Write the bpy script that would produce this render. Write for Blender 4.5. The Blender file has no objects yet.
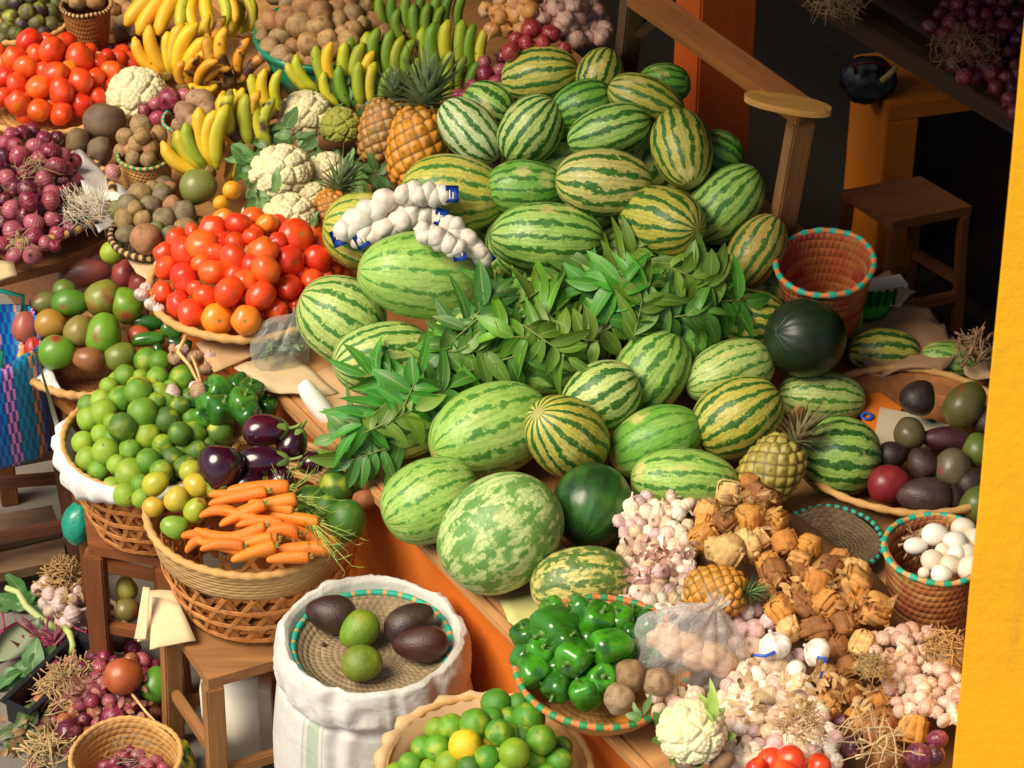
import bpy, bmesh, math, random
from math import sin, cos, pi, radians, sqrt, atan2, floor
from mathutils import Vector, Matrix, noise, kdtree
S = bpy.context.scene
COL = S.collection
rng = random.Random(11)
V = Vector
# ------------------------------------------------------------------ camera
PITCH = radians(37); F_PX = 3000.0
TGT = V((0, 0, .95)); DIST = 7.1
Rv = V((1, 0, 0)); Fv = V((0, cos(PITCH), -sin(PITCH))); Uv = V((0, sin(PITCH), cos(PITCH)))
CAM = TGT - Fv * DIST
cd = bpy.data.cameras.new('camera'); cam = bpy.data.objects.new('camera', cd); COL.objects.link(cam)
cam.location = CAM; cam.rotation_euler = (pi / 2 - PITCH, 0, 0)
cd.sensor_width = 36; cd.lens = 36 * F_PX / 1024; cd.clip_end = 200; cd.clip_start = .1
cd.dof.use_dof = True; cd.dof.focus_distance = 6.9; cd.dof.aperture_fstop = 9
S.camera = cam
def ray(px, py):
    return (Fv + Rv * ((px - 512) / F_PX) + Uv * ((384 - py) / F_PX)).normalized()
def P(px, py, z):
    d = ray(px, py); return CAM + d * ((z - CAM.z) / d.z)
def dep(p): return (p - CAM).dot(Fv)
def proj(p):
    d = p - CAM; t = d.dot(Fv); return 512 + F_PX * d.x / t, 384 - F_PX * d.dot(Uv) / t
def mpp(p): return dep(p) / F_PX          # metres per pixel there
# tiles used when measuring the photograph
TL = {'A1': (0, 0), 'A2': (0, 190), 'A3': (0, 380), 'A4': (0, 568), 'C1': (250, 0), 'C2': (250, 190), 'C3': (250, 380), 'C4': (250, 568),
      'E1': (500, 0), 'E2': (500, 190), 'E3': (500, 380), 'E4': (500, 568), 'F1': (750, 0), 'F2': (750, 190), 'F3': (750, 380), 'F4': (750, 568)}
def T(tile, x, y):
    k = 3.737 if tile[0] == 'F' else 3.8385
    a, b = TL[tile]; return a + x / k, b + y / k
def TT(tile, *items):
    k = 3.737 if tile[0] == 'F' else 3.8385
    out = []
    for it in items:
        x, y = T(tile, it[0], it[1]); out.append((x, y, it[2] / k) + tuple(it[3:]))
    return out
# ------------------------------------------------------------------ colour + materials
def hx(r, g, b):
    f = lambda c: (c / 255 / 12.92) if c / 255 <= .04045 else ((c / 255 + .055) / 1.055) ** 2.4
    return (f(r), f(g), f(b), 1)
class NT:
    def __init__(s, name):
        m = bpy.data.materials.new(name); m.use_nodes = True; s.m = m; s.t = m.node_tree
        s.b = s.t.nodes['Principled BSDF']; s.out = s.t.nodes['Material Output']
    def n(s, typ, ins=None, **props):
        nd = s.t.nodes.new('ShaderNode' + typ)
        for k, v in props.items(): setattr(nd, k, v)
        for k, v in (ins or {}).items(): s.set(nd.inputs[k], v)
        return nd
    def set(s, sock, v):
        if isinstance(v, bpy.types.NodeSocket): s.t.links.new(v, sock)
        else: sock.default_value = v
    def math(s, op, a, b=0.0, c=None, clamp=False):
        nd = s.t.nodes.new('ShaderNodeMath'); nd.operation = op; nd.use_clamp = clamp
        s.set(nd.inputs[0], a); s.set(nd.inputs[1], b)
        if c is not None: s.set(nd.inputs[2], c)
        return nd.outputs[0]
    def mr(s, v, a, b, c=0.0, d=1.0, smooth=False):
        nd = s.t.nodes.new('ShaderNodeMapRange'); nd.clamp = True
        if smooth: nd.interpolation_type = 'SMOOTHSTEP'
        for i, x in enumerate((v, a, b, c, d)): s.set(nd.inputs[i], x)
        return nd.outputs[0]
    def mix(s, f, a, b, mode='MIX'):
        nd = s.t.nodes.new('ShaderNodeMix'); nd.data_type = 'RGBA'; nd.blend_type = mode
        s.set(nd.inputs[0], f); s.set(nd.inputs[6], a); s.set(nd.inputs[7], b); return nd.outputs[2]
    def obj(s):
        return s.n('ObjectInfo')
    def coord(s, what='Object'): return s.n('TexCoord').outputs[what]
    def noise(s, vec, scale, detail=3, rough=.5, w=None, dist=0):
        nd = s.n('TexNoise', {'Vector': vec, 'Scale': scale, 'Detail': detail, 'Roughness': rough, 'Distortion': dist})
        if w is not None:
            nd.noise_dimensions = '4D'; s.set(nd.inputs['W'], w)
        return nd.outputs['Fac']
    def bump(s, h, dist, strength=1.0):
        nd = s.n('Bump', {'Height': h, 'Distance': dist, 'Strength': strength}); s.t.links.new(nd.outputs[0], s.b.inputs['Normal'])
    def base(s, c): s.set(s.b.inputs['Base Color'], c)
    def rough(s, r): s.set(s.b.inputs['Roughness'], r)
    def bs(s, **k):
        for a, v in k.items(): s.set(s.b.inputs[a.replace('_', ' ')], v)
def angle_x(N, vec):
    sp = N.n('SeparateXYZ', {0: vec}).outputs
    return N.math('ARCTAN2', sp['Y'], sp['Z']), sp['X']
def fruit(name, rough=.35, var=.18, ns=2.0, second=None, sscale=1.1, slo=.45, shi=.65, bump=0, bs=30, spot=None, sps=14, sth=.16,
          merid=0, mstr=.3, coat=0, sss=0, pole=None, poler=.12, hue=.0):
    N = NT(name); oi = N.obj(); r = N.math('MULTIPLY', oi.outputs['Random'], 60.0); co = N.coord()
    c = oi.outputs['Color']
    if second is not None:
        n = N.noise(co, sscale, 3, .5, r); c = N.mix(N.mr(n, slo, shi, smooth=True), c, second)
    nn = N.noise(co, ns, 4, .6, r)
    c = N.mix(1.0, c, N.n('CombineColor', {0: N.mr(nn, .25, .75, 1 - var, 1 + var), 1: N.mr(nn, .25, .75, 1 - var, 1 + var), 2: N.mr(nn, .25, .75, 1 - var, 1 + var)}).outputs[0], 'MULTIPLY')
    h = None
    if merid:
        a, x = angle_x(N, co)
        w = N.math('SINE', N.math('ADD', N.math('MULTIPLY', a, float(merid)), N.math('MULTIPLY', N.noise(co, 3, 2, .5, r), 5.0)))
        c = N.mix(N.mr(w, .2, 1.0, 0, mstr), c, (0.02, .008, .006, 1)); h = w
    if spot is not None:
        v = N.n('TexVoronoi', {'Vector': co, 'Scale': sps, 'W': r}, voronoi_dimensions='4D').outputs['Distance']
        f = N.math('MULTIPLY', N.mr(v, sth, sth * 1.6, 1, 0), N.mr(nn, .42, .6, 0, 1)); c = N.mix(f, c, spot)
    if pole is not None:
        sp = N.n('SeparateXYZ', {0: co}).outputs
        rr = N.math('SQRT', N.math('ADD', N.math('POWER', sp['Y'], 2.0), N.math('POWER', sp['Z'], 2.0)))
        f = N.math('MULTIPLY', N.mr(rr, poler * .7, poler, 1, 0), N.mr(sp['X'], 0.3, .5)); c = N.mix(f, c, pole)
    N.base(c); N.rough(N.mr(nn, .2, .8, rough * .8, rough * 1.25))
    if bump:
        hb = N.noise(co, bs, 3, .6, r); N.bump(hb, bump, 1.0)
    elif h is not None: N.bump(h, .0006, .5)
    if coat: N.bs(Coat_Weight=coat, Coat_Roughness=.12)
    if sss: N.bs(Subsurface_Weight=sss, Subsurface_Scale=.01)
    return N.m
def melon_mat(blotch=False):
    N = NT('mottled_watermelon_rind' if blotch else 'watermelon_rind'); oi = N.obj(); r = N.math('MULTIPLY', oi.outputs['Random'], 90.0); co = N.coord()
    a, x = angle_x(N, co)
    pole = N.math('SUBTRACT', 1.0, N.math('POWER', N.math('ABSOLUTE', x), 5.0), clamp=True)
    n1 = N.math('MULTIPLY', N.math('SUBTRACT', N.noise(co, 1.7, 2, .5, r), .5), N.math('MULTIPLY', pole, 6.5))
    n2 = N.math('MULTIPLY', N.math('SUBTRACT', N.noise(co, 7.5, 5, .68, r), .5), N.math('MULTIPLY', pole, 5.0))
    nst = N.math('ADD', 12.0, N.math('FLOOR', N.math('MULTIPLY', oi.outputs['Random'], 3.99)))
    s = N.math('SINE', N.math('ADD', N.math('MULTIPLY', a, nst), N.math('ADD', n1, r)))
    s = N.math('ADD', s, n2)
    al = oi.outputs['Alpha']
    m = N.mr(s, N.math('ADD', al, .02), N.math('ADD', al, .42), smooth=True)
    if blotch:
        bn = N.noise(co, 2.6, 5, .6, r); m = N.math('MULTIPLY', N.math('MAXIMUM', N.math('MULTIPLY', m, .9), N.mr(bn, .47, .53, 0, .85)), N.mr(N.noise(co, 5.5, 4, .6, r), .56, .60, 1, .1))
    # thin veins between the stripes
    s2 = N.math('SINE', N.math('ADD', N.math('MULTIPLY', a, N.math('MULTIPLY', nst, 3.0)), N.math('MULTIPLY', n2, 2.4)))
    v = N.mr(s2, .6, 1.1, 0, .5)
    pale = oi.outputs['Color']
    big = N.noise(co, 1.3, 2, .5, r)
    pale = N.mix(N.mr(big, .5, .75, 0, .4), pale, (.66, .60, .26, 1))
    mott = N.noise(co, 14, 3, .6, r)
    pale = N.mix(N.mr(mott, .4, .7, 0, .45), pale, (.12, .30, .03, 1))
    dark = N.mix(N.mr(mott, .35, .7), (.014, .080, .012, 1), (.055, .18, .02, 1)); dark = N.mix(N.mr(al, .05, .65, 0, .75), dark, (.10, .30, .035, 1))
    c = N.mix(v, pale, dark); c = N.mix(m, c, dark)
    # stem and blossom scars
    c = N.mix(N.mr(N.math('ABSOLUTE', x), .992, .999), c, (.42, .34, .12, 1))
    c = N.mix(N.mr(N.noise(co, 22, 2, .5, r), .70, .74), c, (.35, .30, .14, 1))
    # pale ground patch with its own outline, and scuffs
    gp = N.math('MULTIPLY', N.mr(N.noise(co, .9, 3, .6, N.math('ADD', r, 7.0)), .60, .66), N.mr(N.noise(co, 6, 3, .6, r), .3, .6, .45, .8)); c = N.mix(gp, c, (.66, .56, .20, 1))
    sc = N.noise(N.n('Mapping', {'Vector': co, 'Scale': (3, 16, 16)}).outputs[0], 1.6, 4, .7, r); c = N.mix(N.mr(sc, .68, .74, 0, .55), c, (.46, .42, .22, 1))
    N.base(c); N.rough(N.mr(mott, .3, .7, .36, .55)); N.bs(Coat_Weight=.05, Coat_Roughness=.3)
    N.bump(N.math('ADD', N.noise(co, 2.5, 2, .5, r), N.math('MULTIPLY', s, .03)), .02, .35)
    return N.m
def weave_mat(name, ca, cb, ku=60, kv=26, cc=None, bump=.003, soft=.75):
    N = NT(name); uv = N.coord('UV'); sp = N.n('SeparateXYZ', {0: uv}).outputs
    vv = N.math('MULTIPLY', sp['Y'], float(kv))
    fl = N.math('FLOOR', vv)
    row = N.math('ABSOLUTE', N.math('SINE', N.math('MULTIPLY', vv, pi)))
    col = N.math('SINE', N.math('ADD', N.math('MULTIPLY', sp['X'], float(ku) * 2 * pi), N.math('MULTIPLY', fl, pi)))
    h = N.math('MULTIPLY', row, N.math('ADD', N.math('MULTIPLY', col, .35), .65))
    st = N.n('CombineXYZ', {0: N.math('MULTIPLY', sp['X'], 9.0), 1: fl, 2: 0.0}).outputs[0]
    n = N.noise(st, 1.0, 3, .6)
    fine = N.noise(N.n('CombineXYZ', {0: N.math('MULTIPLY', sp['X'], 60.0), 1: N.math('MULTIPLY', vv, 3.0), 2: 0.0}).outputs[0], 1.0, 3, .6)
    c = N.mix(N.mr(n, .38, .62), ca, cb)
    if cc is not None:
        n2 = N.noise(N.n('CombineXYZ', {0: N.math('MULTIPLY', sp['X'], 5.0), 1: N.math('MULTIPLY', fl, 3.7), 2: 4.0}).outputs[0], 1.0, 2, .6)
        c = N.mix(N.mr(n2, .52, .6), c, cc)
    c = N.mix(N.mr(fine, .35, .75, 0, .45), c, tuple(x * .45 for x in ca[:3]) + (1,))
    N.base(c); N.rough(soft); N.bump(h, bump, .9)
    return N.m
def plain(name, col, rough=.6, var=.15, ns=6, bump=0, bs=40, coat=0, c2=None, stretch=None, objcol=False, **k):
    N = NT(name); co = N.coord()
    if stretch: co = N.n('Mapping', {'Vector': co, 'Scale': stretch}).outputs[0]
    oi = N.obj() if objcol else None
    base = oi.outputs['Color'] if objcol else col
    w = N.math('MULTIPLY', N.obj().outputs['Random'], 40.0)
    n = N.noise(co, ns, 5, .62, w)
    if c2 is not None: c = N.mix(N.mr(n, .35, .65), base, c2)
    else:
        g = N.mr(n, .25, .75, 1 - var, 1 + var)
        c = N.mix(1.0, base, N.n('CombineColor', {0: g, 1: g, 2: g}).outputs[0], 'MULTIPLY')
    N.base(c); N.rough(rough)
    if bump: N.bump(N.noise(co, bs, 4, .6, w), bump, 1.0)
    if coat: N.bs(Coat_Weight=coat)
    if k: N.bs(**k)
    return N.m
M = {}
M['melon'] = melon_mat(); M['melon_mottled'] = melon_mat(True)
M['melon_dark'] = fruit('dark_melon_rind', .33, .35, 1.6, second=(.035, .14, .015, 1), sscale=.8, slo=.42, shi=.7, merid=15, mstr=.25, coat=.12)
M['tomato'] = fruit('tomato_skin', .33, .14, 1.5, second=(.86, .17, .015, 1), sscale=.7, slo=.52, shi=.8, coat=.2, pole=(.28, .20, .04, 1), poler=.13)
M['citrus'] = fruit('citrus_peel', .42, .16, 2.2, second=(.42, .46, .03, 1), sscale=.9, slo=.5, shi=.75, bump=.0008, bs=22, spot=(.12, .09, .03, 1), sps=9, sth=.08, pole=(.16, .15, .05, 1), poler=.12)
M['onion'] = fruit('onion_skin', .32, .3, 3, second=(.42, .14, .12, 1), sscale=1.5, slo=.5, shi=.75, merid=18, mstr=.35, coat=.15)
M['potato'] = fruit('potato_skin', .62, .4, 2.2, second=(.20, .10, .045, 1), sscale=2.0, slo=.5, shi=.75, bump=.0012, bs=14, spot=(.06, .035, .02, 1), sps=6, sth=.12)
M['mango'] = fruit('mango_skin', .38, .15, 2, second=(.33, .045, .03, 1), sscale=.75, slo=.56, shi=.74, spot=(.03, .02, .01, 1), sps=12, sth=.09, coat=.1)
M['avocado'] = fruit('avocado_skin', .4, .35, 2.5, second=(.06, .035, .015, 1), sscale=.8, slo=.5, shi=.72, bump=.0016, bs=12, spot=(.12, .08, .03, 1), sps=14, sth=.09, coat=.05)
M['green_avocado'] = fruit('green_avocado_skin', .4, .3, 2.5, second=(.24, .27, .02, 1), sscale=1, slo=.45, shi=.7, bump=.0016, bs=12, spot=(.10, .06, .02, 1), sps=12, sth=.13)
M['banana'] = fruit('banana_peel', .5, .14, 2, second=(.30, .34, .02, 1), sscale=1.2, slo=.55, shi=.8, spot=(.05, .025, .01, 1), sps=7, sth=.14)
M['ripe_banana'] = fruit('overripe_banana_peel', .55, .2, 2, second=(.06, .022, .008, 1), sscale=2.4, slo=.47, shi=.6, spot=(.03, .015, .008, 1), sps=6, sth=.25)
M['pepper'] = fruit('pepper_skin', .2, .2, 1.5, second=(.02, .10, .008, 1), sscale=.9, coat=.4)
M['aubergine'] = fruit('aubergine_skin', .2, .25, 1.5, second=(.085, .006, .014, 1), sscale=.7, slo=.5, shi=.75, coat=.5)
def carrot_mat():
    N = NT('carrot_skin'); oi = N.obj(); co = N.coord(); r = N.math('MULTIPLY', oi.outputs['Random'], 60.0)
    m = N.n('Mapping', {'Vector': co, 'Scale': (22, 2.2, 2.2)}).outputs[0]; n = N.noise(m, 1.0, 4, .65, r); big = N.noise(co, 2, 2, .5, r)
    c = N.mix(N.mr(n, .58, .72, 0, .55), oi.outputs['Color'], (.34, .13, .03, 1)); c = N.mix(N.mr(big, .55, .75, 0, .4), c, (.70, .34, .06, 1))
    N.base(c); N.rough(.5); N.bump(n, .003, .7); return N.m
M['carrot'] = carrot_mat()
M['garlic'] = fruit('garlic_skin', .48, .2, 2, second=(.60, .38, .26, 1), sscale=1.1, slo=.5, shi=.72, merid=13, mstr=.14)
M['egg'] = fruit('egg_shell', .45, .06, 2)
M['stem'] = fruit('stem_green', .55, .2, 3)
def leaf_mat():
    N = NT('leaf_blade'); oi = N.obj(); uv = N.coord('UV'); sp = N.n('SeparateXYZ', {0: uv}).outputs; co = N.coord(); r = N.math('MULTIPLY', oi.outputs['Random'], 40.0)
    au = N.math('ABSOLUTE', N.math('SUBTRACT', sp['X'], .5)); n = N.noise(co, 30, 3, .6, r); n2 = N.noise(co, 9, 2, .5, r)
    g = N.mr(n2, .3, .7, .65, 1.4); c = N.mix(1.0, oi.outputs['Color'], N.n('CombineColor', {0: g, 1: g, 2: g}).outputs[0], 'MULTIPLY')
    ve = N.math('SINE', N.math('MULTIPLY', N.math('SUBTRACT', N.math('MULTIPLY', sp['Y'], 12.0), N.math('MULTIPLY', au, 5.0)), 6.283))
    c = N.mix(N.mr(ve, .7, 1.0, 0, .05), c, (.30, .42, .10, 1)); c = N.mix(N.mr(au, .02, .05, .6, 0), c, (.40, .48, .15, 1)); c = N.mix(N.mr(n, .62, .75, 0, .5), c, (.28, .24, .06, 1))
    N.base(c); N.rough(.44); N.bump(ve, .0002, .4)
    tr = N.n('BsdfTranslucent', {'Color': c}); mx = N.n('MixShader', {0: .22}); N.t.links.new(N.b.outputs[0], mx.inputs[1]); N.t.links.new(tr.outputs[0], mx.inputs[2]); N.t.links.new(mx.outputs[0], N.out.inputs[0])
    return N.m
M['leaf'] = leaf_mat()
M['cauli'] = fruit('cauliflower_curd', .75, .16, 5, second=(.55, .42, .16, 1), sscale=2.2, slo=.55, shi=.85, bump=.003, bs=16)
M['straw'] = fruit('dry_stalk', .75, .45, 14)
M['wrap'] = wrap_mat() if False else fruit('dried_leaf_wrap', .68, .35, 3.0, second=(.34, .13, .03, 1), sscale=1.2, slo=.5, shi=.72, bump=.0022, bs=9, spot=(.10, .05, .02, 1), sps=7, sth=.16)
M['wood'] = plain('wood', None, .65, .35, 3, .002, 6, stretch=(1.2, 14, 14), objcol=True)
M['card'] = plain('cardboard', None, .8, .12, 6, .001, 10, objcol=True)
M['cloth'] = plain('white_cloth', (.80, .77, .71, 1), .85, .07, 9, .0012, 60)
def plaster_mat():
    N = NT('painted_plaster'); oi = N.obj(); co = N.coord(); a = N.noise(co, 2.2, 5, .65); b = N.noise(co, 14, 5, .7); d = N.noise(N.n('Mapping', {'Vector': co, 'Scale': (9, 9, 1.2)}).outputs[0], 1.5, 4, .6)
    c = N.mix(N.mr(a, .35, .75, 0, .28), oi.outputs['Color'], N.mix(.55, oi.outputs['Color'], (.30, .12, .02, 1))); c = N.mix(N.mr(d, .6, .75, 0, .25), c, (.32, .17, .05, 1))
    c = N.mix(N.mr(b, .71, .74, 0, .8), c, (.52, .42, .30, 1)); N.base(c); N.rough(.8)
    N.bump(N.math('ADD', N.noise(co, 34, 4, .6), N.math('MULTIPLY', b, .6)), .003, .7); return N.m
M['plast'] = plaster_mat()
M['floor'] = plain('concrete', (.20, .175, .14, 1), .85, .4, 3, .004, 25)
M['interior_shade'] = plain('interior_shade_plaster', (.028, .019, .013, 1), .9, .3, 2, .003, 12)  # near-black base carries the shade of the stall interior in its colour
M['tin'] = plain('roof_sheet', (.16, .15, .14, 1), .6, .2, 3)
M['tray_black'] = plain('black_plastic', (.015, .016, .017, 1), .45, .2, 6)
M['teal'] = plain('teal_plastic', (.008, .26, .16, 1), .35, .1, 6, coat=.2)
M['blue_tag'] = plain('blue_tag', (.02, .11, .62, 1), .4, .1, 6)
M['bowl'] = plain('bowl_plastic', (.006, .20, .10, 1), .3, .1, 5, coat=.3)
w_tan = weave_mat('tan_weave', hx(214, 166, 98), hx(188, 130, 62), 40, 30)
w_grey = weave_mat('grey_weave', hx(120, 96, 66), hx(84, 66, 46), 30, 26)
w_brown = weave_mat('brown_weave', hx(176, 112, 52), hx(140, 84, 38), 44, 22)
w_red = weave_mat('red_weave', hx(176, 74, 38), hx(172, 112, 50), 46, 22, cc=hx(150, 44, 30))
w_redtan = weave_mat('red_tan_weave', hx(196, 150, 84), hx(172, 74, 50), 46, 30, cc=hx(150, 80, 50))
w_tray = weave_mat('grey_tan_coil', hx(170, 146, 110), hx(136, 112, 82), 60, 26)
m_teal_rim = plain('teal_binding', hx(40, 168, 140), .6, .15, 30)
m_green_rim = plain('green_binding', hx(50, 140, 80), .6, .15, 30)
m_tan_rim = plain('tan_binding', hx(206, 158, 92), .7, .15, 30)
m_dark_rim = plain('dark_binding', hx(60, 46, 36), .7, .2, 30)
m_orange_rim = plain('orange_binding', hx(214, 120, 60), .6, .2, 30)
m_strip = plain('split_bamboo', hx(212, 146, 76), .55, .28, 5, stretch=(8, 8, 8), c2=hx(176, 104, 44))
def eye_mat():
    N = NT('pineapple_rind'); oi = N.obj(); r = N.math('MULTIPLY', oi.outputs['Random'], 30.0)
    at = N.n('Attribute', attribute_name='eye').outputs['Color']; sp = N.n('SeparateColor', {0: at}).outputs
    n = N.noise(N.coord(), 3, 3, .6, r)
    c = N.mix(N.mr(n, .4, .7, 0, .7), oi.outputs['Color'], (.14, .15, .03, 1))
    c = N.mix(N.mr(sp[0], .02, .22, 1, 0), c, (.10, .06, .018, 1))
    c = N.mix(N.mr(sp[1], .0, .09, 1, 0), c, (.12, .07, .03, 1))
    N.base(c); N.rough(.5); return N.m
M['pine'] = eye_mat()
def bag_mat(name, col, alpha=.55):
    N = NT(name); co = N.coord(); w = N.math('MULTIPLY', N.math('ABSOLUTE', N.math('SUBTRACT', N.noise(N.n('Mapping', {'Vector': co, 'Scale': (1.2, 3, 2.2)}).outputs[0], 2.2, 3, .55, dist=1.4), .5)), 4.0)
    N.base(col); N.rough(.16); lw = N.n('LayerWeight', {'Blend': .35}).outputs['Facing']
    N.set(N.b.inputs['Alpha'], N.math('ADD', N.math('MULTIPLY', N.math('POWER', lw, 2.0), .6), N.mr(w, .0, .25, alpha * 1.0, alpha * .75), clamp=True)); N.bs(Coat_Weight=.5, Coat_Roughness=.1)
    N.bump(w, .0025, .5)
    return N.m
M['bag_clear'] = bag_mat('clear_plastic', (.74, .70, .66, 1), .34)
M['bag_green'] = bag_mat('green_tinted_plastic', (.55, .60, .52, 1), .26)
# ------------------------------------------------------------------ object helpers
ME = {}
def link(name, data, mat=None):
    o = bpy.data.objects.new(name, data); COL.objects.link(o)
    if mat and data is not None and not data.materials: data.materials.append(mat)
    return o
def tag(o, label=None, cat=None, group=None, kind=None):
    if label: o['label'] = label
    if cat: o['category'] = cat
    if group: o['group'] = group
    if kind: o['kind'] = kind
    return o
def empty(name, loc, label, cat, group=None):
    o = bpy.data.objects.new(name, None); COL.objects.link(o); o.location = loc; o.empty_display_size = .05
    return tag(o, label, cat, group)
def mw(o):
    p = o.parent
    b = Matrix.LocRotScale(o.location, o.rotation_quaternion if o.rotation_mode == 'QUATERNION' else o.rotation_euler, o.scale)
    return (mw(p) @ o.matrix_parent_inverse @ b) if p else b
def setm(o, Mx, parent=None):
    if parent is not None:
        o.parent = parent; o.matrix_parent_inverse = mw(parent).inverted()
    l, q, s = Mx.decompose(); o.location = l; o.rotation_mode = 'QUATERNION'; o.rotation_quaternion = q; o.scale = s
    return o
def mesh(name, bm, smooth=True, mats=()):
    me = bpy.data.meshes.new(name); bm.to_mesh(me); bm.free()
    if smooth:
        for p in me.polygons: p.use_smooth = True
    for m in mats: me.materials.append(m)
    return me
def part(name, me, parent, Mx=None, color=None, label=None):
    o = link(name, me); setm(o, Mx if Mx is not None else Matrix.Translation(mw(parent).translation), parent)
    if color: o.color = tuple(color)[:3] + (color[3] if len(color) > 3 else 1,)
    if label: o['label'] = label
    return o
def frame(ang, tw=0, spin=0):
    a, t = radians(ang), radians(tw)
    X = ((Rv * cos(a) + Uv * sin(a)) * cos(t) - Fv * sin(t)).normalized()
    Y = (-Fv).cross(X)
    if Y.length < .05: Y = Rv.copy()
    Y.normalize(); Z = X.cross(Y).normalized()
    m = Matrix((X, Y, Z)).transposed()
    return m @ Matrix.Rotation(radians(spin), 3, 'X')
def TRS(loc, R, s):
    return Matrix.Translation(loc) @ R.to_4x4() @ Matrix.Diagonal((s[0], s[1], s[2], 1))
def rndR(r=rng):
    from mathutils import Quaternion
    q = Quaternion((r.gauss(0, 1), r.gauss(0, 1), r.gauss(0, 1), r.gauss(0, 1))); q.normalize(); return q.to_matrix()
# ------------------------------------------------------------------ shapes
def revx(name, prof, seg=32, rf=None, bend=0, mat=None, nz=0, nzs=1.5, seed=0):
    """surface of revolution about X; prof = [(x, r)], first and last r may be 0"""
    bm = bmesh.new(); rings = []
    for i, (x, r) in enumerate(prof):
        if r <= 1e-5: rings.append([bm.verts.new((x, 0, 0))]); continue
        ring = []
        for j in range(seg):
            a = 2 * pi * j / seg; rr = r * (rf(a, x) if rf else 1)
            ring.append(bm.verts.new((x, rr * cos(a), rr * sin(a))))
        rings.append(ring)
    for A, B in zip(rings, rings[1:]):
        for j in range(seg):
            k = (j + 1) % seg
            if len(A) == 1 and len(B) == 1: break
            if len(A) == 1: bm.faces.new((A[0], B[k], B[j]))
            elif len(B) == 1: bm.faces.new((A[j], A[k], B[0]))
            else: bm.faces.new((A[j], A[k], B[k], B[j]))
    for v in bm.verts:
        if bend: v.co.y += bend * (1 - v.co.x ** 2)
        if nz:
            n = noise.noise(v.co * nzs + V((seed * 7.3, seed, 0))); v.co *= 1 + nz * n
    bmesh.ops.recalc_face_normals(bm, faces=bm.faces)
    return mesh(name, bm, True, [mat] if mat else [])
def ell(n=22, pw=1.0, f=None):
    out = []
    for i in range(n + 1):
        t = pi * i / n; x = -cos(t); r = sin(t) ** pw
        if f: r *= f(x)
        out.append((x, 0 if i in (0, n) else r))
    return out
ME['melon'] = [revx('watermelon', ell(30, .9, lambda x, k=k: 1 + k * x), 56, nz=.03, nzs=1.1, seed=k * 9 + 2, mat=M['melon']) for k in (0, .04, -.05)]
ME['melon_mottled'] = [revx('watermelon', ell(30, .9), 56, nz=.035, nzs=1.1, seed=2, mat=M['melon_mottled'])]
M['melon_black'] = fruit('black_melon_rind', .38, .3, 1.6, second=(.014, .030, .010, 1), sscale=.8, merid=15, mstr=.2, spot=(.30, .24, .10, 1), sps=3.2, sth=.05)
ME['melon_black'] = [revx('dark_watermelon', ell(30, .95), 56, nz=.02, nzs=1.1, seed=4, mat=M['melon_black'])]
ME['melon_dark'] = [revx('dark_watermelon', ell(30, .95), 56, nz=.02, nzs=1.1, seed=4, mat=M['melon_dark'])]
def tprof():
    o = []
    for i in range(21):
        t = pi * i / 20; x = -cos(t) * .84; r = sin(t)
        if x > 0: x -= .06 * math.exp(-(r / .34) ** 2)
        o.append((x, 0 if i in (0, 20) else r))
    return o
ME['tomato'] = [revx('tomato', tprof(), 32, rf=lambda a, x, k=k: 1 + .03 * k * sin(5 * a + k) * (x > -.3), nz=.04, seed=k, mat=M['tomato']) for k in (0, 1, 2)]
ME['citrus'] = [revx('lime', ell(20, 1, lambda x: 1) if k == 0 else [(-1.06, 0)] + [(x, r) for x, r in ell(20)][1:-1] + [(1.08, 0)], 32, nz=.05, seed=k + 5, mat=M['citrus']) for k in (0, 1)]
def onprof(k):
    o = []
    for i in range(19):
        t = pi * i / 18; x = -cos(t) * .86; r = sin(t); o.append((x, 0 if i == 0 else r))
    o = o[:-2]; o += [(.9, .2), (1.02, .1), (1.2 + .1 * k, .06), (1.32 + .1 * k, 0)]
    return o
ME['onion'] = [revx('onion', onprof(k), 28, nz=.06, seed=k + 3, mat=M['onion']) for k in (0, 1, 2)]
ME['potato'] = [revx('potato', ell(18), 26, nz=.15, nzs=1.2, seed=k + 11, mat=M['potato']) for k in range(4)]
ME['mango'] = [revx('mango', ell(20, .95, lambda x: 1 - .10 * x), 30, bend=.10, nz=.05, seed=k + 21, mat=M['mango']) for k in (0, 1)]
ME['avocado'] = [revx('avocado', ell(22, .95, lambda x: 1 - .20 * x - .06 * max(0, x) ** 2), 32, nz=.04, seed=k + 2, mat=M['avocado']) for k in (0, 1)]
ME['green_avocado'] = [revx('green_avocado', ell(22, .95, lambda x: 1 - .12 * x), 32, nz=.05, seed=k + 2, mat=M['green_avocado']) for k in (0, 1)]
ME['cucumber'] = [revx('cucumber', ell(16, .45), 20, bend=.12, nz=.05, seed=1, mat=M['pepper'])]
ME['egg'] = [revx('egg', ell(18, 1, lambda x: 1 - .1 * x), 26, mat=M['egg'])]
def garf(a, x): return 1 + .07 * abs(cos(4 * a)) * (1 if abs(x) < .7 else .3)
def garprof(k):
    o = []
    for i in range(16):
        t = pi * i / 15; x = -cos(t) * .8; r = sin(t); o.append((x, 0 if i == 0 else r))
    o = o[:-2] + [(.84, .3), (.95, .17), (1.08 + k * .12, .13), (1.16 + k * .16, .10), (1.17 + k * .16, 0)]
    return o
ME['garlic'] = [revx('garlic_bulb', garprof(k), 28, rf=garf, nz=.12, seed=k + 31, mat=M['garlic']) for k in (0, 1, 2)]
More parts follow.
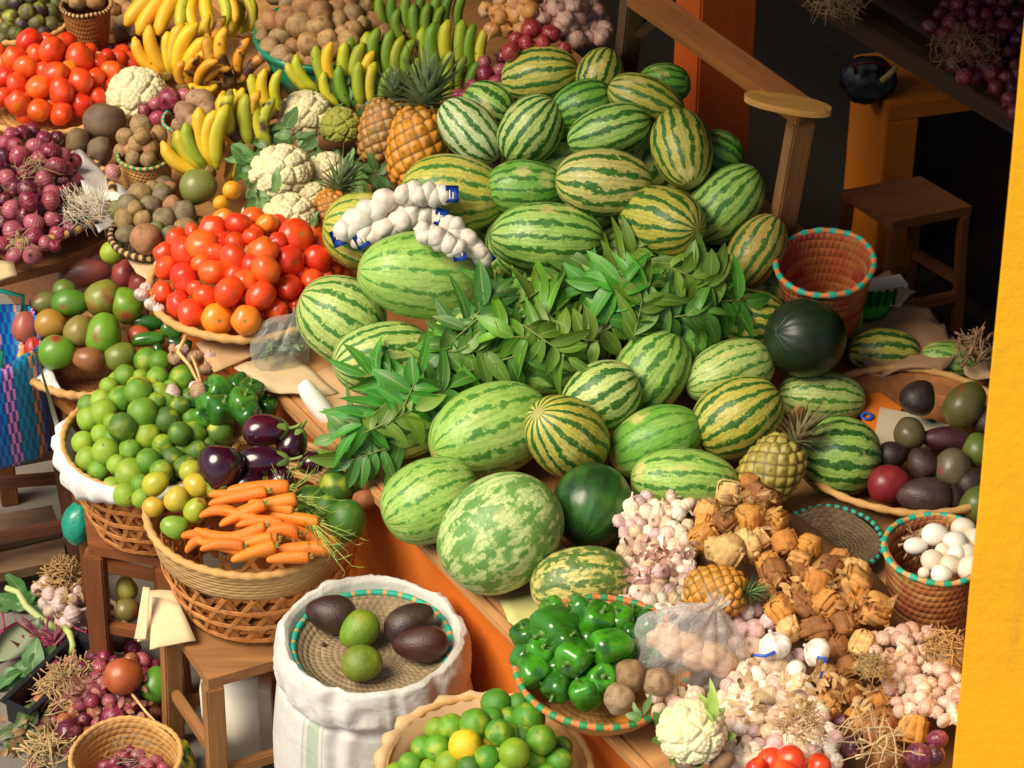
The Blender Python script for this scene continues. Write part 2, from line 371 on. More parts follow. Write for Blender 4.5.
ME['carrot'] = [revx('carrot', [(-1, 0), (-.985, .22), (-.93, .42), (-.8, .58), (-.45, .78), (0, .9), (.5, 1), (.85, 1), (.95, .86), (1, .45), (1, 0)], 20, nz=.03, bend=b, seed=k + 5, mat=M['carrot']) for k, b in ((0, .15), (1, .8), (2, -.6))]
ME['aubergine'] = [revx('aubergine', ell(22, .8, lambda x: 1 - .22 * x), 32, nz=.03, seed=3, mat=M['aubergine'])]
def pepprof():
    return [(-.82, 0), (-.9, .2), (-1, .45), (-.9, .72), (-.6, .9), (-.1, .97), (.4, 1), (.75, .92), (.92, .66), (.9, .36), (.78, .16), (.72, 0)]
def subd(prof, k=3):
    out = []
    for (x0, r0), (x1, r1) in zip(prof, prof[1:]):
        for i in range(k): t = i / k; out.append((x0 + (x1 - x0) * t, r0 + (r1 - r0) * t))
    out.append(prof[-1]); return out
ME['pepper'] = [revx('pepper', pepprof(), 40, rf=lambda a, x, k=k: 1 + .085 * cos((3 + k) * a) + .02 * sin(7 * a + x * 3), nz=.09, nzs=1.3, seed=k + 3, mat=M['pepper']) for k in (0, 1)]
ME['pepper_stem'] = [revx('pepper_stem', [(.66, 0), (.7, .28), (.8, .26), (.84, .12), (1.1, .09), (1.28, .11), (1.3, 0)], 12, bend=.05, mat=M['stem'])]
def calyx_mesh():
    bm = bmesh.new(); n = 5; seg = 30; rings = []
    for i in range(6):
        u = i / 5; ring = []
        for j in range(seg):
            a = 2 * pi * j / seg; lobe = .45 + .55 * abs(cos(n * a / 2))**1.5
            r = .12 + u * .62 * lobe; x = 1.06 - .55 * (u * lobe) ** 1.8 * .8
            ring.append(bm.verts.new((x, r * cos(a), r * sin(a))))
        rings.append(ring)
    for A, B in zip(rings, rings[1:]):
        for j in range(seg): bm.faces.new((A[j], A[(j + 1) % seg], B[(j + 1) % seg], B[j]))
    prev = rings[0]
    for i in range(1, 5):
        x = 1.06 + .14 * i; cy = .05 * i * i * .25
        ring = [bm.verts.new((x, cy + .10 * cos(2 * pi * j / seg), .10 * sin(2 * pi * j / seg))) for j in range(seg)]
        for j in range(seg): bm.faces.new((prev[j], prev[(j + 1) % seg], ring[(j + 1) % seg], ring[j]))
        prev = ring
    bm.faces.new(prev)
    bmesh.ops.recalc_face_normals(bm, faces=bm.faces)
    return mesh('calyx', bm, True, [M['stem']])
ME['calyx'] = [calyx_mesh()]
def banana_mesh(seed, mat, cv=.16):
    bm = bmesh.new(); n, seg = 16, 12; prev = None; r0 = random.Random(seed)
    for i in range(n + 1):
        u = i / n
        r = .105 * min(1, (u / .2) ** .6 if u > 0 else .3) if u < .88 else .105 * (1 - (u - .88) / .12 * .66)
        r = max(r, .028) * (.8 + .2 * sin(u * pi))
        cy = cv * (sin(u * pi * .92)) ; ring = []
        for j in range(seg):
            a = 2 * pi * j / seg; rr = r * (1 + .07 * cos(5 * a))
            ring.append(bm.verts.new((u, cy + rr * cos(a), rr * sin(a))))
        if prev:
            for j in range(seg): bm.faces.new((prev[j], prev[(j + 1) % seg], ring[(j + 1) % seg], ring[j]))
        else: bm.faces.new(ring)
        prev = ring
    bm.faces.new(prev); bmesh.ops.recalc_face_normals(bm, faces=bm.faces)
    return mesh('banana', bm, True, [mat])
ME['banana'] = [banana_mesh(i, M['banana'], c) for i, c in enumerate((.09, .13, .05))]
ME['ripe_banana'] = [banana_mesh(i, M['ripe_banana'], c) for i, c in enumerate((.10, .15))]
def fib(n):
    return [V((2 * (i + .5) / n - 1, 0, 0)) + sqrt(1 - (2 * (i + .5) / n - 1) ** 2) * V((0, cos(i * 2.399963), sin(i * 2.399963))) for i in range(n)]
def kd(pts):
    k = kdtree.KDTree(len(pts)); [k.insert(p, i) for i, p in enumerate(pts)]; k.balance(); return k
def cauli_mesh(seed):
    bm = bmesh.new(); bmesh.ops.create_icosphere(bm, subdivisions=6, radius=1)
    r0 = random.Random(seed); A = kd([(p + V([r0.uniform(-.12, .12) for _ in range(3)])).normalized() for p in fib(34)])
    B = kd([(p + V([r0.uniform(-.05, .05) for _ in range(3)])).normalized() for p in fib(420)])
    for v in bm.verts:
        d = v.co.normalized(); a = A.find_n(d, 2); b = B.find_n(d, 2)
        ea = min(1, (a[1][2] - a[0][2]) * 4.5); eb = min(1, (b[1][2] - b[0][2]) * 12)
        v.co = d * (.80 + .17 * sqrt(ea) + .05 * sqrt(eb))
        if v.co.x < 0: v.co.x *= .55
        v.co.x *= .8
    return mesh('cauliflower_curd', bm, True, [M['cauli']])
ME['cauli'] = [cauli_mesh(1), cauli_mesh(2)]
def pine_mesh():
    bm = bmesh.new(); prof = ell(72, .55); seg = 110; n = 100
    pts = [V((p.x, p.y / max(.05, sqrt(1 - p.x ** 2)) * (1 - p.x ** 2) ** .275, p.z / max(.05, sqrt(1 - p.x ** 2)) * (1 - p.x ** 2) ** .275)) for p in fib(n)]
    K = kd([V((p.x * 1.35, p.y, p.z)) for p in pts]); lay = bm.verts.layers.float_color.new('eye'); rings = []
    for x, r in prof:
        ring = []
        for j in range(seg if r > 0 else 1):
            a = 2 * pi * j / seg; v = bm.verts.new((x, r * cos(a), r * sin(a)))
            q = K.find_n(V((x * 1.35, v.co.y, v.co.z)), 2); e = q[1][2] - q[0][2]
            v[lay] = (min(1, e * 2.2), min(1, q[0][2]), 0, 1)
            v.co *= .93 + .09 * min(1, e * 4) ** .6 + (.03 if q[0][2] < .05 else 0); ring.append(v)
        rings.append(ring)
    for A, B in zip(rings, rings[1:]):
        for j in range(seg):
            k = (j + 1) % seg
            if len(A) == 1: bm.faces.new((A[0], B[k], B[j]))
            elif len(B) == 1: bm.faces.new((A[j], A[k], B[0]))
            else: bm.faces.new((A[j], A[k], B[k], B[j]))
    bmesh.ops.recalc_face_normals(bm, faces=bm.faces)
    return mesh('pineapple_body', bm, True, [M['pine']])
ME['pine'] = [pine_mesh()]
def add_leaf(bm, base, d, nrm, L, W, curl=.3, fold=.25, n=6, pw=1.0, spine=False, thick=0):
    d = d.normalized(); side = d.cross(nrm)
    if side.length < 1e-4: side = d.orthogonal()
    side.normalize(); nrm = side.cross(d).normalized(); rows = []
    for i in range(n + 1):
        u = i / n
        c = base + d * (L * u) - nrm * (curl * L * u * u)
        w = W * .5 * ((1 - u) ** .8 * (1 if u > .0 else .8) if spine else max(.04, sin(pi * min(1, u * .97 + .03) ** .85) ** pw))
        if i == n: w = W * .01
        rows.append([bm.verts.new(c - side * w + nrm * (fold * w)), bm.verts.new(c), bm.verts.new(c + side * w + nrm * (fold * w))])
    uv = bm.loops.layers.uv.get('UVMap') or bm.loops.layers.uv.new('UVMap')
    for i, (A, B) in enumerate(zip(rows, rows[1:])):
        for s0, s1 in ((0, 1), (1, 2)):
            f = bm.faces.new((A[s0], A[s1], B[s1], B[s0]))
            for l, (uu, vv) in zip(f.loops, ((s0, i), (s1, i), (s1, i + 1), (s0, i + 1))): l[uv].uv = (uu / 2, vv / n)
def add_tube(bm, pts, r, seg=6, r2=None):
    prev = None; n = len(pts)
    for i, p in enumerate(pts):
        d = (pts[min(i + 1, n - 1)] - pts[max(i - 1, 0)]).normalized(); a = d.orthogonal().normalized(); b = d.cross(a)
        if prev is not None:
            a = (pa - d * pa.dot(d)).normalized(); b = d.cross(a)
        pa = a; rr = r if r2 is None else r + (r2 - r) * i / (n - 1)
        ring = [bm.verts.new(p + a * (rr * cos(2 * pi * j / seg)) + b * (rr * sin(2 * pi * j / seg))) for j in range(seg)]
        if prev is not None:
            for j in range(seg): bm.faces.new((prev[j], prev[(j + 1) % seg], ring[(j + 1) % seg], ring[j]))
        else: bm.faces.new(ring[::-1])
        prev = ring
    bm.faces.new(prev)
def crown_mesh(seed, n=60, spread=1.0):
    bm = bmesh.new(); r0 = random.Random(seed)
    for i in range(n):
        u = i / n; a = i * 2.4; tilt = radians(78 - 72 * u) * spread
        rad = V((0, cos(a), sin(a))); d = V((1, 0, 0)) * cos(tilt) + rad * sin(tilt)
        up = V((1, 0, 0)) * sin(tilt) - rad * cos(tilt)
        L = (.62 + .55 * u) * r0.uniform(.8, 1.15)
        add_leaf(bm, V((.0 + .18 * u, 0, 0)) + rad * .07, d, -up * -1, L, .20, curl=.34 * (1 - u) + .05 + r0.uniform(-.03, .1), fold=.55, n=6, spine=True)
    return mesh('pineapple_crown', bm, True, [M['leaf']])
ME['crown'] = [crown_mesh(1), crown_mesh(2, 46, .8)]
def bundle_mesh(seed):
    """squared lump wrapped in dried leaf strips"""
    r0 = random.Random(seed); bm = bmesh.new()
    bmesh.ops.create_cube(bm, size=1.5)
    bmesh.ops.bevel(bm, geom=list(bm.edges) + list(bm.verts), offset=.2, segments=2, affect='EDGES')
    bmesh.ops.subdivide_edges(bm, edges=bm.edges, cuts=2, use_grid_fill=True)
    for v in bm.verts:
        v.co.x *= 1.05 + .12 * (seed % 3); n = noise.noise(v.co * .9 + V((seed * 3.1, 0, 0))); v.co *= 1 + .16 * n
        v.co.y += .1 * v.co.x * (seed - 2) * .4; v.co += V((0, 0, .02 * noise.noise(v.co * 5)))
        v.co *= 1 + .015 * sin(v.co.y * 14 + seed)
    def band(ax, w, off, k):
        N_ = 40; rows = []
        for i in range(N_):
            a = 2 * pi * i / N_; ca, sa = cos(a), sin(a); sc = .77 / max((abs(ca) ** 5 + abs(sa) ** 5) ** .2, .1) * (1 + .02 * sin(3 * a + seed)) + k
            row = []
            for t in (-w, -w * .9, -w * .3, w * .3, w * .9, w):
                tt = t + off + .03 * sin(2 * a + seed); lift = -.02 if abs(t) > w * .95 else .03
                c = V((tt, ca * (sc + lift) + .04 * tt * (seed - 2), sa * (sc + lift))) if ax == 0 else V((ca * (sc + lift) * (1.1 + .12 * (seed % 3)), tt, sa * (sc + lift)))
                row.append(bm.verts.new(c))
            rows.append(row)
        for i in range(N_):
            A, B = rows[i], rows[(i + 1) % N_]
            for j in range(5): bm.faces.new((A[j], A[j + 1], B[j + 1], B[j]))
    band(0, .34 + .12 * r0.random(), r0.uniform(-.2, .2), .03)
    if seed % 2 == 0: band(1, .22, r0.uniform(-.15, .15), .06)
    for s_ in (-1, 1):
        for i in range(5):
            a = r0.uniform(0, 2 * pi); b = V((s_ * (.72 + .1 * (seed % 3)), .35 * cos(a), .35 * sin(a)))
            add_leaf(bm, b, V((s_ * .35, r0.uniform(-1, 1), r0.uniform(-1, 1))), V((s_, 0, 0)), r0.uniform(.15, .32), .09, r0.uniform(-.3, .5), .2, 3)
    bmesh.ops.recalc_face_normals(bm, faces=bm.faces)
    return mesh('wrapped_bundle', bm, True, [M['wrap']])
ME['bundle'] = [bundle_mesh(i) for i in range(5)]
def pouch(name, mat, seed=1, pleat=.16, k=9):
    """slack plastic bag with folds that run together at its knot (+X)"""
    bm = bmesh.new(); n, seg = 60, 120; rings = []
    for i in range(n + 1):
        u = i / n; x = -1 + 2.15 * u; env = sqrt(max(0, 1 - (min(1, abs(x)) ** 2))) if x < 0 else (cos(min(1, x) * pi / 2) ** .8) * 1.0
        env = max(env, .10 + .16 * max(0, (x - .9) / .25)) if x > .3 else env; ring = []
        for j in range(seg):
            a = 2 * pi * j / seg; d = V((x * .7, cos(a), sin(a)))
            w = a + .5 * noise.noise(V((x * 1.5, cos(a) * 1.3 + seed, sin(a))))
            f = pleat * (.25 + .75 * max(0, min(1, (x + .5)))) * (1 - abs(sin(w * k * .5 + 1.5 * noise.noise(d * 2 + V((seed, 0, 0)))))) * 1.2
            g = .22 * noise.noise(d * 1.4 + V((0, seed, 0))) - .10 * abs(noise.noise(V((d.x * 4, d.y * 2, d.z * 2)) + V((seed * 2, 0, 0))))
            r = env * (1 + g - f); ring.append(bm.verts.new((x + .05 * noise.noise(d * 2), r * cos(a), r * .62 * sin(a)))) if env > .02 else None
        if ring: rings.append(ring)
    for A, B in zip(rings, rings[1:]):
        for j in range(seg): bm.faces.new((A[j], A[(j + 1) % seg], B[(j + 1) % seg], B[j]))
    bm.faces.new(rings[0]); bmesh.ops.recalc_face_normals(bm, faces=bm.faces)
    return mesh(name, bm, True, [mat])
def crumple(name, mat, seed=1, amp=.28, flat=.6):
    bm = bmesh.new(); bmesh.ops.create_icosphere(bm, subdivisions=5, radius=1)
    for v in bm.verts:
        d = v.co.normalized(); s = V((seed * 5.1, 0, 0))
        n = abs(noise.noise(d * 1.6 + s)) + .35 * abs(noise.noise(V((d.x * 5, d.y * 2, d.z * 3)) + s)) + .06 * abs(noise.noise(d * 9 + s)); v.co = d * (1.05 - amp * 1.5 * n + amp * 1.2 * noise.noise(d * 1.1 - s)); v.co.z *= flat
    return mesh(name, bm, True, [mat])
# boxes between points -------------------------------------------------
def add_box(bm, c, sx, sy, sz, R=None, bev=0):
    r = bmesh.ops.create_cube(bm, size=1); vs = r['verts']
    for v in vs:
        p = V((v.co.x * sx, v.co.y * sy, v.co.z * sz)); v.co = c + ((R @ p) if R else p)
    if bev:
        es = list({e for v in vs for e in v.link_edges}); bmesh.ops.bevel(bm, geom=es, offset=bev, segments=2, affect='EDGES')
def beam(name, a, b, w, h, mat, parent=None, color=None, up=V((0, 0, 1)), bev=.004, label=None):
    """plank from a to b as its own object; long axis is local X so that the grain follows it"""
    X = (b - a).normalized(); Y = up.cross(X)
    if Y.length < .05: Y = V((0, 1, 0)).cross(X)
    Y.normalize(); Z = X.cross(Y); L = (b - a).length
    bm = bmesh.new(); add_box(bm, V((0, 0, 0)), L, w, h, None, bev)
    o = link(name, mesh(name, bm, False, [mat])); setm(o, Matrix.Translation((a + b) / 2) @ Matrix((X, Y, Z)).transposed().to_4x4(), parent)
    if color: o.color = color
    if label: o['label'] = label
    return o
def lathe(name, prof, seg=64, mats=(), wob=None, uvk=(1, 1), close=False):
    """about Z with UVs; prof = [(r, z)]"""
    bm = bmesh.new(); uv = bm.loops.layers.uv.new('UVMap'); rings = []; vs = [0]
    for i in range(1, len(prof)): vs.append(vs[-1] + sqrt((prof[i][0] - prof[i - 1][0]) ** 2 + (prof[i][1] - prof[i - 1][1]) ** 2))
    tot = vs[-1]
    for i, (r, z) in enumerate(prof):
        ring = []
        for j in range(seg):
            a = 2 * pi * j / seg; rr, zz = (r, z) if wob is None else wob(a, r, z, i / (len(prof) - 1))
            ring.append(bm.verts.new((rr * cos(a), rr * sin(a), zz)))
        rings.append(ring)
    for i, (A, B) in enumerate(zip(rings, rings[1:])):
        for j in range(seg):
            k = (j + 1) % seg; f = bm.faces.new((A[j], A[k], B[k], B[j]))
            for l, (uu, vv) in zip(f.loops, ((j, i), (j + 1, i), (j + 1, i + 1), (j, i + 1))): l[uv].uv = (uu / seg * uvk[0], vs[vv] / tot * uvk[1])
    bmesh.ops.recalc_face_normals(bm, faces=bm.faces)
    return mesh(name, bm, True, mats)
def rim_mesh(R, r, n=36, mats=(), seg=8, wob=.0, duty=.5, seed=0):
    bm = bmesh.new(); N_ = n * 4; rings = []; r0 = random.Random(seed)
    for i in range(N_):
        a = 2 * pi * i / N_; rr = r * (1.12 if (i % 4) / 4 < duty else .9); zo = wob * noise.noise(V((cos(a) * 1.5, sin(a) * 1.5, seed)))
        rings.append([bm.verts.new(((R + rr * cos(b)) * cos(a), (R + rr * cos(b)) * sin(a), zo + rr * sin(b))) for b in [2 * pi * k / seg for k in range(seg)]])
    for i in range(N_):
        A, B = rings[i], rings[(i + 1) % N_]
        for k in range(seg):
            f = bm.faces.new((A[k], B[k], B[(k + 1) % seg], A[(k + 1) % seg])); f.material_index = 0 if ((i % 4) / 4 < duty) else 1
    bmesh.ops.recalc_face_normals(bm, faces=bm.faces)
    return mesh('rim', bm, True, mats)
def basket(name, label, cat, px, py, z, rpx, h, rb, wm, rims, rr=.008, n=36, wobble=.006, tilt=(0, 0), seed=1, group=None, bulge=.0, duty=.5):
    c = P(px, py, z); R = rpx * mpp(c); e = empty(name, c - V((0, 0, h)), label, cat, group)
    th = min(.008, R * .08); prof = [(R * .02, -h + th)]
    for i in range(5): prof.append((R * rb * i / 5 + R * .05, -h + th))
    K = 12
    for i in range(K + 1):
        u = i / K; prof.append((R * (rb + (1 - rb) * u ** .8 + bulge * sin(pi * u)) - th, -h + th + (h - th) * u))
    for i in range(K + 1):
        u = 1 - i / K; prof.append((R * (rb + (1 - rb) * u ** .8 + bulge * sin(pi * u)), -h + h * u))
    prof.append((.01, -h))
    w = lambda a, r, zz, u: (r * (1 + .012 * sin(2 * a + seed)), zz + wobble * sin(3 * a + seed) * max(0, (zz + h) / h))
    tm = Matrix.Rotation(radians(tilt[0]), 4, 'X') @ Matrix.Rotation(radians(tilt[1]), 4, 'Y')
    part('woven_body', lathe('woven_body', prof, 72, [wm], w), e, Matrix.Translation(c) @ tm)
    part('rim', rim_mesh(R, rr, n, rims, wob=wobble, seed=seed, duty=duty), e, Matrix.Translation(c + tm @ V((0, 0, rr * .3))) @ tm)
    return e, c, R
# ------------------------------------------------------------------ heaps
HK = {'tomato': 1.16, 'citrus': 1.12, 'pepper': 1.16, 'onion': 1.08, 'garlic': 1.12, 'bundle': 1.12, 'egg': 1.06, 'potato': 1.08, 'mango': 1.0}
ORD = ['first', 'second', 'third', 'fourth', 'fifth', 'sixth', 'seventh', 'eighth', 'ninth', 'tenth', 'eleventh', 'twelfth', 'thirteenth', 'fourteenth', 'fifteenth', 'sixteenth', 'seventeenth', 'eighteenth', 'nineteenth', 'twentieth']
def solve(px, py, r, zf):
    z = .9
    for _ in range(14):
        p = P(px, py, z); z = .5 * z + .5 * (zf(p) + r)
    return P(px, py, z)
def relax(rec, it=40, k=.88, maxm=.12):
    for _ in range(it):
        for i in range(len(rec)):
            for j in range(i + 1, len(rec)):
                a, b = rec[i], rec[j]; d = (a['p'] - b['p']).length; lim = (a['r'] + b['r']) * k
                if d < lim:
                    fa = a['t'] < b['t'] if abs(a['t'] - b['t']) > 1e-4 else a['py'] > b['py']
                    f, g = (a, b) if fa else (b, a); push = min(.01, (lim - d) * .5)
                    if f['t0'] - f['t'] < maxm: f['t'] -= push
                    if g['t'] - g['t0'] < maxm * .5: g['t'] += push * .4
                    for q in (f, g): q['p'] = CAM + ray(q['px'], q['py']) * q['t']
def rows(rec, where):
    n = len(rec)
    if not n: return
    s = sorted(rec, key=lambda q: -q['py']); rh = sorted(q['w'] for q in rec)[n // 2] * .8; out = []; cur = [s[0]]
    for q in s[1:]:
        if cur[0]['py'] - q['py'] > rh: out.append(cur); cur = [q]
        else: cur.append(q)
    out.append(cur)
    for i, row in enumerate(out):
        row.sort(key=lambda q: q['px'])
        rn = 'front' if i == 0 else ('back' if i == len(out) - 1 else ORD[i])
        for j, q in enumerate(row):
            if len(row) == 1: pos = f'alone in {rn} row'
            elif j == 0: pos = f'leftmost in {rn} row'
            elif j == len(row) - 1: pos = f'rightmost in {rn} row'
            else: pos = f'{ORD[min(j, 19)]} from left in {rn} row'
            q['auto'] = f"{pos} of {where}"
def mkrec(items, zf, depth=None):
    rec = []
    for it in items:
        px, py, w = it[:3]; o = dict(it[3]) if len(it) > 3 else {}
        r = w * .5 * .0024 if depth is None else depth
        p = solve(px, py, r * .92, zf); r = w * .5 * mpp(p); p = solve(px, py, r * .92, zf)
        if o.get('dz'): p = P(px, py, p.z + o['dz'])
        t = (p - CAM).length
        rec.append(dict(o, px=px, py=py, w=w, p=p, r=r * min(1, o.get('k', 1) * 1), t=t, t0=t))
    return rec
def infill(items, region, w, seed=3, dz=-.012, gap=.62):
    """more pieces between and below the ones read off the photograph"""
    cx, cy, rx, ry = region; r0 = random.Random(seed); pts = [(q[0], q[1], q[2]) for q in items]; out = []
    for _ in range(2500):
        a = r0.uniform(0, 2 * pi); s_ = sqrt(r0.random()); x, y = cx + rx * s_ * cos(a), cy + ry * s_ * sin(a)
        if all((x - q[0]) ** 2 + (y - q[1]) ** 2 > ((q[2] + w) * .5 * gap) ** 2 for q in pts): pts.append((x, y, w)); out.append((x, y, w, {'dz': dz}))
    return list(items) + out
def heap(items, zf, kind, name, cat, where, group, cols, size=(1, 1), stem=None, sepcol=None, maxm=.06, kk=.88, share=None):
    """cols: list of (adjective, colour). items: (px, py, w, {opts}) opts: a angle, tw, l length factor, c index of colour"""
    rec = mkrec(items, zf); relax(rec, 30, kk, maxm); rows(rec, where)
    for q in rec:
        ci = q.get('c', None)
        if ci is None: ci = rng.randrange(len(cols))
        adj, col = cols[ci]; lf = q.get('l', rng.uniform(*size)); R0 = q['w'] * .5 * mpp(q['p']) * HK.get(kind, 1.04)
        Rm = frame(q['a'], q.get('tw', 0), rng.uniform(0, 360)) if 'a' in q else rndR()
        gb = rng.uniform(.86, 1.12); col = tuple(max(0, x * gb * rng.uniform(.975, 1.025)) for x in col[:3]) + (col[3] if len(col) > 3 else 1,)
        k = q.get('kind', kind); me = rng.choice(ME[k]) if 'v' not in q else ME[k][q['v']]
        if 'l' in q: sc = (R0 * lf, R0, R0)
        else: sc = (R0 * lf, R0, R0)
        lab = q.get('lab') or (share if share else f"{adj} {cat}, {q['auto']}")
        ws = lab.split()
        if len(ws) > 16: lab = ' '.join(ws[:16])
        Mx = TRS(q['p'], Rm, sc)
        if stem and q.get('stem', True):
            e = empty(name, q['p'] - V((0, 0, R0)), lab, cat, group); b = part('body', me, e, Mx, col); part(stem[0], ME[stem[1]][0], e, Mx, stem[2])
        else:
            o = link(name, me); setm(o, Mx); o.color = col; tag(o, lab, cat, group)
        q['done'] = True
    return rec
def inpoly(x, y, poly):
    c = False; n = len(poly)
    for i in range(n):
        x0, y0 = poly[i]; x1, y1 = poly[(i + 1) % n]
        if (y0 > y) != (y1 > y) and x < (x1 - x0) * (y - y0) / (y1 - y0) + x0: c = not c
    return c
def fill(poly, sp, jit=.25, w=1.15, seed=1, opts=None):
    r0 = random.Random(seed); out = []; ys = min(p[1] for p in poly); ye = max(p[1] for p in poly); xs = min(p[0] for p in poly); xe = max(p[0] for p in poly)
    y = ys; k = 0
    while y <= ye:
        x = xs + (sp / 2 if k % 2 else 0)
        while x <= xe:
            X, Y = x + r0.uniform(-jit, jit) * sp, y + r0.uniform(-jit, jit) * sp
            if inpoly(X, Y, poly): out.append((X, Y, sp * w * r0.uniform(.85, 1.15), dict(opts(r0) if opts else {})))
            x += sp
        y += sp * .82; k += 1
    return out
def dome(cx, cy, zb, rpx, H, flat=.0):
    c = P(cx, cy, zb); R = rpx * mpp(c)
    def f(p):
        d = sqrt((p.x - c.x) ** 2 + (p.y - c.y) ** 2) / R
        return zb + H * max(flat, 1 - d * d)
    return f
def flatz(z): return lambda p: z
# ================================================================== SETTING
FA = V((-.58, .21, 0)); FD = V((.545, -.838, 0)).normalized(); FN = V((.838, .545, 0)).normalized()
def fp(n, d, z): return FA + FN * n + FD * d + V((0, 0, z))
def fnd(p): q = p - FA; return q.dot(FN), q.dot(FD)
FR = Matrix((FN, -FD, V((0, 0, 1)))).transposed()      # local x = into the stall
def fbox(name, n0, n1, d0, d1, z0, z1, mat, parent=None, color=None, bev=.004):
    bm = bmesh.new(); add_box(bm, V((0, 0, 0)), n1 - n0, d1 - d0, z1 - z0, None, bev)
    o = link(name, mesh(name, bm, False, [mat])); setm(o, Matrix.Translation(fp((n0 + n1) / 2, (d0 + d1) / 2, (z0 + z1) / 2)) @ FR.to_4x4(), parent)
    if color: o.color = color
    return o
def slab(name, pts, z, th, mat, color=None, parent=None, wob=0, bev=.0015, zs=None, sub=0):
    """flat board / sheet with corners at these spots of the plane z"""
    w = [P(x, y, z if zs is None else zs[i]) for i, (x, y) in enumerate(pts)]; c = sum(w, V((0, 0, 0))) / len(w)
    bm = bmesh.new(); a = [bm.verts.new(p - c) for p in w]; f = bm.faces.new(a)
    if f.normal.z < 0 or (f.normal_update() or f.normal.z < 0): f.normal_flip()
    r = bmesh.ops.extrude_face_region(bm, geom=[f]); vs = [v for v in r['geom'] if isinstance(v, bmesh.types.BMVert)]
    for v in vs: v.co.z -= th
    if sub:
        bmesh.ops.triangulate(bm, faces=[q for q in bm.faces if len(q.verts) > 4]); bmesh.ops.subdivide_edges(bm, edges=bm.edges, cuts=sub, use_grid_fill=True)
    if wob:
        for v in bm.verts: v.co.z += wob * noise.noise((v.co + c) * 9) + wob * .5 * noise.noise((v.co + c) * 23)
    bmesh.ops.recalc_face_normals(bm, faces=bm.faces)
    o = link(name, mesh(name, bm, bool(wob), [mat])); setm(o, Matrix.Translation(c), parent)
    if color: o.color = color
    return o
WOOD = hx(150, 98, 52); DWOOD = hx(92, 62, 40); LWOOD = hx(190, 138, 84); OWOOD = hx(150, 102, 56)
CARD = hx(196, 158, 112)
# ground
bm = bmesh.new(); bmesh.ops.create_grid(bm, x_segments=60, y_segments=60, size=30)
for v in bm.verts: v.co.z = .006 * noise.noise(v.co * 3)
g = link('ground', mesh('ground', bm, True, [M['floor']])); tag(g, kind='structure')
# masonry counter with an orange painted front
e = empty('market_counter', fp(.75, 0, 0), 'long orange painted masonry counter that carries the watermelon heap', 'counter')
fbox('wooden_frame', .025, 1.46, -3.0, -.765, 0, .745, M['wood'], e, hx(120, 74, 40)); fbox('painted_base', .025, 1.46, -.76, 2.6, 0, .770, M['plast'], e, hx(222, 116, 20))
for i in range(6):
    n0 = .005 + i * .25
    fbox('top_board', n0, n0 + .246, -3.05, 2.65, .773 + .0003 * i, .797 + .0004 * i, M['wood'], e, [LWOOD, WOOD, OWOOD][i % 3])
# stepped crates under the melon heap
for (n0, n1, d0, d1, z1) in ((.62, 1.2, -.5, .55, .93), (.80, 1.2, -.45, .2, 1.02)):
    o = fbox('display_crate', n0, n1, d0, d1, .80 if z1 < 1 else .932, z1, M['wood'], None, DWOOD)
    tag(o, 'dark wooden crate hidden under the ' + ('middle' if z1 < 1 else 'topmost') + ' watermelons of the heap', 'crate')
# building; interior shade is put into the near-black colour of floor and walls
o = fbox('floor', 1.47, 3.0, -4.2, 2.3, .002, .008, M['interior_shade']); tag(o, kind='structure')  # dark sheet over the ground, stands in for the unlit interior floor
o = fbox('wall', 3.0, 3.2, -4.2, 3.5, 0, 3.3, M['interior_shade']); o.name = 'back_wall'; tag(o, 'back wall of the stall interior, its shade put into the near black colour', 'wall')
o = fbox('side_wall', .2, 3.0, -4.4, -4.2, 0, 3.3, M['interior_shade']); tag(o, 'dark interior wall behind the potatoes and green bananas', 'wall')
o = fbox('end_wall', 1.9, 3.0, 2.3, 2.45, 0, 3.3, M['interior_shade']); tag(o, 'dark interior wall behind the yellow pillar', 'wall')
o = fbox('shade_roof', -.32, 3.2, -4.4, 1.75, 3.02, 3.08, M['tin']); tag(o, 'flat sheet roof out of view, added to shade the inside of the stall', 'roof')  # unseen roof added overhead, its edge set so the rear falls dark
# yellow pillar in front on the right
YR = Matrix.Rotation(radians(4), 3, 'Z')
def zbox(name, c, sx, sy, z0, z1, mat, rot=0, color=None, bev=.006, parent=None):
    bm = bmesh.new(); add_box(bm, V((0, 0, 0)), sx, sy, z1 - z0, None, bev)
    o = link(name, mesh(name, bm, False, [mat])); setm(o, Matrix.Translation(V((c[0], c[1], (z0 + z1) / 2))) @ Matrix.Rotation(radians(rot), 4, 'Z'), parent)
    if color: o.color = color
    return o
pb = P(947, 768, .93)
bm = bmesh.new(); add_box(bm, V((0, 0, 0)), .6, .4, 3.0, None, .004)
bmesh.ops.subdivide_edges(bm, edges=[q for q in bm.edges if q.calc_length() > .3], cuts=14, use_grid_fill=True)
for v in bm.verts: v.co += V((.0025 * noise.noise(v.co * 4), .0025 * noise.noise(v.co * 4 + V((9, 0, 0))), 0))
o = link('yellow_pillar', mesh('yellow_pillar', bm, False, [M['plast']])); setm(o, Matrix.Translation(V((pb.x, pb.y, 1.5))) @ Matrix.Rotation(radians(-1.05), 4, 'Y') @ Matrix.Rotation(radians(-13), 4, 'Z') @ Matrix.Translation(V((.3, .2, 0)))); o.color = hx(255, 186, 6)
tag(o, 'bright yellow plastered pillar at the right edge', 'pillar')
# orange pillar at the back
q = P(712, 140, .9); o = zbox('orange_pillar', (q.x + .02, q.y + .34), .17, .16, 0, 3.0, M['plast'], 22, hx(226, 96, 10)); tag(o, 'orange painted square pillar standing behind the watermelon heap', 'pillar')
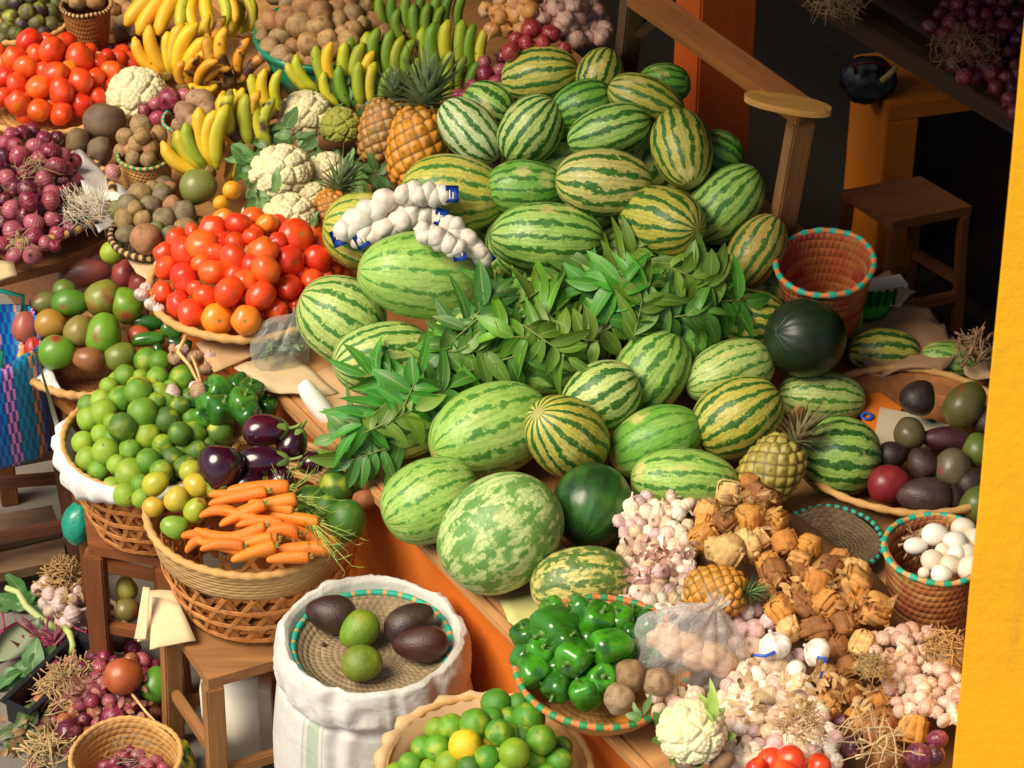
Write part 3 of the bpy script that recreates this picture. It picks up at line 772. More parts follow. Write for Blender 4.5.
# orange masonry bench inside
q = P(888, 106, .62); e = empty('masonry_bench', V((q.x, q.y, 0)), 'low orange plastered bench with a dark opening, inside the stall', 'masonry bench')
BR = Matrix.Rotation(radians(14), 3, 'Z')
def bbox(name, x0, x1, y0, y1, z0, z1, color, mat=M['plast']):
    bm = bmesh.new(); add_box(bm, V(((x0 + x1) / 2, (y0 + y1) / 2, (z0 + z1) / 2)), x1 - x0, y1 - y0, z1 - z0, None, .004)
    return part(name, mesh(name, bm, False, [mat]), e, Matrix.Translation(V((q.x, q.y, 0))) @ BR.to_4x4(), color)
bbox('pier', 0, .10, 0, .30, 0, .56, hx(236, 130, 20)); bbox('lintel', 0, .62, .002, .30, .562, .62, hx(236, 130, 22)); bbox('pier', .52, .62, 0, .30, 0, .56, hx(236, 130, 20))
bbox('recess_shade', .10, .52, .2, .29, 0, .56, hx(40, 30, 24))  # dark panel paints the shade inside the bench opening
# trestle of planks leaning over the melons
e = empty('plank_trestle', P(772, 290, .84), 'rough wooden trestle with a long sloping plank beside the watermelon heap', 'trestle')
a, b = P(802, 118, 1.46), P(770, 292, .84)
beam('post', a, b, .055, .05, M['wood'], e, OWOOD, up=V((.3, -1, 0)))
c1, c2 = P(806, 114, 1.50), P(634, -8, 1.66)
beam('sloping_plank', c1, c2, .06, .05, M['wood'], e, hx(160, 96, 44), up=V((0, -.5, 1)))
a2 = P(634, -10, 1.60); beam('post', a2, P(624, 80, 1.1), .05, .05, M['wood'], e, DWOOD, up=V((.3, -1, 0)))
beam('brace', P(637, 32, 1.4), P(668, 10, 1.5), .03, .03, M['wood'], e, DWOOD, up=V((0, -1, 0)))
pc = P(788, 101, 1.545); bm = bmesh.new(); n = 40
vs = [bm.verts.new((.105 * (abs(cos(2 * pi * i / n)) ** .8) * (1 if cos(2 * pi * i / n) > 0 else -1), .036 * sin(2 * pi * i / n), 0)) for i in range(n)]
f = bm.faces.new(vs); r_ = bmesh.ops.extrude_face_region(bm, geom=[f])
for v in r_['geom']:
    if isinstance(v, bmesh.types.BMVert): v.co.z -= .016
bmesh.ops.recalc_face_normals(bm, faces=bm.faces)
o = part('rounded_end_board', mesh('end_board', bm, False, [M['wood']]), e, Matrix.Translation(pc) @ Matrix.Rotation(radians(-20), 4, 'Z') @ Matrix.Rotation(radians(-4), 4, 'X'), hx(206, 150, 72))
bm = bmesh.new(); add_tube(bm, [P(747, 92, 1.53), P(750, 98, 1.50), P(748, 104, 1.48)], .0015, 5); part('string', mesh('string', bm, True, [M['straw']]), e, Matrix.Identity(4), hx(200, 160, 90))
for x in e.children:
    if x.name.startswith('string'): x.matrix_parent_inverse = mw(e).inverted()
# stools
def stool(label, corners, z, legh, color, cat='stool', lw=.04, inset=.12, dz=.03, rails=True):
    w = [P(x, y, z) for x, y in corners]; c = sum(w, V((0, 0, 0))) / 4
    e = empty('stool', V((c.x, c.y, z - legh)), label, cat)
    slab('seat', corners, z, dz, M['wood'], color, e)
    ft = []
    for p in w:
        t = p + (c - p) * inset - V((0, 0, dz + .001)); b_ = p + (c - p) * (inset - .10) - V((0, 0, legh)); b_.z = z - legh
        beam('leg', t, b_, lw, lw, M['wood'], e, color, up=(w[1] - w[0])); ft.append((t, b_))
    if rails:
        for i in range(4):
            (t0, b0), (t1, b1) = ft[i], ft[(i + 1) % 4]; k = .55 if i % 2 else .68
            beam('stretcher', t0.lerp(b0, k), t1.lerp(b1, k), .022, .035, M['wood'], e, color)
    return e
stool('brown wooden stool standing inside the stall behind the red basket', [(893, 222), (972, 206), (920, 176), (842, 190)], .45, .45, hx(140, 84, 44), lw=.03)
stool('wooden stool under the big openwork basket of carrots', [(208, 680), (318, 648), (268, 585), (160, 610)], .44, .44, OWOOD, lw=.045)
stool('dark wooden stool under the blue woven bag', [(66, 448), (60, 400), (-70, 410), (-50, 470)], .44, .44, hx(110, 66, 42), lw=.045, inset=.1)
stool('low brown stool under the basket of limes', [(170, 560), (190, 500), (80, 480), (88, 545)], .46, .46, hx(130, 74, 36), lw=.05)
stool('stool under the basket of limes at the bottom edge', [(440, 860), (560, 860), (560, 790), (440, 790)], .575, .575, WOOD, lw=.04)
# tables on the left
def table(label, pts, z, th, color, legs):
    w = [P(x, y, z) for x, y in pts]; c = sum(w, V((0, 0, 0))) / len(w); e = empty('table', V((c.x, c.y, 0)), label, 'table')
    slab('tabletop', pts, z, th, M['wood'], color, e)
    for (x, y) in legs:
        q = P(x, y, z - th - .001); beam('leg', q, V((q.x, q.y, 0)), .05, .05, M['wood'], e, color, up=V((1, .3, 0)))
    return e
table('brown wooden table under the red onions and the back tomatoes', [(-90, 300), (60, 262), (146, 222), (172, 120), (60, -140), (-160, -140)], .788, .03, hx(150, 94, 48), [(-20, 275), (120, 225), (30, 60)])
table('small brown wooden table under the mango platter', [(40, 384), (92, 425), (160, 440), (262, 400), (170, 330), (70, 330)], .625, .03, hx(176, 112, 52), [(70, 398), (150, 425), (215, 372)])
# shelf of boards on the floor at the left
e = empty('board_step', P(20, 560, 0), 'low step of worn dark boards on the floor under the blue bag', 'step')
slab('board', [(-60, 585), (66, 560), (60, 520), (-60, 540)], .10, .03, M['wood'], hx(120, 92, 62), e)
slab('board', [(-60, 555), (60, 528), (52, 505), (-60, 525)], .135, .03, M['wood'], hx(104, 80, 56), e)
slab('riser', [(-60, 590), (66, 566), (66, 560), (-60, 584)], .068, .067, M['wood'], hx(84, 64, 46), e)
# dark shelf high on the right, inside
e = empty('hanging_shelf', P(900, 60, 1.05), 'dark plank shelf inside the stall that carries red onions', 'shelf')
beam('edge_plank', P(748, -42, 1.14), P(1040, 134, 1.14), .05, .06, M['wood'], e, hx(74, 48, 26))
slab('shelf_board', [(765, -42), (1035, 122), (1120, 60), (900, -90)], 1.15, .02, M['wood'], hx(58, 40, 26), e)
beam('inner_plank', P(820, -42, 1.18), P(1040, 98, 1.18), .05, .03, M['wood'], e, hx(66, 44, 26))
# lighting ---------------------------------------------------------------
w = bpy.data.worlds.new('World'); S.world = w; w.use_nodes = True; nt = w.node_tree; bg = nt.nodes['Background']
sky = nt.nodes.new('ShaderNodeTexSky'); sky.sky_type = 'NISHITA'; sky.sun_disc = False
SUN = V((-.72, -.42, 1.12)).normalized()
sky.sun_elevation = math.asin(SUN.z); sky.sun_rotation = atan2(SUN.x, SUN.y)
nt.links.new(sky.outputs[0], bg.inputs[0]); bg.inputs[1].default_value = .085
sl = bpy.data.lights.new('sun', 'SUN'); sl.energy = 3.7; sl.angle = radians(34); sl.color = (1, .88, .68)
so = bpy.data.objects.new('sun', sl); COL.objects.link(so); so.rotation_euler = (-SUN).to_track_quat('-Z', 'Y').to_euler()
S.view_settings.view_transform = 'Standard'; S.view_settings.look = 'None'; S.view_settings.exposure = .42; S.view_settings.gamma = 1
# ================================================================== WATERMELONS
def heap_z(p):
    n, d = fnd(p); w = 1 - .82 * max(0, min(1, (d - .1) / .75)); t = max(0, min(1.05, n - .08))
    left = max(0, min(1, (d + 1.1) / .5 + .2))
    return .80 + .40 * w * left * t
YG = (.56, .47, .07); PG = (.50, .60, .17); LG = (.36, .55, .11); BG = (.15, .40, .04); PY = (.66, .56, .17); WG = (.62, .68, .36)
# px, py, length px, width px, axis angle, tilt to the viewer, colour, stripe threshold, label, extra
ML = [
 (470, 131, 78, 54, -48, 8, WG, .15, 'pale striped watermelon leaning down to the right beside the pineapple', {}),
 (489, 106, 56, 50, -30, 20, LG, .1, 'small green watermelon peeping out behind the pale one beside the pineapple', {}),
 (454, 194, 106, 78, -6, 5, YG, .35, 'yellow green watermelon carrying the upper garlic nets', {}),
 (426, 275, 136, 88, 176, 14, LG, .62, 'large light green watermelon right below the garlic nets', {}),
 (368, 232, 92, 80, 170, 10, YG, .35, 'watermelon mostly hidden under the leftmost garlic net, beside tomatoes', {}),
 (341, 318, 92, 86, 150, 12, PG, .35, 'watermelon touching the tomato basket and the green plastic bag', {}),
 (384, 358, 102, 74, 190, 18, PG, .25, 'striped watermelon at the counter edge just above the leaves', {}),
 (540, 75, 78, 58, 8, 12, YG, .1, 'yellowish striped watermelon topmost of the heap under the garlic braid', {}),
 (600, 75, 56, 48, 70, -10, YG, 0, 'small dim watermelon at the top right of the topmost yellow one', {}),
 (531, 130, 76, 62, 52, 14, PG, .0, 'watermelon with narrow slanting stripes next to the pale leaning one', {}),
 (583, 106, 66, 52, 20, 0, BG, .0, 'green watermelon in shade between the narrow striped and big round ones', {}),
 (646, 100, 80, 48, -22, 4, YG, .2, 'flat lying yellowish watermelon at the back near the orange pillar', {}),
 (664, 84, 54, 42, 0, 0, BG, .1, 'small green watermelon rearmost beside the orange pillar', {}),
 (609, 131, 86, 54, 16, 8, LG, .1, 'greenish yellow watermelon with net-like veins above the pale long one', {}),
 (682, 149, 82, 62, -78, 25, YG, .1, 'yellow watermelon with stripes running down to its stem end', {}),
 (719, 155, 54, 50, -30, 0, BG, .1, 'green watermelon partly hidden right of the yellow down-striped one', {}),
 (604, 182, 98, 68, 176, 2, PY, .2, 'pale yellow oval watermelon with dark jagged lines at heap centre', {'b': .05}),
 (526, 188, 82, 56, 0, 0, BG, .25, 'bright green watermelon left of the pale yellow oval one', {}),
 (547, 238, 114, 72, -3, 0, LG, .25, 'big green watermelon lying flat above the leaf bunch', {}),
 (661, 220, 88, 68, -20, 48, YG, .1, 'yellow watermelon showing its star-like end above the leaves', {}),
 (726, 204, 92, 66, 46, 5, LG, .25, 'large green watermelon with pale bands at the right shoulder of heap', {}),
 (755, 252, 84, 54, 58, 0, (.5, .32, .06), .1, 'shaded orange yellow watermelon behind the trestle post', {}),
 (750, 318, 78, 60, 172, 6, YG, .0, 'watermelon with broad dark stripes left of the black green one', {}),
 (729, 372, 94, 62, 200, 12, PG, .5, 'pale watermelon with faint veins below the broad striped one', {}),
 (650, 374, 96, 74, 56, 0, LG, .3, 'tall green watermelon half under the lower edge of the leaves', {}),
 (601, 397, 84, 70, 30, 0, PG, .1, 'pale watermelon with dark slanting stripes below the leaf bunch', {}),
 (566, 436, 90, 78, 140, 42, YG, .1, 'yellow watermelon with a pale starry stem end facing up', {'b': .05}),
 (490, 430, 126, 94, 200, 20, LG, .55, 'largest light green watermelon right of the lower leaves', {}),
 (430, 500, 102, 84, 205, 10, LG, .6, 'smooth green watermelon at the counter edge by the dark limes', {}),
 (500, 533, 134, 112, 40, 5, (.56, .66, .26), .6, 'huge mottled watermelon at the front edge of the counter', {}),
 (655, 442, 98, 70, 24, 4, BG, .5, 'mid green watermelon behind the one lying above the garlic', {}),
 (684, 481, 108, 66, 178, 2, LG, .4, 'long green watermelon lying just above the pink garlic bulbs', {}),
 (738, 417, 96, 78, 32, 4, YG, .1, 'watermelon with dark slanted stripes above the small pineapple', {}),
 (580, 582, 102, 72, 8, 4, PY, .1, 'yellow mottled watermelon behind the basket of green peppers', {}),
 (832, 322, 66, 60, 60, 0, LG, .2, 'striped watermelon hidden behind the black green one', {}),
 (884, 352, 72, 50, 176, 0, YG, -.2, 'dark banded watermelon behind the rim of the avocado basket', {}),
 (948, 360, 58, 38, 170, 0, LG, .4, 'small green watermelon by the cardboard, beside the yellow pillar', {}),
 (821, 398, 90, 56, 176, 0, PG, .4, 'pale green watermelon under the black green one', {}),
 (838, 456, 86, 80, 174, 4, LG, .05, 'boldly striped watermelon right of the small pineapple crown', {}),
 # under the leaves
 (540, 312, 100, 74, 10, 0, LG, .3, 'watermelon buried under the upper left of the leaf bunch', {}),
 (628, 308, 100, 70, 20, 0, LG, .3, 'watermelon buried under the middle of the leaf bunch', {}),
 (468, 348, 96, 76, 20, 0, PG, .3, 'watermelon buried under the leaves beside the large light green one', {}),
 (700, 285, 80, 62, 20, 0, YG, .2, 'watermelon buried under the right end of the leaf bunch', {}),
 (545, 362, 90, 70, 0, 0, LG, .3, 'watermelon buried under the lower leaves above the yellow starry one', {}),
 (408, 425, 86, 64, 20, 0, LG, .3, 'watermelon buried under the lower left tail of leaves', {}),
 (688, 335, 66, 54, 100, 0, BG, .1, 'small dark watermelon right of the tall green one under leaves', {}),
]
G_M = 'watermelons heaped on the orange counter'
recs = []
for m in ML:
    px, py, L, Wd, a, tw, colr, th, lab, ex = m
    zf = heap_z
    if px > 780: zf = lambda p: .80
    r = Wd * .5 * .0024; p = solve(px, py, r, zf)
    if lab.startswith('large light green watermelon right'): p = P(px, py, p.z + .07)
    t = (p - CAM).length - ex.get('b', 0)
    recs.append(dict(px=px, py=py, L=L, W=Wd, a=a, tw=tw, col=colr, th=th, lab=lab, kind='melon', p=CAM + ray(px, py) * t, r=(L + Wd) * .25 * mpp(p) * .93, t=t, t0=t))
for (px, py, w_, cc, lab, zf, al) in ((592, 505, 86, (.016, .06, .014), 'round dark green watermelon without stripes at the front', heap_z, 1), (805, 338, 84, (.012, .022, .010), 'round black green watermelon with a pale scar near the red basket', lambda p: .86, 1)):
    p = solve(px, py, w_ * .5 * .0024, zf); t = (p - CAM).length - .04
    recs.append(dict(px=px, py=py, L=w_ * .98, W=w_ * .97, a=250 if px < 700 else 170, tw=40, col=cc, th=1, lab=lab, kind='melon_dark', p=p, r=w_ * .5 * mpp(p) * .95, t=t, t0=t))
relax(recs, 80, .93, .14)
MREC = recs
for i, q in enumerate(recs):
    mp = mpp(q['p']); L = q['L'] * .5 * mp; W = q['W'] * .5 * mp; tw = radians(q['tw'])
    Lt = sqrt(max(W * W * .9, (L * L - (W * sin(tw)) ** 2))) / max(.55, cos(tw)) if q['tw'] else L
    mk = 'melon_mottled' if 'mottled' in q['lab'] else ('melon_black' if 'round black' in q['lab'] else q['kind']); me = ME[mk][i % len(ME[mk])]
    o = link('watermelon', me); setm(o, TRS(q['p'], frame(q['a'], q['tw'], rng.uniform(0, 360)), (min(Lt, L * 1.25), W, W)))
    if q['kind'] == 'melon_dark': o.scale = (W * 1.04, W * .98, W * .98)
    c = q['col']; o.color = (c[0], c[1], c[2], q['th'] if q['kind'] == 'melon' else 1); tag(o, q['lab'], 'watermelon', G_M)
# lower layer filling the dark gaps
UL = [(470, 165), (515, 95), (560, 85), (640, 110), (720, 180), (755, 260), (740, 400), (640, 470), (520, 440), (380, 330), (400, 240)]
k = 0
n = .32
while n < 1.25:
    d = -.95
    while d < .75:
        p = fp(n, d, 0); z = heap_z(p) - .075
        pq = proj(V((p.x, p.y, z)))
        if z > .895 and inpoly(pq[0], pq[1], UL):
            p.z = z; o = link('watermelon', ME['melon'][k % 3]); setm(o, TRS(p, frame(rng.uniform(-60, 60), rng.uniform(-30, 30), rng.uniform(0, 360)), (.125, .092, .092)))
            o.color = (*rng.choice([YG, LG, PG]), .2); tag(o, 'watermelon of the lower layer, mostly hidden in the dark gaps of the heap', 'watermelon', 'lower layer of hidden watermelons'); k += 1
        d += .205
    n += .19
# pale curl on the black green melon
# ------------------------------------------------------------------ leafy bunch
LP = [(345, 445), (358, 415), (400, 372), (440, 350), (480, 312), (540, 280), (620, 262), (690, 272), (735, 276), (722, 300), (690, 322), (600, 345), (545, 368), (470, 372), (435, 392), (405, 450), (372, 466), (350, 462)]
def near_top(px, py):
    """height of the melon surface seen at this pixel"""
    d = ray(px, py); best = None
    for q in MREC:
        c = q['p']; b = (c - CAM).dot(d); dist = ((CAM + d * b) - c).length; rr = (q['L'] + q['W']) * .25 * mpp(c)
        if dist < rr:
            t = b - sqrt(rr * rr - dist * dist)
            if best is None or t < best: best = t
    if best is None:
        return solve(px, py, .04, heap_z)
    return CAM + d * best
r1 = random.Random(5)
spots = fill(LP, 25, .3, 1, 9)
cdist = V((540, 330, 0))
LP2 = spots
for i, (px, py, w_, _) in enumerate(spots):
    c = near_top(px, py) - ray(px, py) * (.03 + .03 * r1.random())
    base_ang = 18 + 30 * noise.noise(V((px * .01, py * .01, 0))) * 3
    if py > 395 and px < 430: base_ang = 245
    ang = radians(base_ang + r1.uniform(-55, 55) + (180 if r1.random() < .35 else 0))
    dirv = (Rv * cos(ang) + Uv * sin(ang) - Fv * r1.uniform(-.1, .25)).normalized()
    bs_, bl = bmesh.new(), bmesh.new()
    L = r1.uniform(.10, .15); pts = [V((0, 0, 0)) - dirv * L * .5 + dirv * L * k / 5 - Fv * .015 * sin(pi * k / 5) for k in range(6)]
    add_tube(bs_, pts, .0024, 6, .0012)
    side0 = dirv.cross(-Fv).normalized(); nl = r1.randint(9, 13)
    for k in range(nl):
        u = .12 + .88 * k / (nl - 1); b = pts[0].lerp(pts[-1], u) - Fv * .012 * sin(pi * u); s = (1 if k % 2 else -1)
        yaw = radians(r1.uniform(30, 85)) * (0 if k == nl - 1 else 1); out = (dirv * cos(yaw) + side0 * s * sin(yaw) - Fv * r1.uniform(-.3, .3)).normalized()
        nr = (-Fv + Rv * r1.uniform(-.7, .7) + Uv * r1.uniform(-.5, .9)).normalized()
        add_leaf(bl, b, out, nr, r1.uniform(.055, .115), r1.uniform(.022, .044), r1.uniform(.1, 1.0), r1.uniform(.15, .7), 7, pw=.85)
    where = ['lower left tail' if px < 430 and py > 380 else 'left part' if px < 470 else 'middle' if px < 600 else 'right part'][0]
    e = empty('leafy_sprig', c, 'sprig of glossy green leaves lying on the watermelons, ' + where + ' of the bunch', 'leafy sprig', 'glossy green sprigs on the watermelons, ' + where)
    part('stem', mesh('stem', bs_, True, [M['stem']]), e, Matrix.Translation(c), hx(120, 130, 60))
    yl = r1.random() < .22
    part('foliage', mesh('foliage', bl, True, [M['leaf']]), e, Matrix.Translation(c), (.17, .30, .03) if yl else (r1.uniform(.05, .13), r1.uniform(.19, .35), r1.uniform(.015, .035)))
# ------------------------------------------------------------------ garlic in nets
def net_mesh(seed):
    """bulbs packed tight inside one net skin"""
    bm = bmesh.new(); r0 = random.Random(seed)
    for i in range(9):
        x = -.86 + 1.72 * i / 8; a = i * 2.3 + seed; off = .11 if 0 < i < 8 else .03
        c = V((x, off * cos(a), off * sin(a))); R = r0.uniform(.36, .43); q = rndR(r0)
        r = bmesh.ops.create_icosphere(bm, subdivisions=4, radius=1)
        for v in r['verts']:
            d = v.co.normalized(); an = atan2(d.y, d.x); k = 1 + .07 * abs(cos(3.5 * an)) * (1 - abs(d.z)) + .05 * noise.noise(d * 2 + c * 3)
            if d.z > .8: k += (d.z - .8) * 1.0
            v.co = c + q @ (V((d.x, d.y, d.z * .86)) * R * k)
    for _ in range(1): bmesh.ops.smooth_vert(bm, verts=bm.verts, factor=.4, use_axis_x=True, use_axis_y=True, use_axis_z=True)
    for s_ in (-1, 1):
        add_tube(bm, [V((s_ * .95, 0, 0)), V((s_ * 1.1, .02, 0)), V((s_ * 1.24, .06, 0))], .10, 10, .05)
    bmesh.ops.recalc_face_normals(bm, faces=bm.faces)
    return mesh('netted_garlic', bm, True, [M['net']])
def net_mat():
    N = NT('white_net_over_garlic'); co = N.coord(); m = N.n('Mapping', {'Vector': co, 'Rotation': (0, 0, .78), 'Scale': (26, 26, 26)}).outputs[0]
    ch = N.n('TexChecker', {'Vector': m, 'Scale': 1.0, 'Color1': (.74, .68, .58, 1), 'Color2': (.66, .58, .47, 1)}).outputs[0]
    n = N.noise(co, 3, 3); N.base(N.mix(N.mr(n, .45, .7, 0, .45), ch, (.62, .48, .42, 1))); N.rough(.5); N.bump(ch, .001, .5); return N.m
M['net'] = net_mat(); ME['net'] = [net_mesh(1), net_mesh(4), net_mesh(7)]
NETS = [(365, 216, 54, 26, 36, (338, 238, -70), 'leftmost white net of garlic with a blue tag at its lower end'),
        (384, 228, 56, 25, 22, (361, 240, -60), 'second white net of garlic from the left, above the light green watermelon'),
        (424, 195, 44, 23, 178, (452, 194, 90), 'uppermost white net of garlic with a bright blue label'),
        (421, 215, 42, 23, -12, (441, 217, 80), 'middle white net of garlic crossing the others'),
        (440, 240, 42, 22, -26, (459, 252, -80), 'lower right white net of garlic with a blue tag hanging off'),
        (466, 241, 50, 22, -44, (486, 256, -50), 'rightmost white net of garlic pointing down to the right')]
for i, (px, py, L, W, a, tg, lab) in enumerate(NETS):
    c = near_top(px, py) - ray(px, py) * (.028 + (.02 if i in (2, 3) else 0)); mp = mpp(c)
    e = empty('garlic_net', c - V((0, 0, .03)), lab, 'net of garlic', 'white garlic nets lying on the watermelons')
    part('net', ME['net'][i % 3], e, TRS(c, frame(a, 0, 40 * i), (L * .55 * mp, W * .58 * mp / .48, W * .58 * mp / .48)), (1, 1, 1))
    tc = near_top(tg[0], tg[1]) - ray(px, py) * .045; bm = bmesh.new(); R_ = frame(tg[2], 0)
    for u in range(5): pass
    g0 = [[bm.verts.new(R_ @ V(((u / 4 - .5) * .042, (v / 3 - .5) * .032, .006 * sin(u * 1.3 + v)))) for v in range(4)] for u in range(5)]
    for u in range(4):
        for v in range(3): bm.faces.new((g0[u][v], g0[u + 1][v], g0[u + 1][v + 1], g0[u][v + 1]))
    r_ = bmesh.ops.solidify(bm, geom=bm.faces[:], thickness=.0015)
    tgo = part('tag', mesh('tag', bm, True, [M['blue_tag']]), e, Matrix.Translation(tc))
    bm = bmesh.new()
    for (x0, x1, y) in ((-.012, .010, .006), (-.012, .004, -.002)):
        add_box(bm, V(((x0 + x1) / 2, y, .0)), x1 - x0, .0025, .0008)
    for v in bm.verts: v.co = R_ @ (v.co + V((0, 0, .008)))
    mk = part('printed_mark', mesh('printed_mark', bm, False, [M['cloth']]), tgo, Matrix.Translation(tc))
# ================================================================== BASKETS AND PRODUCE, LEFT
RED = [('bright red tomato', (.82, .065, .012)), ('deep red tomato', (.70, .035, .010)), ('orange red tomato', (.86, .12, .012)), ('orange tomato', (.88, .24, .015))]
ONI = [('purple red onion', (.24, .02, .055)), ('pink onion', (.48, .12, .15)), ('dark purple onion', (.12, .012, .03)), ('rosy onion', (.38, .06, .09))]
POT = [('brown potato', (.42, .25, .09)), ('dusty potato', (.34, .21, .09)), ('reddish potato', (.40, .19, .07))]
LIM = [('green lime', (.10, .26, .015)), ('yellow green lime', (.26, .40, .03)), ('mid green lime', (.15, .31, .025)), ('rough dark lime', (.08, .17, .02)), ('yellow lime', (.46, .46, .03))]
def one(kind, name, cat, label, px, py, w, l, a, tw, col, zf, group=None, spin=0, v=0, b=0, stem=None):
    r = w * .5 * .0024; p = solve(px, py, r, zf); p = p - ray(px, py) * b; mp = mpp(p); R = w * .5 * mp
    Mx = TRS(p, frame(a, tw, spin), (R * l, R, R))
    if stem:
        e = empty(name, p - V((0, 0, R)), label, cat, group); part('body', ME[kind][v], e, Mx, col); part(stem[0], ME[stem[1]][0], e, Mx, stem[2]); return e
    o = link(name, ME[kind][v % len(ME[kind])]); setm(o, Mx); o.color = (*col[:3], 1); return tag(o, label, cat, group)
def tray(name, label, px, py, z, rpx, h, wm, rims, **k): return basket(name, label, k.pop('cat', 'tray'), px, py, z, rpx, h, k.pop('rb', .72), wm, rims, **k)
TAN = [m_tan_rim, m_tan_rim]
# ---- back left tomatoes
tray('woven_tray', 'wide round tan tray under the back left heap of tomatoes', 52, 92, .87, 80, .055, w_tan, TAN, rr=.009)
t1 = TT('A1', *[(x, y, w) for x, y, w in ((110, 155, 90), (175, 155, 55), (55, 225, 85), (100, 262, 90), (135, 210, 75), (200, 195, 100), (250, 165, 85), (305, 225, 110), (215, 280, 90), (150, 335, 95), (305, 315, 95), (65, 320, 75), (20, 295, 75), (15, 375, 75), (70, 395, 85), (150, 422, 85), (235, 352, 100), (235, 435, 85), (312, 405, 85), (375, 375, 75), (365, 300, 75), (430, 275, 85), (380, 240, 70), (505, 240, 85), (435, 335, 75), (495, 305, 70), (450, 225, 70), (10, 245, 60), (165, 270, 60), (340, 195, 60), (410, 220, 60), (-50, 270, 90), (-60, 350, 90), (-20, 200, 80), (470, 200, 60))])
t1 = [(a, b, c, {'c': 0 if i % 3 else (2 if i % 2 else 1)}) for i, (a, b, c) in enumerate(t1)]
t1 = infill(t1, (50, 84, 66, 34), 19, 2)
heap(t1, dome(48, 84, .845, 84, .09), 'tomato', 'tomato', 'tomato', 'the back left tomato tray', 'tomatoes on the back left tray', [(a, c) for a, c in RED], share=None)
# ---- dark fruit and small potato basket top left
tray('woven_tray', 'tan tray of dusky plums in the top left corner', 20, 18, .87, 50, .05, w_tan, TAN)
heap(TT('A1', *[(x, y, w) for x, y, w in ((15, 15, 60), (60, 10, 60), (105, 45, 60), (150, 40, 60), (40, 70, 65), (85, 95, 60), (140, 85, 60), (25, 110, 58), (190, 95, 65), (195, 45, 60), (10, 150, 55), (60, 130, 55), (215, 10, 60), (110, -5, 55), (165, -10, 60), (225, 60, 50), (-30, 60, 60), (-30, 120, 60), (20, -40, 60), (80, -40, 60), (150, -50, 60), (115, 130, 50), (165, 125, 50))]),
     dome(20, 14, .85, 55, .07), 'citrus', 'plum', 'plum', 'the top left plum tray', 'dusky plums in the top left corner', [('olive plum', (.10, .10, .025)), ('dark purple plum', (.045, .025, .03)), ('brown green plum', (.13, .11, .04))])
basket('woven_basket', 'small brown bucket basket of potatoes in front of the top edge', 'basket', 86, 5, .98, 25, .13, .74, w_brown, [m_dark_rim, m_tan_rim], rr=.006, seed=3)
heap(TT('A1', (300, 5, 66), (365, 2, 70), (270, -12, 60), (330, -30, 70), (390, -25, 66), (260, -40, 60)), flatz(.965), 'potato', 'potato', 'potato', 'the small brown bucket basket', 'potatoes in the brown bucket basket', POT, size=(1.1, 1.3))
heap(TT('A1', (475, 130, 78), (430, 95, 60), (470, 10, 66), (530, 5, 60), (500, 45, 60), (435, 40, 60)), flatz(.80), 'potato', 'potato', 'potato', 'the loose pile beside the bucket basket', 'loose potatoes beside the bucket basket', POT, size=(1.05, 1.25))
o = slab('paper_sheet', [(112, 16), (158, 8), (166, 22), (130, 34)], .87, .002, M['card'], hx(176, 142, 104), wob=.02, sub=3); tag(o, 'sheet of brown wrapping paper beside the potatoes near the yellow bananas', 'paper')
o = slab('printed_packet', [(92, 44), (132, 38), (142, 54), (104, 62)], .83, .012, M['card'], hx(206, 40, 26), wob=.01, sub=3); tag(o, 'crumpled red and white printed packet behind the back left tomatoes', 'packet')
q = P(116, 46, .845)
for k in range(5):
    s_ = slab('printed_stripe', [(100 + 7 * k, 47 - k), (104 + 7 * k, 46 - k), (106 + 7 * k, 52 - k), (102 + 7 * k, 53 - k)], .838, .003, M['cloth'], None, o)
# rear wood behind
# ---- cauliflower with leaves
def cauliflower(label, px, py, w, zf, leaves=6, ang=90, tw=60, b=0, spin=0, col=(.74, .66, .38), lcol=(.10, .24, .05), group='cauliflowers', ll=.62, v=0, name='cauliflower', cat='cauliflower', dang=None):
    r = w * .5 * .0024; p = solve(px, py, r * .8, zf) - ray(px, py) * b; R = w * .5 * mpp(p); F_ = frame(ang, tw, spin)
    e = empty(name, p - V((0, 0, R)), label, cat, group); part('curd', ME['cauli'][v], e, TRS(p, F_, (R * 1.08,) * 3), col)
    if leaves:
        bm = bmesh.new(); r0 = random.Random(int(px))
        for i in range(leaves):
            a = 2 * pi * i / leaves + r0.uniform(-.3, .3); rad = V((0, cos(a), sin(a))); b0 = rad * .45 + V((-.55, 0, 0)); d = rad * .75 + V((r0.uniform(.2, .7), 0, 0))
            add_leaf(bm, b0, d, V((1, 0, 0)) - rad * .4, r0.uniform(.9, 1.4) * ll / .62, r0.uniform(.4, .62), r0.uniform(-.35, .15), .35, 8, pw=.7)
        for vv in bm.verts: vv.co += V((.04 * noise.noise(vv.co * 6), .04 * noise.noise(vv.co * 6 + V((5, 0, 0))), .04 * noise.noise(vv.co * 6 + V((0, 5, 0)))))
        part('leaves', mesh('leaves', bm, True, [M['leaf']]), e, TRS(p, F_, (R,) * 3), lcol)
    return e
cauliflower('cream cauliflower curd without leaves beside the back left tomatoes', 137, 97, 58, flatz(.83), 0, 90, 75, v=1)
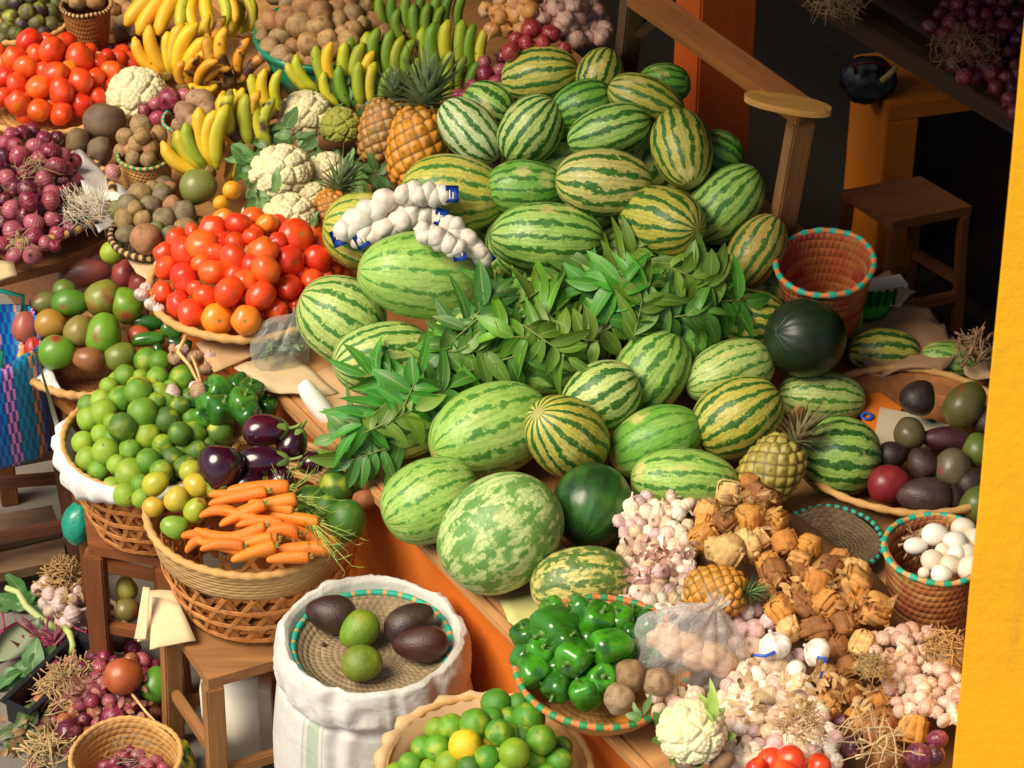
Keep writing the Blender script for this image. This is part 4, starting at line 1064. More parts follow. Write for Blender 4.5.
# ---- onions beside
heap(TT('A1', (650, 385, 90), (605, 455, 65), (555, 425, 55), (710, 370, 62), (600, 400, 60), (670, 440, 60)), dome(160, 108, .86, 30, .05), 'onion', 'onion', 'red onion', 'the small pile by the back cauliflower', 'red onions beside the back cauliflower', ONI[:2] + ONI[3:], size=(1, 1))
one('potato', 'taro_root', 'taro root', 'large dark lumpy taro root behind the small rimmed basket', 104, 122, 38, 1.15, 10, 0, (.15, .09, .05), flatz(.84), 'lumpy dark taro roots', 30, 1)
one('potato', 'taro_root', 'taro root', 'dark taro root standing left of the small rimmed basket', 100, 151, 26, 1.15, 80, 0, (.17, .11, .06), flatz(.83), 'lumpy dark taro roots', 0, 2)
one('potato', 'taro_root', 'taro root', 'dark taro root nearest to the back tomato tray', 78, 142, 25, 1.2, 80, 0, (.19, .12, .05), flatz(.83), 'lumpy dark taro roots', 0, 0)
heap(TT('A1', (775, 400, 105), (720, 445, 90), (690, 482, 62), (800, 425, 70), (700, 420, 60), (745, 470, 66)), flatz(.90), 'potato', 'ginger_root', 'ginger root', 'the teal rimmed basket by the bananas', 'ginger roots in the teal rimmed basket', [('light brown ginger root', (.36, .21, .11))], size=(1, 1.3))
basket('woven_basket', 'small teal rimmed basket of ginger partly behind the bananas', 'basket', 187, 120, .90, 24, .09, .8, w_tan, [m_teal_rim, m_tan_rim], rr=.005, n=22, seed=7)
# ---- small basket of small potatoes
basket('woven_basket', 'little tan basket with green binding heaped with small potatoes', 'basket', 145, 155, .93, 27, .115, .82, w_tan, [m_green_rim, m_tan_rim], rr=.005, n=26, seed=2)
heap(TT('A1', (540, 485, 80), (480, 525, 64), (525, 552, 64), (605, 520, 70), (578, 565, 62), (620, 585, 58), (465, 582, 55), (512, 607, 60), (570, 612, 60), (545, 520, 60), (575, 530, 50), (500, 575, 50)), dome(144, 146, .915, 28, .045), 'potato', 'small_potato', 'small potato', 'the green bound little basket', 'small potatoes in the green bound basket', POT, size=(1, 1.1))
# ---- banana hands
def banana_hand(label, sx, sy, z, fingers, kind='banana', cols=((.76, .46, .02),), group='hands of bananas', stalk=True, b=0):
    c = P(sx, sy, z) - ray(sx, sy) * b; mp = mpp(c); e = empty('banana_hand', c - V((0, 0, .03)), label, 'bananas', group)
    if stalk:
        bm = bmesh.new(); bmesh.ops.create_icosphere(bm, subdivisions=3, radius=1)
        for v in bm.verts: v.co *= 1 + .25 * noise.noise(v.co * 2)
        part('stalk', mesh('stalk', bm, True, [M['stem']]), e, TRS(c, frame(90, 30), (.022, .018, .016)), hx(130, 104, 50))
    for i, (ox, oy, a, L, tw, flip) in enumerate(fingers):
        p = c + Rv * (ox * mp) + Uv * (oy * mp) - Fv * (.004 * (i % 3)); R = frame(a, tw, 180 if flip else 0); Lm = L * mp
        k = kind[i % len(kind)] if isinstance(kind, tuple) else kind; cc = cols[i % len(cols)]
        part('banana', rng.choice(ME[k]), e, TRS(p, R, (Lm, max(Lm * 1.25, 52 * mp), max(Lm * 1.25, 52 * mp))), tuple(x * rng.uniform(.9, 1.1) for x in cc))
    return e
YEL = (.78, .47, .018); YG_ = (.52, .47, .02); ORB = (.72, .30, .012); GRB = (.16, .28, .015); GY = (.34, .40, .02)
tray('woven_tray', 'wide shallow tan tray under the ripe bananas', 214, 62, .86, 58, .05, w_tan, TAN, rr=.011)
banana_hand('hand of clean yellow bananas fanned over the tray edge', 168, 76, .90, [(-2, 0, 127, 50, 12, 0), (0, 0, 108, 54, 15, 0), (3, 0, 92, 44, 10, 0), (6, -2, 78, 56, 14, 0), (10, -3, 66, 60, 16, 0), (12, -4, 54, 52, 20, 0), (12, -8, 44, 50, 24, 0)], cols=(YEL, YEL, YEL, (.74, .40, .015)))
banana_hand('hand of spotted orange bananas in the tan tray', 184, 88, .90, [(0, 0, 88, 30, 30, 0), (6, 0, 66, 36, 30, 0), (12, 0, 44, 40, 30, 0), (16, -2, 30, 40, 20, 0)], kind=('banana', 'ripe_banana'), cols=(ORB, ORB))
banana_hand('hand of overripe brown spotted bananas at the tray right side', 230, 80, .91, [(-10, 0, 130, 36, 20, 0), (-4, 0, 110, 50, 15, 0), (2, 0, 92, 54, 15, 0), (8, 0, 72, 44, 18, 0), (12, -2, 40, 40, 15, 0), (-8, -4, 180, 34, 15, 0), (-14, 4, 150, 34, 30, 0)], kind='ripe_banana', cols=(ORB, (.60, .28, .02), YEL))
banana_hand('single yellow bananas standing upright beside the overripe hand', 216, 60, .93, [(0, 0, 96, 46, 10, 0), (7, 0, 84, 44, 10, 0), (-16, 6, 112, 34, 20, 0)], kind='ripe_banana', cols=(YEL, ORB))
banana_hand('rearmost big hand of bright yellow bananas at the top edge', 196, -14, 1.04, [(-22, 0, 236, 62, 10, 1), (-14, 0, 248, 58, 16, 1), (-6, 0, 262, 50, 20, 1), (2, 0, 272, 50, 22, 1), (10, 0, 280, 50, 22, 1), (17, 0, 286, 48, 20, 0), (24, 0, 292, 46, 20, 0), (-28, 2, 226, 60, 5, 1), (-20, -4, 240, 54, -10, 1)], cols=(YEL, YEL, YG_))
banana_hand('yellow green bananas right of the rearmost yellow hand', 244, 4, .98, [(-8, 10, 268, 36, 10, 0), (0, 10, 280, 40, 10, 0), (8, 8, 252, 40, 5, 0), (0, 0, 230, 44, 0, 0)], cols=(YG_, (.6, .42, .03)))
# middle bananas
o = one('mango', 'mango', 'mango', 'single olive mango in front of the middle bananas', 199, 188, 36, 1.05, 20, 0, (.20, .22, .05), flatz(.86), None, 0, 0, .06)
banana_hand('hand of yellow green bananas fanned out behind the olive mango', 209, 172, .93, [(-4, -2, 141, 54, 12, 0), (-4, 0, 122, 50, 14, 0), (-2, 2, 112, 52, 16, 0), (0, 4, 97, 62, 14, 0), (4, 4, 84, 58, 14, 0), (8, 2, 78, 66, 10, 0), (2, -2, 128, 56, 0, 0)], cols=(YEL, YG_, GY, YEL))
banana_hand('hand of deep orange yellow bananas hanging down beside the cauliflowers', 232, 132, .98, [(-4, 0, 268, 52, 8, 0), (2, -2, 272, 50, 14, 0), (8, 0, 278, 46, 8, 0), (14, 2, 282, 60, 4, 0), (0, 2, 100, 40, 10, 0), (8, 2, 84, 42, 10, 0)], cols=((.74, .35, .012), YEL))
banana_hand('short hand of green tipped bananas behind the orange yellow hand', 250, 148, .96, [(-14, 0, 104, 56, 10, 0), (-7, 0, 98, 60, 14, 0), (0, 0, 92, 54, 14, 0), (7, 2, 84, 56, 14, 0), (14, 2, 100, 54, 8, 0), (20, 0, 82, 50, 8, 0)], kind=('banana', 'ripe_banana'), cols=(YEL, YG_, GY))
banana_hand('small hand of greenish yellow bananas behind the cauliflower', 272, 112, .98, [(-8, 0, 108, 40, 10, 0), (0, 0, 96, 44, 14, 0), (8, 0, 86, 42, 12, 0), (-14, -4, 130, 36, 8, 0)], cols=(YG_, YEL))
one('citrus', 'orange', 'orange', 'round orange fruit touching the olive mango', 232, 190, 19, 1, 0, 0, (.78, .32, .012), flatz(.90), None, b=.1)
one('citrus', 'orange', 'orange', 'orange fruit lowest, at the rim of the tomato basket', 221, 203, 16, 1, 0, 0, (.76, .34, .012), flatz(.88), None, b=.08)
# green bananas behind
banana_hand('yellow green hand of bananas between potatoes and pineapple', 341, 92, .97, [(-22, 0, 120, 44, 10, 0), (-12, 2, 106, 46, 12, 0), (-4, 2, 94, 48, 14, 0), (4, 2, 88, 48, 14, 0), (14, 0, 78, 50, 12, 0), (22, -4, 74, 46, 10, 0), (-30, 0, 130, 38, 8, 0)], cols=(YG_, GY, YEL))
banana_hand('dark green hand of bananas just behind the pineapple crown', 384, 84, .98, [(-22, 0, 100, 48, 10, 0), (-12, 0, 94, 52, 10, 0), (-3, 2, 90, 54, 12, 0), (6, 2, 86, 52, 12, 0), (15, 0, 82, 48, 10, 0), (24, 0, 78, 46, 10, 0)], cols=(GRB, GY, GRB))
banana_hand('rearmost green hand of bananas in the dark, right of the pineapple crown', 462, 74, 1.0, [(-30, 2, 100, 46, 8, 0), (-20, 0, 96, 52, 10, 0), (-10, 0, 92, 54, 10, 0), (0, 0, 88, 54, 12, 0), (10, 0, 86, 50, 10, 0), (20, 0, 82, 46, 8, 0)], cols=(GY, GRB, YG_))
banana_hand('green hand of bananas in the shade behind the rearmost row', 430, 46, 1.0, [(-24, 2, 100, 36, 8, 0), (-12, 0, 94, 42, 10, 0), (0, 0, 90, 42, 10, 0), (12, 0, 86, 40, 12, 0)], cols=(GRB,))
banana_hand('green hand of bananas hanging low between the basin and the pineapples', 362, 108, .95, [(-22, 0, 112, 40, 8, 0), (-12, 0, 102, 44, 10, 0), (0, 0, 92, 46, 12, 0), (10, 0, 84, 46, 10, 0), (20, 0, 76, 42, 10, 0)], cols=(YG_, GRB, GY))
banana_hand('dark green hand of bananas right of the big pineapple crown', 446, 100, .97, [(-16, 0, 104, 44, 8, 0), (-6, 0, 94, 48, 10, 0), (4, 0, 88, 48, 12, 0), (14, 0, 80, 44, 10, 0), (24, 0, 74, 40, 8, 0)], cols=(GRB, (.10, .2, .012), GY))
banana_hand('shaded green hand of bananas under the top edge', 410, 34, 1.02, [(-24, 2, 100, 36, 8, 0), (-12, 0, 94, 42, 10, 0), (0, 0, 90, 42, 10, 0), (12, 0, 86, 40, 12, 0), (24, 0, 82, 40, 12, 0), (36, 0, 80, 40, 12, 0), (48, 4, 76, 40, 12, 0)], cols=(GRB, (.10, .2, .012)))
# ---- potatoes in the green basin
c_, R_ = P(322, 34, 1.0), 66 * mpp(P(322, 34, 1.0)); e = empty('plastic_basin', c_ - V((0, 0, .16)), 'teal green plastic basin heaped with brown potatoes', 'basin')
part('bowl', lathe('bowl', [(.01, -.155), (R_ * .6, -.155), (R_ * .97, -.01), (R_ * 1.0, -.01), (R_ * .63, -.16), (.01, -.16)], 64, [M['bowl']]), e, Matrix.Translation(c_))
part('rim', lathe('rim', [(R_ * .97, -.012), (R_ * .97, .006), (R_ * 1.04, .006), (R_ * 1.05, -.012), (R_ * 1.02, -.014), (R_ * .97, -.012)], 64, [M['bowl']]), e, Matrix.Translation(c_))
pl = TT('C1', *[(x, y, w) for x, y, w in ((190, 95, 92), (115, 145, 85), (140, 70, 80), (50, 145, 60), (75, 190, 82), (120, 215, 82), (172, 180, 72), (232, 170, 90), (85, 80, 75), (270, 45, 84), (335, 25, 70), (395, 50, 70), (270, 105, 85), (395, 115, 72), (335, 80, 74), (210, 25, 90), (300, 150, 75), (380, 165, 90), (445, 140, 66), (470, 85, 74), (435, 15, 74), (480, 45, 70), (515, 125, 66), (535, 90, 62), (315, 195, 74), (200, 225, 56), (235, 240, 60), (155, 235, 56), (430, 90, 56), (350, 130, 60), (500, 20, 60), (545, 130, 55), (150, 10, 75), (60, 105, 74), (260, -5, 75), (320, -15, 70), (385, -5, 66), (560, 60, 60), (200, -30, 80), (100, -20, 80), (270, 210, 60))])
pl = infill(pl, (330, 30, 66, 32), 17, 7)
heap(pl, dome(330, 22, .96, 84, .15), 'potato', 'potato', 'potato', 'the teal green basin', 'potatoes in the teal green basin', POT, size=(1.05, 1.25))
# ---- onions and garlic braid at the top centre
heap(TT('C1', (905, 285, 66), (945, 322, 64), (855, 332, 60), (895, 350, 60), (800, 365, 55), (830, 372, 55), (975, 220, 66), (870, 372, 60), (930, 350, 55), (960, 270, 60), (1010, 300, 70), (900, 240, 55)), dome(485, 80, .98, 45, .07), 'onion', 'onion', 'red onion', 'the pile left of the topmost watermelon', 'red onions beside the topmost watermelon', ONI)
heap(TT('E1', (120, 112, 80), (195, 130, 76), (100, 168, 66), (165, 165, 60), (40, 200, 72), (245, 190, 60), (60, 150, 55)), dome(540, 30, 1.26, 50, .05), 'onion', 'onion', 'red onion', 'the braid above the topmost watermelon', 'red onions under the garlic braid', [('red onion', (.36, .03, .03)), ('dark red onion', (.22, .02, .03))])
gp = [(483, 8), (492, 30), (515, 34), (540, 20), (566, 34), (590, 52), (608, 46), (606, 20), (590, -6), (560, -12), (500, -10)]
heap([(x, y, w, dict(o, c=(0 if x < 540 else 1))) for x, y, w, o in fill(gp, 12.5, .25, 1.25, 3)], dome(545, 10, 1.24, 62, .12), 'garlic', 'garlic_bulb', 'garlic bulb', '', 'garlic bulbs of the braid at the top centre', [('', (.66, .30, .07)), ('', (.62, .36, .27))], share='small golden to pinkish garlic bulb in the braid above the topmost watermelon')
# ---- pineapples
def pineapple(label, px, py, w, l, a, tw, zf, col, crown=1.0, b=0, v=0, cang=None, ccol=(.17, .24, .10)):
    r = w * .5 * .0024; p = solve(px, py, r, zf) - ray(px, py) * b; R = w * .5 * mpp(p); F_ = frame(a, tw, rng.uniform(0, 360))
    e = empty('pineapple', p - V((0, 0, R)), label, 'pineapple', 'pineapples'); part('body', ME['pine'][0], e, TRS(p, F_, (R * l, R, R)), col)
    if crown:
        X = F_ @ V((1, 0, 0)); cf = frame(a if cang is None else cang, tw); part('crown', ME['crown'][v], e, TRS(p + X * R * l * .93, cf, (R * crown * 1.35,) * 3), ccol)
    return e
pineapple('dull pineapple half hidden behind the big orange one', 384, 132, 52, 1.3, 76, 5, flatz(.86), (.55, .25, .06), .9, b=.02)
pineapple('big orange pineapple with a full grey green crown', 418, 148, 62, 1.35, 82, 6, flatz(.88), (.80, .29, .015), 1.3, b=.10, cang=76)
pineapple('small orange pineapple low between cauliflower and tomatoes', 333, 212, 42, 1.05, 80, 8, flatz(.88), (.72, .24, .02), 1.25, v=1, b=.02, cang=66)
# ---- cauliflowers
CA = flatz(.88)
cauliflower('white cauliflower rearmost of the group left of the pineapples', 305, 116, 52, CA, 6, 100, 55, b=.03, group='cauliflowers by the pineapples')
cauliflower('large cream cauliflower beside the orange yellow bananas', 281, 173, 60, CA, 7, 100, 45, b=.05, group='cauliflowers by the pineapples', v=1)
cauliflower('narrow cream cauliflower next to the small pineapple crown', 327, 172, 42, CA, 4, 80, 50, b=.02, group='cauliflowers by the pineapples')
cauliflower('cream cauliflower lowest, just above the tomato basket', 289, 218, 52, CA, 6, 100, 50, b=.05, group='cauliflowers by the pineapples', v=1)
cauliflower('small cauliflower between the lowest one and the small pineapple', 312, 197, 32, CA, 4, 80, 50, b=.03, group='cauliflowers by the pineapples')
cauliflower('small cauliflower peeking out at the left of the lowest one', 256, 214, 28, CA, 4, 110, 50, b=.03, group='cauliflowers by the pineapples')
cauliflower('yellow green cauliflower left of the dull pineapple', 340, 126, 40, CA, 5, 80, 50, col=(.34, .34, .05), b=.04, group='cauliflowers by the pineapples')
cauliflower('olive green cauliflower behind the yellow green one', 368, 104, 34, CA, 3, 80, 50, col=(.19, .22, .05), lcol=(.08, .18, .05), b=.02, group='cauliflowers by the pineapples', v=1)
def leafy(name, label, cat, px, py, zf, n, L, W, col, seed, b=.03, group=None, spread=18, up=.4, ang=None, curl=(.1, .5), stemr=0, scol=(.3, .4, .1)):
    r0 = random.Random(seed); c = solve(px, py, .02, zf) - ray(px, py) * b; bm = bmesh.new(); mp = mpp(c); bs_ = bmesh.new()
    for i in range(n):
        a = radians(r0.uniform(*(ang or (0, 360)))); d = Rv * cos(a) + Uv * sin(a) - Fv * r0.uniform(0, up); o_ = Rv * r0.uniform(-spread, spread) * mp + Uv * r0.uniform(-spread, spread) * .6 * mp
        l_ = L * r0.uniform(.7, 1.2) * mp
        if stemr: add_tube(bs_, [o_ - d.normalized() * l_ * 1.0, o_ - d.normalized() * l_ * .4 - Fv * .004, o_], stemr, 6)
        add_leaf(bm, o_, d, -Fv + V((r0.uniform(-.6, .6), r0.uniform(-.6, .6), r0.uniform(0, .6))), l_, W * r0.uniform(.7, 1.2) * mp, r0.uniform(*curl), r0.uniform(.1, .5), 8, pw=.75)
    for vv in bm.verts: vv.co += V((.004 * noise.noise(vv.co * 60), .004 * noise.noise(vv.co * 60 + V((5, 0, 0))), .006 * noise.noise(vv.co * 50)))
    e = empty(name, c, label, cat, group); part('foliage', mesh('foliage', bm, True, [M['leaf']]), e, Matrix.Translation(c), col)
    if stemr: part('stems', mesh('stems', bs_, True, [M['stem']]), e, Matrix.Translation(c), scol)
    else: bs_.free()
    return e
leafy('loose_leaves', 'grey green cauliflower leaves between the two largest cauliflowers', 'leaves', 268, 138, flatz(.92), 9, 26, 14, (.11, .22, .07), 3, .08)
leafy('loose_leaves', 'ragged green leaves behind the yellow green cauliflower', 'leaves', 350, 96, flatz(.94), 9, 26, 12, (.08, .20, .06), 4, .04)
leafy('loose_leaves', 'pale green leaves in front of the narrow cauliflower', 'leaves', 306, 146, flatz(.92), 8, 22, 11, (.12, .22, .07), 5, .09)
leafy('loose_leaves', 'green leaves low beside the cauliflower above the tomatoes', 'leaves', 262, 196, flatz(.92), 9, 22, 11, (.13, .24, .07), 6, .07)
leafy('loose_leaves', 'green leaves filling the gap left of the small orange pineapple', 'leaves', 345, 180, flatz(.90), 12, 26, 11, (.12, .24, .05), 95, .03, spread=14)
leafy('loose_leaves', 'dark leaves behind the small pineapple crown', 'leaves', 372, 176, flatz(.88), 12, 28, 11, (.07, .17, .04), 96, .01, spread=14)
leafy('loose_leaves', 'yellow green leaves between rearmost cauliflower and green bananas', 'leaves', 322, 92, flatz(.92), 10, 26, 11, (.20, .28, .05), 97, .04, spread=12)
leafy('loose_leaves', 'green leaves between the bananas and the largest cauliflower', 'leaves', 250, 160, flatz(.92), 10, 26, 12, (.10, .24, .06), 98, .05, spread=9)
leafy('loose_leaves', 'green leaves around the foot of the lowest cauliflower', 'leaves', 300, 240, flatz(.90), 10, 22, 10, (.16, .28, .08), 99, .02, spread=18)
# ---- red onions on the left
tray('woven_tray', 'large dark rimmed tray under the red onions at left edge', 28, 196, .855, 84, .05, w_grey, [m_tan_rim, m_dark_rim], rr=.010)
ol = TT('A1', *[(x, y, w) for x, y, w in ((75, 600, 80), (135, 565, 72), (60, 560, 60), (195, 580, 72), (240, 600, 64), (150, 610, 66), (100, 665, 72), (170, 690, 76), (30, 685, 72), (105, 725, 76), (60, 722, 64), (195, 745, 70), (215, 640, 74), (215, 530, 62), (10, 600, 66), (5, 645, 60), (-40, 620, 70), (-40, 690, 76), (20, 550, 60), (170, 530, 60), (255, 650, 60))]) + \
     TT('A2', *[(x, y, w) for x, y, w in ((45, 75, 74), (110, 42, 78), (50, 160, 84), (130, 125, 76), (130, 180, 74), (95, 95, 64), (195, 40, 74), (10, 125, 66), (175, 205, 58), (55, 250, 64), (125, 250, 74), (220, 170, 64), (265, 150, 64), (275, 75, 68), (200, 110, 64), (5, 215, 76), (20, 40, 60), (230, 15, 64), (300, 45, 60), (80, 215, 56), (165, 160, 56), (-40, 60, 80), (-50, 150, 84), (-40, 240, 76), (240, 110, 60), (160, 85, 60), (290, 110, 50), (210, 215, 50))])
ol = infill(ol, (30, 190, 50, 62), 16, 6)
heap(ol, dome(25, 188, .83, 92, .13), 'onion', 'onion', 'red onion', 'the left edge onion tray', 'red onions on the left edge tray', ONI)
# ---- straw helper
def strands(name, label, cat, px, py, z, n, L, spread, col, seed, r=.0012, up=.05, group=None, b=0, flat=.5, kind=None, dirang=None, asp=.6):
    r0 = random.Random(seed); c = P(px, py, z) - ray(px, py) * b; mp = mpp(c); bm = bmesh.new()
    for i in range(n):
        a = r0.uniform(0, 2 * pi) if dirang is None else radians(r0.gauss(dirang[0], dirang[1])); rad = sqrt(r0.random()) * spread * mp; t = r0.uniform(0, 2 * pi)
        o_ = Rv * (rad * cos(t)) + V((0, 1, 0)) * (rad * sin(t) * asp * 1.6); o_.z = up * (1 - (rad / (spread * mp)) ** 2) * r0.uniform(.4, 1)
        d = Rv * cos(a) + Uv * sin(a) + V((0, 0, r0.uniform(-.2, .35))); l_ = L * mp * r0.uniform(.4, 1.2); bend = V((r0.uniform(-1, 1), r0.uniform(-1, 1), r0.uniform(-.3, .8))) * l_ * .5
        pts = [o_ + d * l_ * (k / 5 - .5) + bend * (k / 5) * (1 - k / 5) + V((r0.uniform(-1, 1), r0.uniform(-1, 1), r0.uniform(-1, 1))) * l_ * .04 for k in range(6)]
        add_tube(bm, pts, r * r0.uniform(.6, 1.6), 4, r * .4)
    o = link(name, mesh(name, bm, True, [M['straw']])); setm(o, Matrix.Translation(c)); o.color = (*col, 1); return tag(o, label, cat, group, kind)
strands('dried_roots', 'tangle of whitish dried roots spilling off the onion tray', 'dried roots', 88, 212, .89, 150, 34, 24, (.66, .56, .40), 1, .0011, .05, dirang=(300, 45))
o = slab('plastic_sheet', [(70, 160), (92, 158), (128, 186), (118, 218), (98, 226), (84, 196)], .875, .003, M['cloth'], None, wob=.05, sub=5); tag(o, 'crumpled white plastic sheet beside the tangle of dried roots', 'plastic sheet')
one('onion', 'onion', 'red onion', 'pale pink onion lying on the white sheet by the little basket', 113, 172, 18, 1, 40, 10, (.6, .25, .22), flatz(.90), None)
strands('dry_onion_tops', 'dry tan onion stalks among the upper onions of the left tray', 'dry stalks', 36, 172, .97, 26, 22, 20, (.38, .26, .12), 8, .0016, .03)
strands('dry_onion_tops', 'dry tan onion stalks among the lower onions of the left tray', 'dry stalks', 22, 246, .92, 30, 20, 12, (.38, .26, .12), 9, .0016, .03)
# ---- tray of kiwis
tray('woven_tray', 'dark rimmed grey wicker tray of brown kiwis and passion fruits', 155, 234, .86, 44, .05, w_grey, [m_dark_rim, m_tan_rim], rr=.009)
kl = TT('A2', (490, 60, 84), (480, 112, 76), (485, 170, 72), (560, 185, 110), (630, 115, 95), (705, 90, 92), (650, 180, 76), (715, 150, 86), (580, 60, 74), (540, 15, 80), (620, 12, 74), (660, 55, 64), (550, 112, 64), (450, 75, 70), (760, 130, 60), (600, 150, 60), (520, 70, 60)) + TT('A1', (530, 745, 80), (620, 748, 70), (590, 665, 66), (555, 700, 64), (625, 705, 72), (585, 725, 60), (650, 725, 60))
kl = infill(kl, (155, 222, 34, 22), 16, 8)
heap(kl, dome(155, 222, .85, 52, .05), 'potato', 'brown_fruit', 'brown fruit', 'the grey wicker tray', 'brown round fruits on the grey wicker tray', [('dull brown fruit', (.30, .19, .07)), ('greyish brown fruit', (.22, .17, .09)), ('reddish brown fruit', (.36, .17, .08)), ('olive fruit', (.22, .22, .07))], size=(1, 1.15))
# ---- main tomato basket
tray('woven_tray', 'round tan tray under the big front heap of tomatoes', 247, 284, .865, 97, .05, w_tan, TAN, rr=.011, seed=6)
tl = TT('A2', *[(x, y, w) for x, y, w in ((815, 150, 95), (915, 130, 92), (970, 180, 75), (710, 240, 108), (775, 210, 110), (640, 300, 84), (710, 342, 112), (895, 260, 102), (830, 245, 80), (820, 315, 102), (622, 392, 78), (685, 440, 96), (790, 405, 90), (880, 390, 112), (945, 345, 80), (900, 325, 64), (960, 285, 70), (905, 200, 74), (985, 235, 66), (770, 280, 70), (750, 380, 60), (850, 200, 80), (735, 475, 102), (740, 160, 60))])
tl = [(a, b, c, {'c': (0, 1, 0, 0, 2)[i % 5]}) for i, (a, b, c) in enumerate(tl)] + [(*q, {'c': 3}) for q in TT('A2', (835, 495, 110), (945, 500, 102))]
tl2 = TT('C2', *[(x, y, w) for x, y, w in ((15, 165, 64), (105, 200, 74), (175, 178, 122), (50, 240, 104), (150, 272, 108), (270, 210, 84), (255, 270, 108), (330, 250, 76), (60, 305, 108), (195, 325, 64), (40, 405, 112), (145, 375, 98), (245, 355, 92), (355, 315, 70), (180, 440, 68), (100, 465, 88), (10, 345, 64), (320, 305, 60), (290, 335, 60), (230, 410, 66), (-10, 470, 60), (215, 230, 60))])
tl += [(a, b, c, {'c': (0, 1, 0, 2, 1)[i % 5]}) for i, (a, b, c) in enumerate(tl2)] + [(*q, {'c': 3}) for q in TT('C2', (10, 508, 80))]
tl = infill(tl, (248, 268, 88, 52), 21, 4)
heap(tl, dome(247, 272, .85, 102, .13), 'tomato', 'tomato', 'tomato', 'the front tomato tray', 'tomatoes on the front tray', RED)
# cardboard at the counter edge
for i, (pts, z, c, lab) in enumerate(([[(196, 344), (236, 330), (262, 352), (214, 372)], .822, CARD, 'folded brown cardboard flap under the front lip of the tomato tray'], [[(232, 366), (290, 352), (338, 392), (318, 398), (268, 392)], .812, hx(206, 178, 136), 'pale cardboard sheet on the counter edge below the green bag'], [[(128, 258), (150, 258), (166, 276), (150, 282), (136, 272)], .838, hx(206, 176, 134), 'small piece of cardboard under the grey wicker tray'], [[(300, 380), (345, 360), (380, 400), (350, 440)], .806, CARD, 'brown cardboard under the watermelon at the counter edge'], [[(-20, 262), (14, 262), (17, 276), (-20, 286)], .875, hx(214, 190, 140), 'small torn piece of pale card on the left onion tray'])):
    o = slab('cardboard_sheet', pts, z, .004, M['card'], c, wob=.012, sub=3); tag(o, lab, 'cardboard')
c = P(280, 344, .86); e = empty('plastic_bag', c - V((0, 0, .04)), 'crumpled greenish plastic bag on the cardboard beside the tomatoes', 'plastic bag')
part('film', pouch('film', M['bag_green'], 3), e, TRS(c, frame(60, 10, 20), (.085, .075, .075))); 
bm = bmesh.new(); r0 = random.Random(8)
for k in range(60):
    b_ = V((r0.uniform(-.045, .04), r0.uniform(-.035, .035), r0.uniform(-.02, .02))); add_leaf(bm, b_, V((r0.uniform(-1, 1), r0.uniform(-1, 1), r0.uniform(-.3, .5))), V((0, 0, 1)) + V((r0.uniform(-1, 1), r0.uniform(-1, 1), 0)) * .6, .03, .012, r0.uniform(0, .8), .3, 4)
part('herbs', mesh('herbs', bm, True, [M['leaf']]), e, Matrix.Translation(c), (.24, .32, .14))
o = one('cucumber', 'white_radish', 'radish', 'thick white radish at the counter edge beside the leaves', 318, 403, 21, 2.5, 128, 0, (.86, .82, .72), flatz(.80), None); o.data = o.data.copy(); o.data.materials[0] = M['egg']
# ---- mangoes
tray('woven_tray', 'round tan platter of green and red mangoes', 90, 355, .70, 68, .055, w_brown, TAN, rr=.011, seed=4)
o = slab('white_cloth', [(18, 344), (30, 352), (52, 376), (62, 392), (44, 388), (26, 370)], .705, .004, M['cloth'], None, wob=.03, sub=5); tag(o, 'edge of white cloth hanging off the left of the mango platter', 'cloth')
ZM = dome(92, 340, .69, 76, .09)
MG = [(325, 325, 108, 1.75, 8, (.26, .07, .05), 'long red and olive mango lying at the back of the platter'), (480, 320, 94, 1.1, 60, (.34, .06, .05), 'red mango at the back right of the platter'), (535, 352, 84, 1.1, 80, (.36, .07, .05), 'reddish mango hidden below the kiwi tray'), (172, 435, 88, 1.25, 10, (.17, .17, .04), 'olive mango at the rear left of the platter'), (270, 440, 104, 1.28, 5, (.09, .22, .015), 'deep green mango in the rear row of the platter'), (395, 415, 124, 1.1, 50, (.22, .24, .03), 'green mango with a red cheek in the middle right'), (480, 445, 122, 1.1, 130, (.16, .30, .02), 'bright green mango at the right end of the platter'), (95, 525, 92, 1.2, 85, (.40, .10, .06), 'red mango at the left end of the platter'), (195, 520, 106, 1.08, 0, (.42, .22, .03), 'yellow and red mango second from the left'), (303, 542, 104, 1.1, 70, (.26, .20, .04), 'olive and red mango in the middle of the platter'), (390, 550, 126, 1.2, 75, (.16, .33, .02), 'light green mango standing in the middle front'), (130, 605, 70, 1.1, 90, (.5, .04, .03), 'small bright red mango at the lower left of the platter'), (220, 628, 120, 1.12, 10, (.13, .30, .02), 'large green mango at the front left of the platter'), (340, 650, 88, 1.3, 170, (.28, .11, .04), 'red brown mango at the front of the platter'), (460, 635, 104, 1.15, 20, (.17, .21, .03), 'olive green mango at the front right of the platter'), (535, 560, 76, 1.1, 0, (.45, .08, .03), 'small red mango between the cucumbers'), (250, 390, 80, 1.1, 0, (.14, .2, .03), 'green mango under the long red one')]
for i, (x, y, w, l, a, c, lab) in enumerate(MG):
    X, Y = T('A2', x, y); one('mango', 'mango', 'mango', lab, X, Y, w * 1.1 / 3.84, l, a, 5, c, ZM, 'mangoes on the tan platter', 90 * i, i % 2, .02 * (Y - 290) / 60)
one('citrus', 'lime', 'lime', 'single yellow green lime behind the long red mango', *T('A2', 430, 240), 24, 1, 0, 0, (.34, .42, .03), flatz(.80), None)
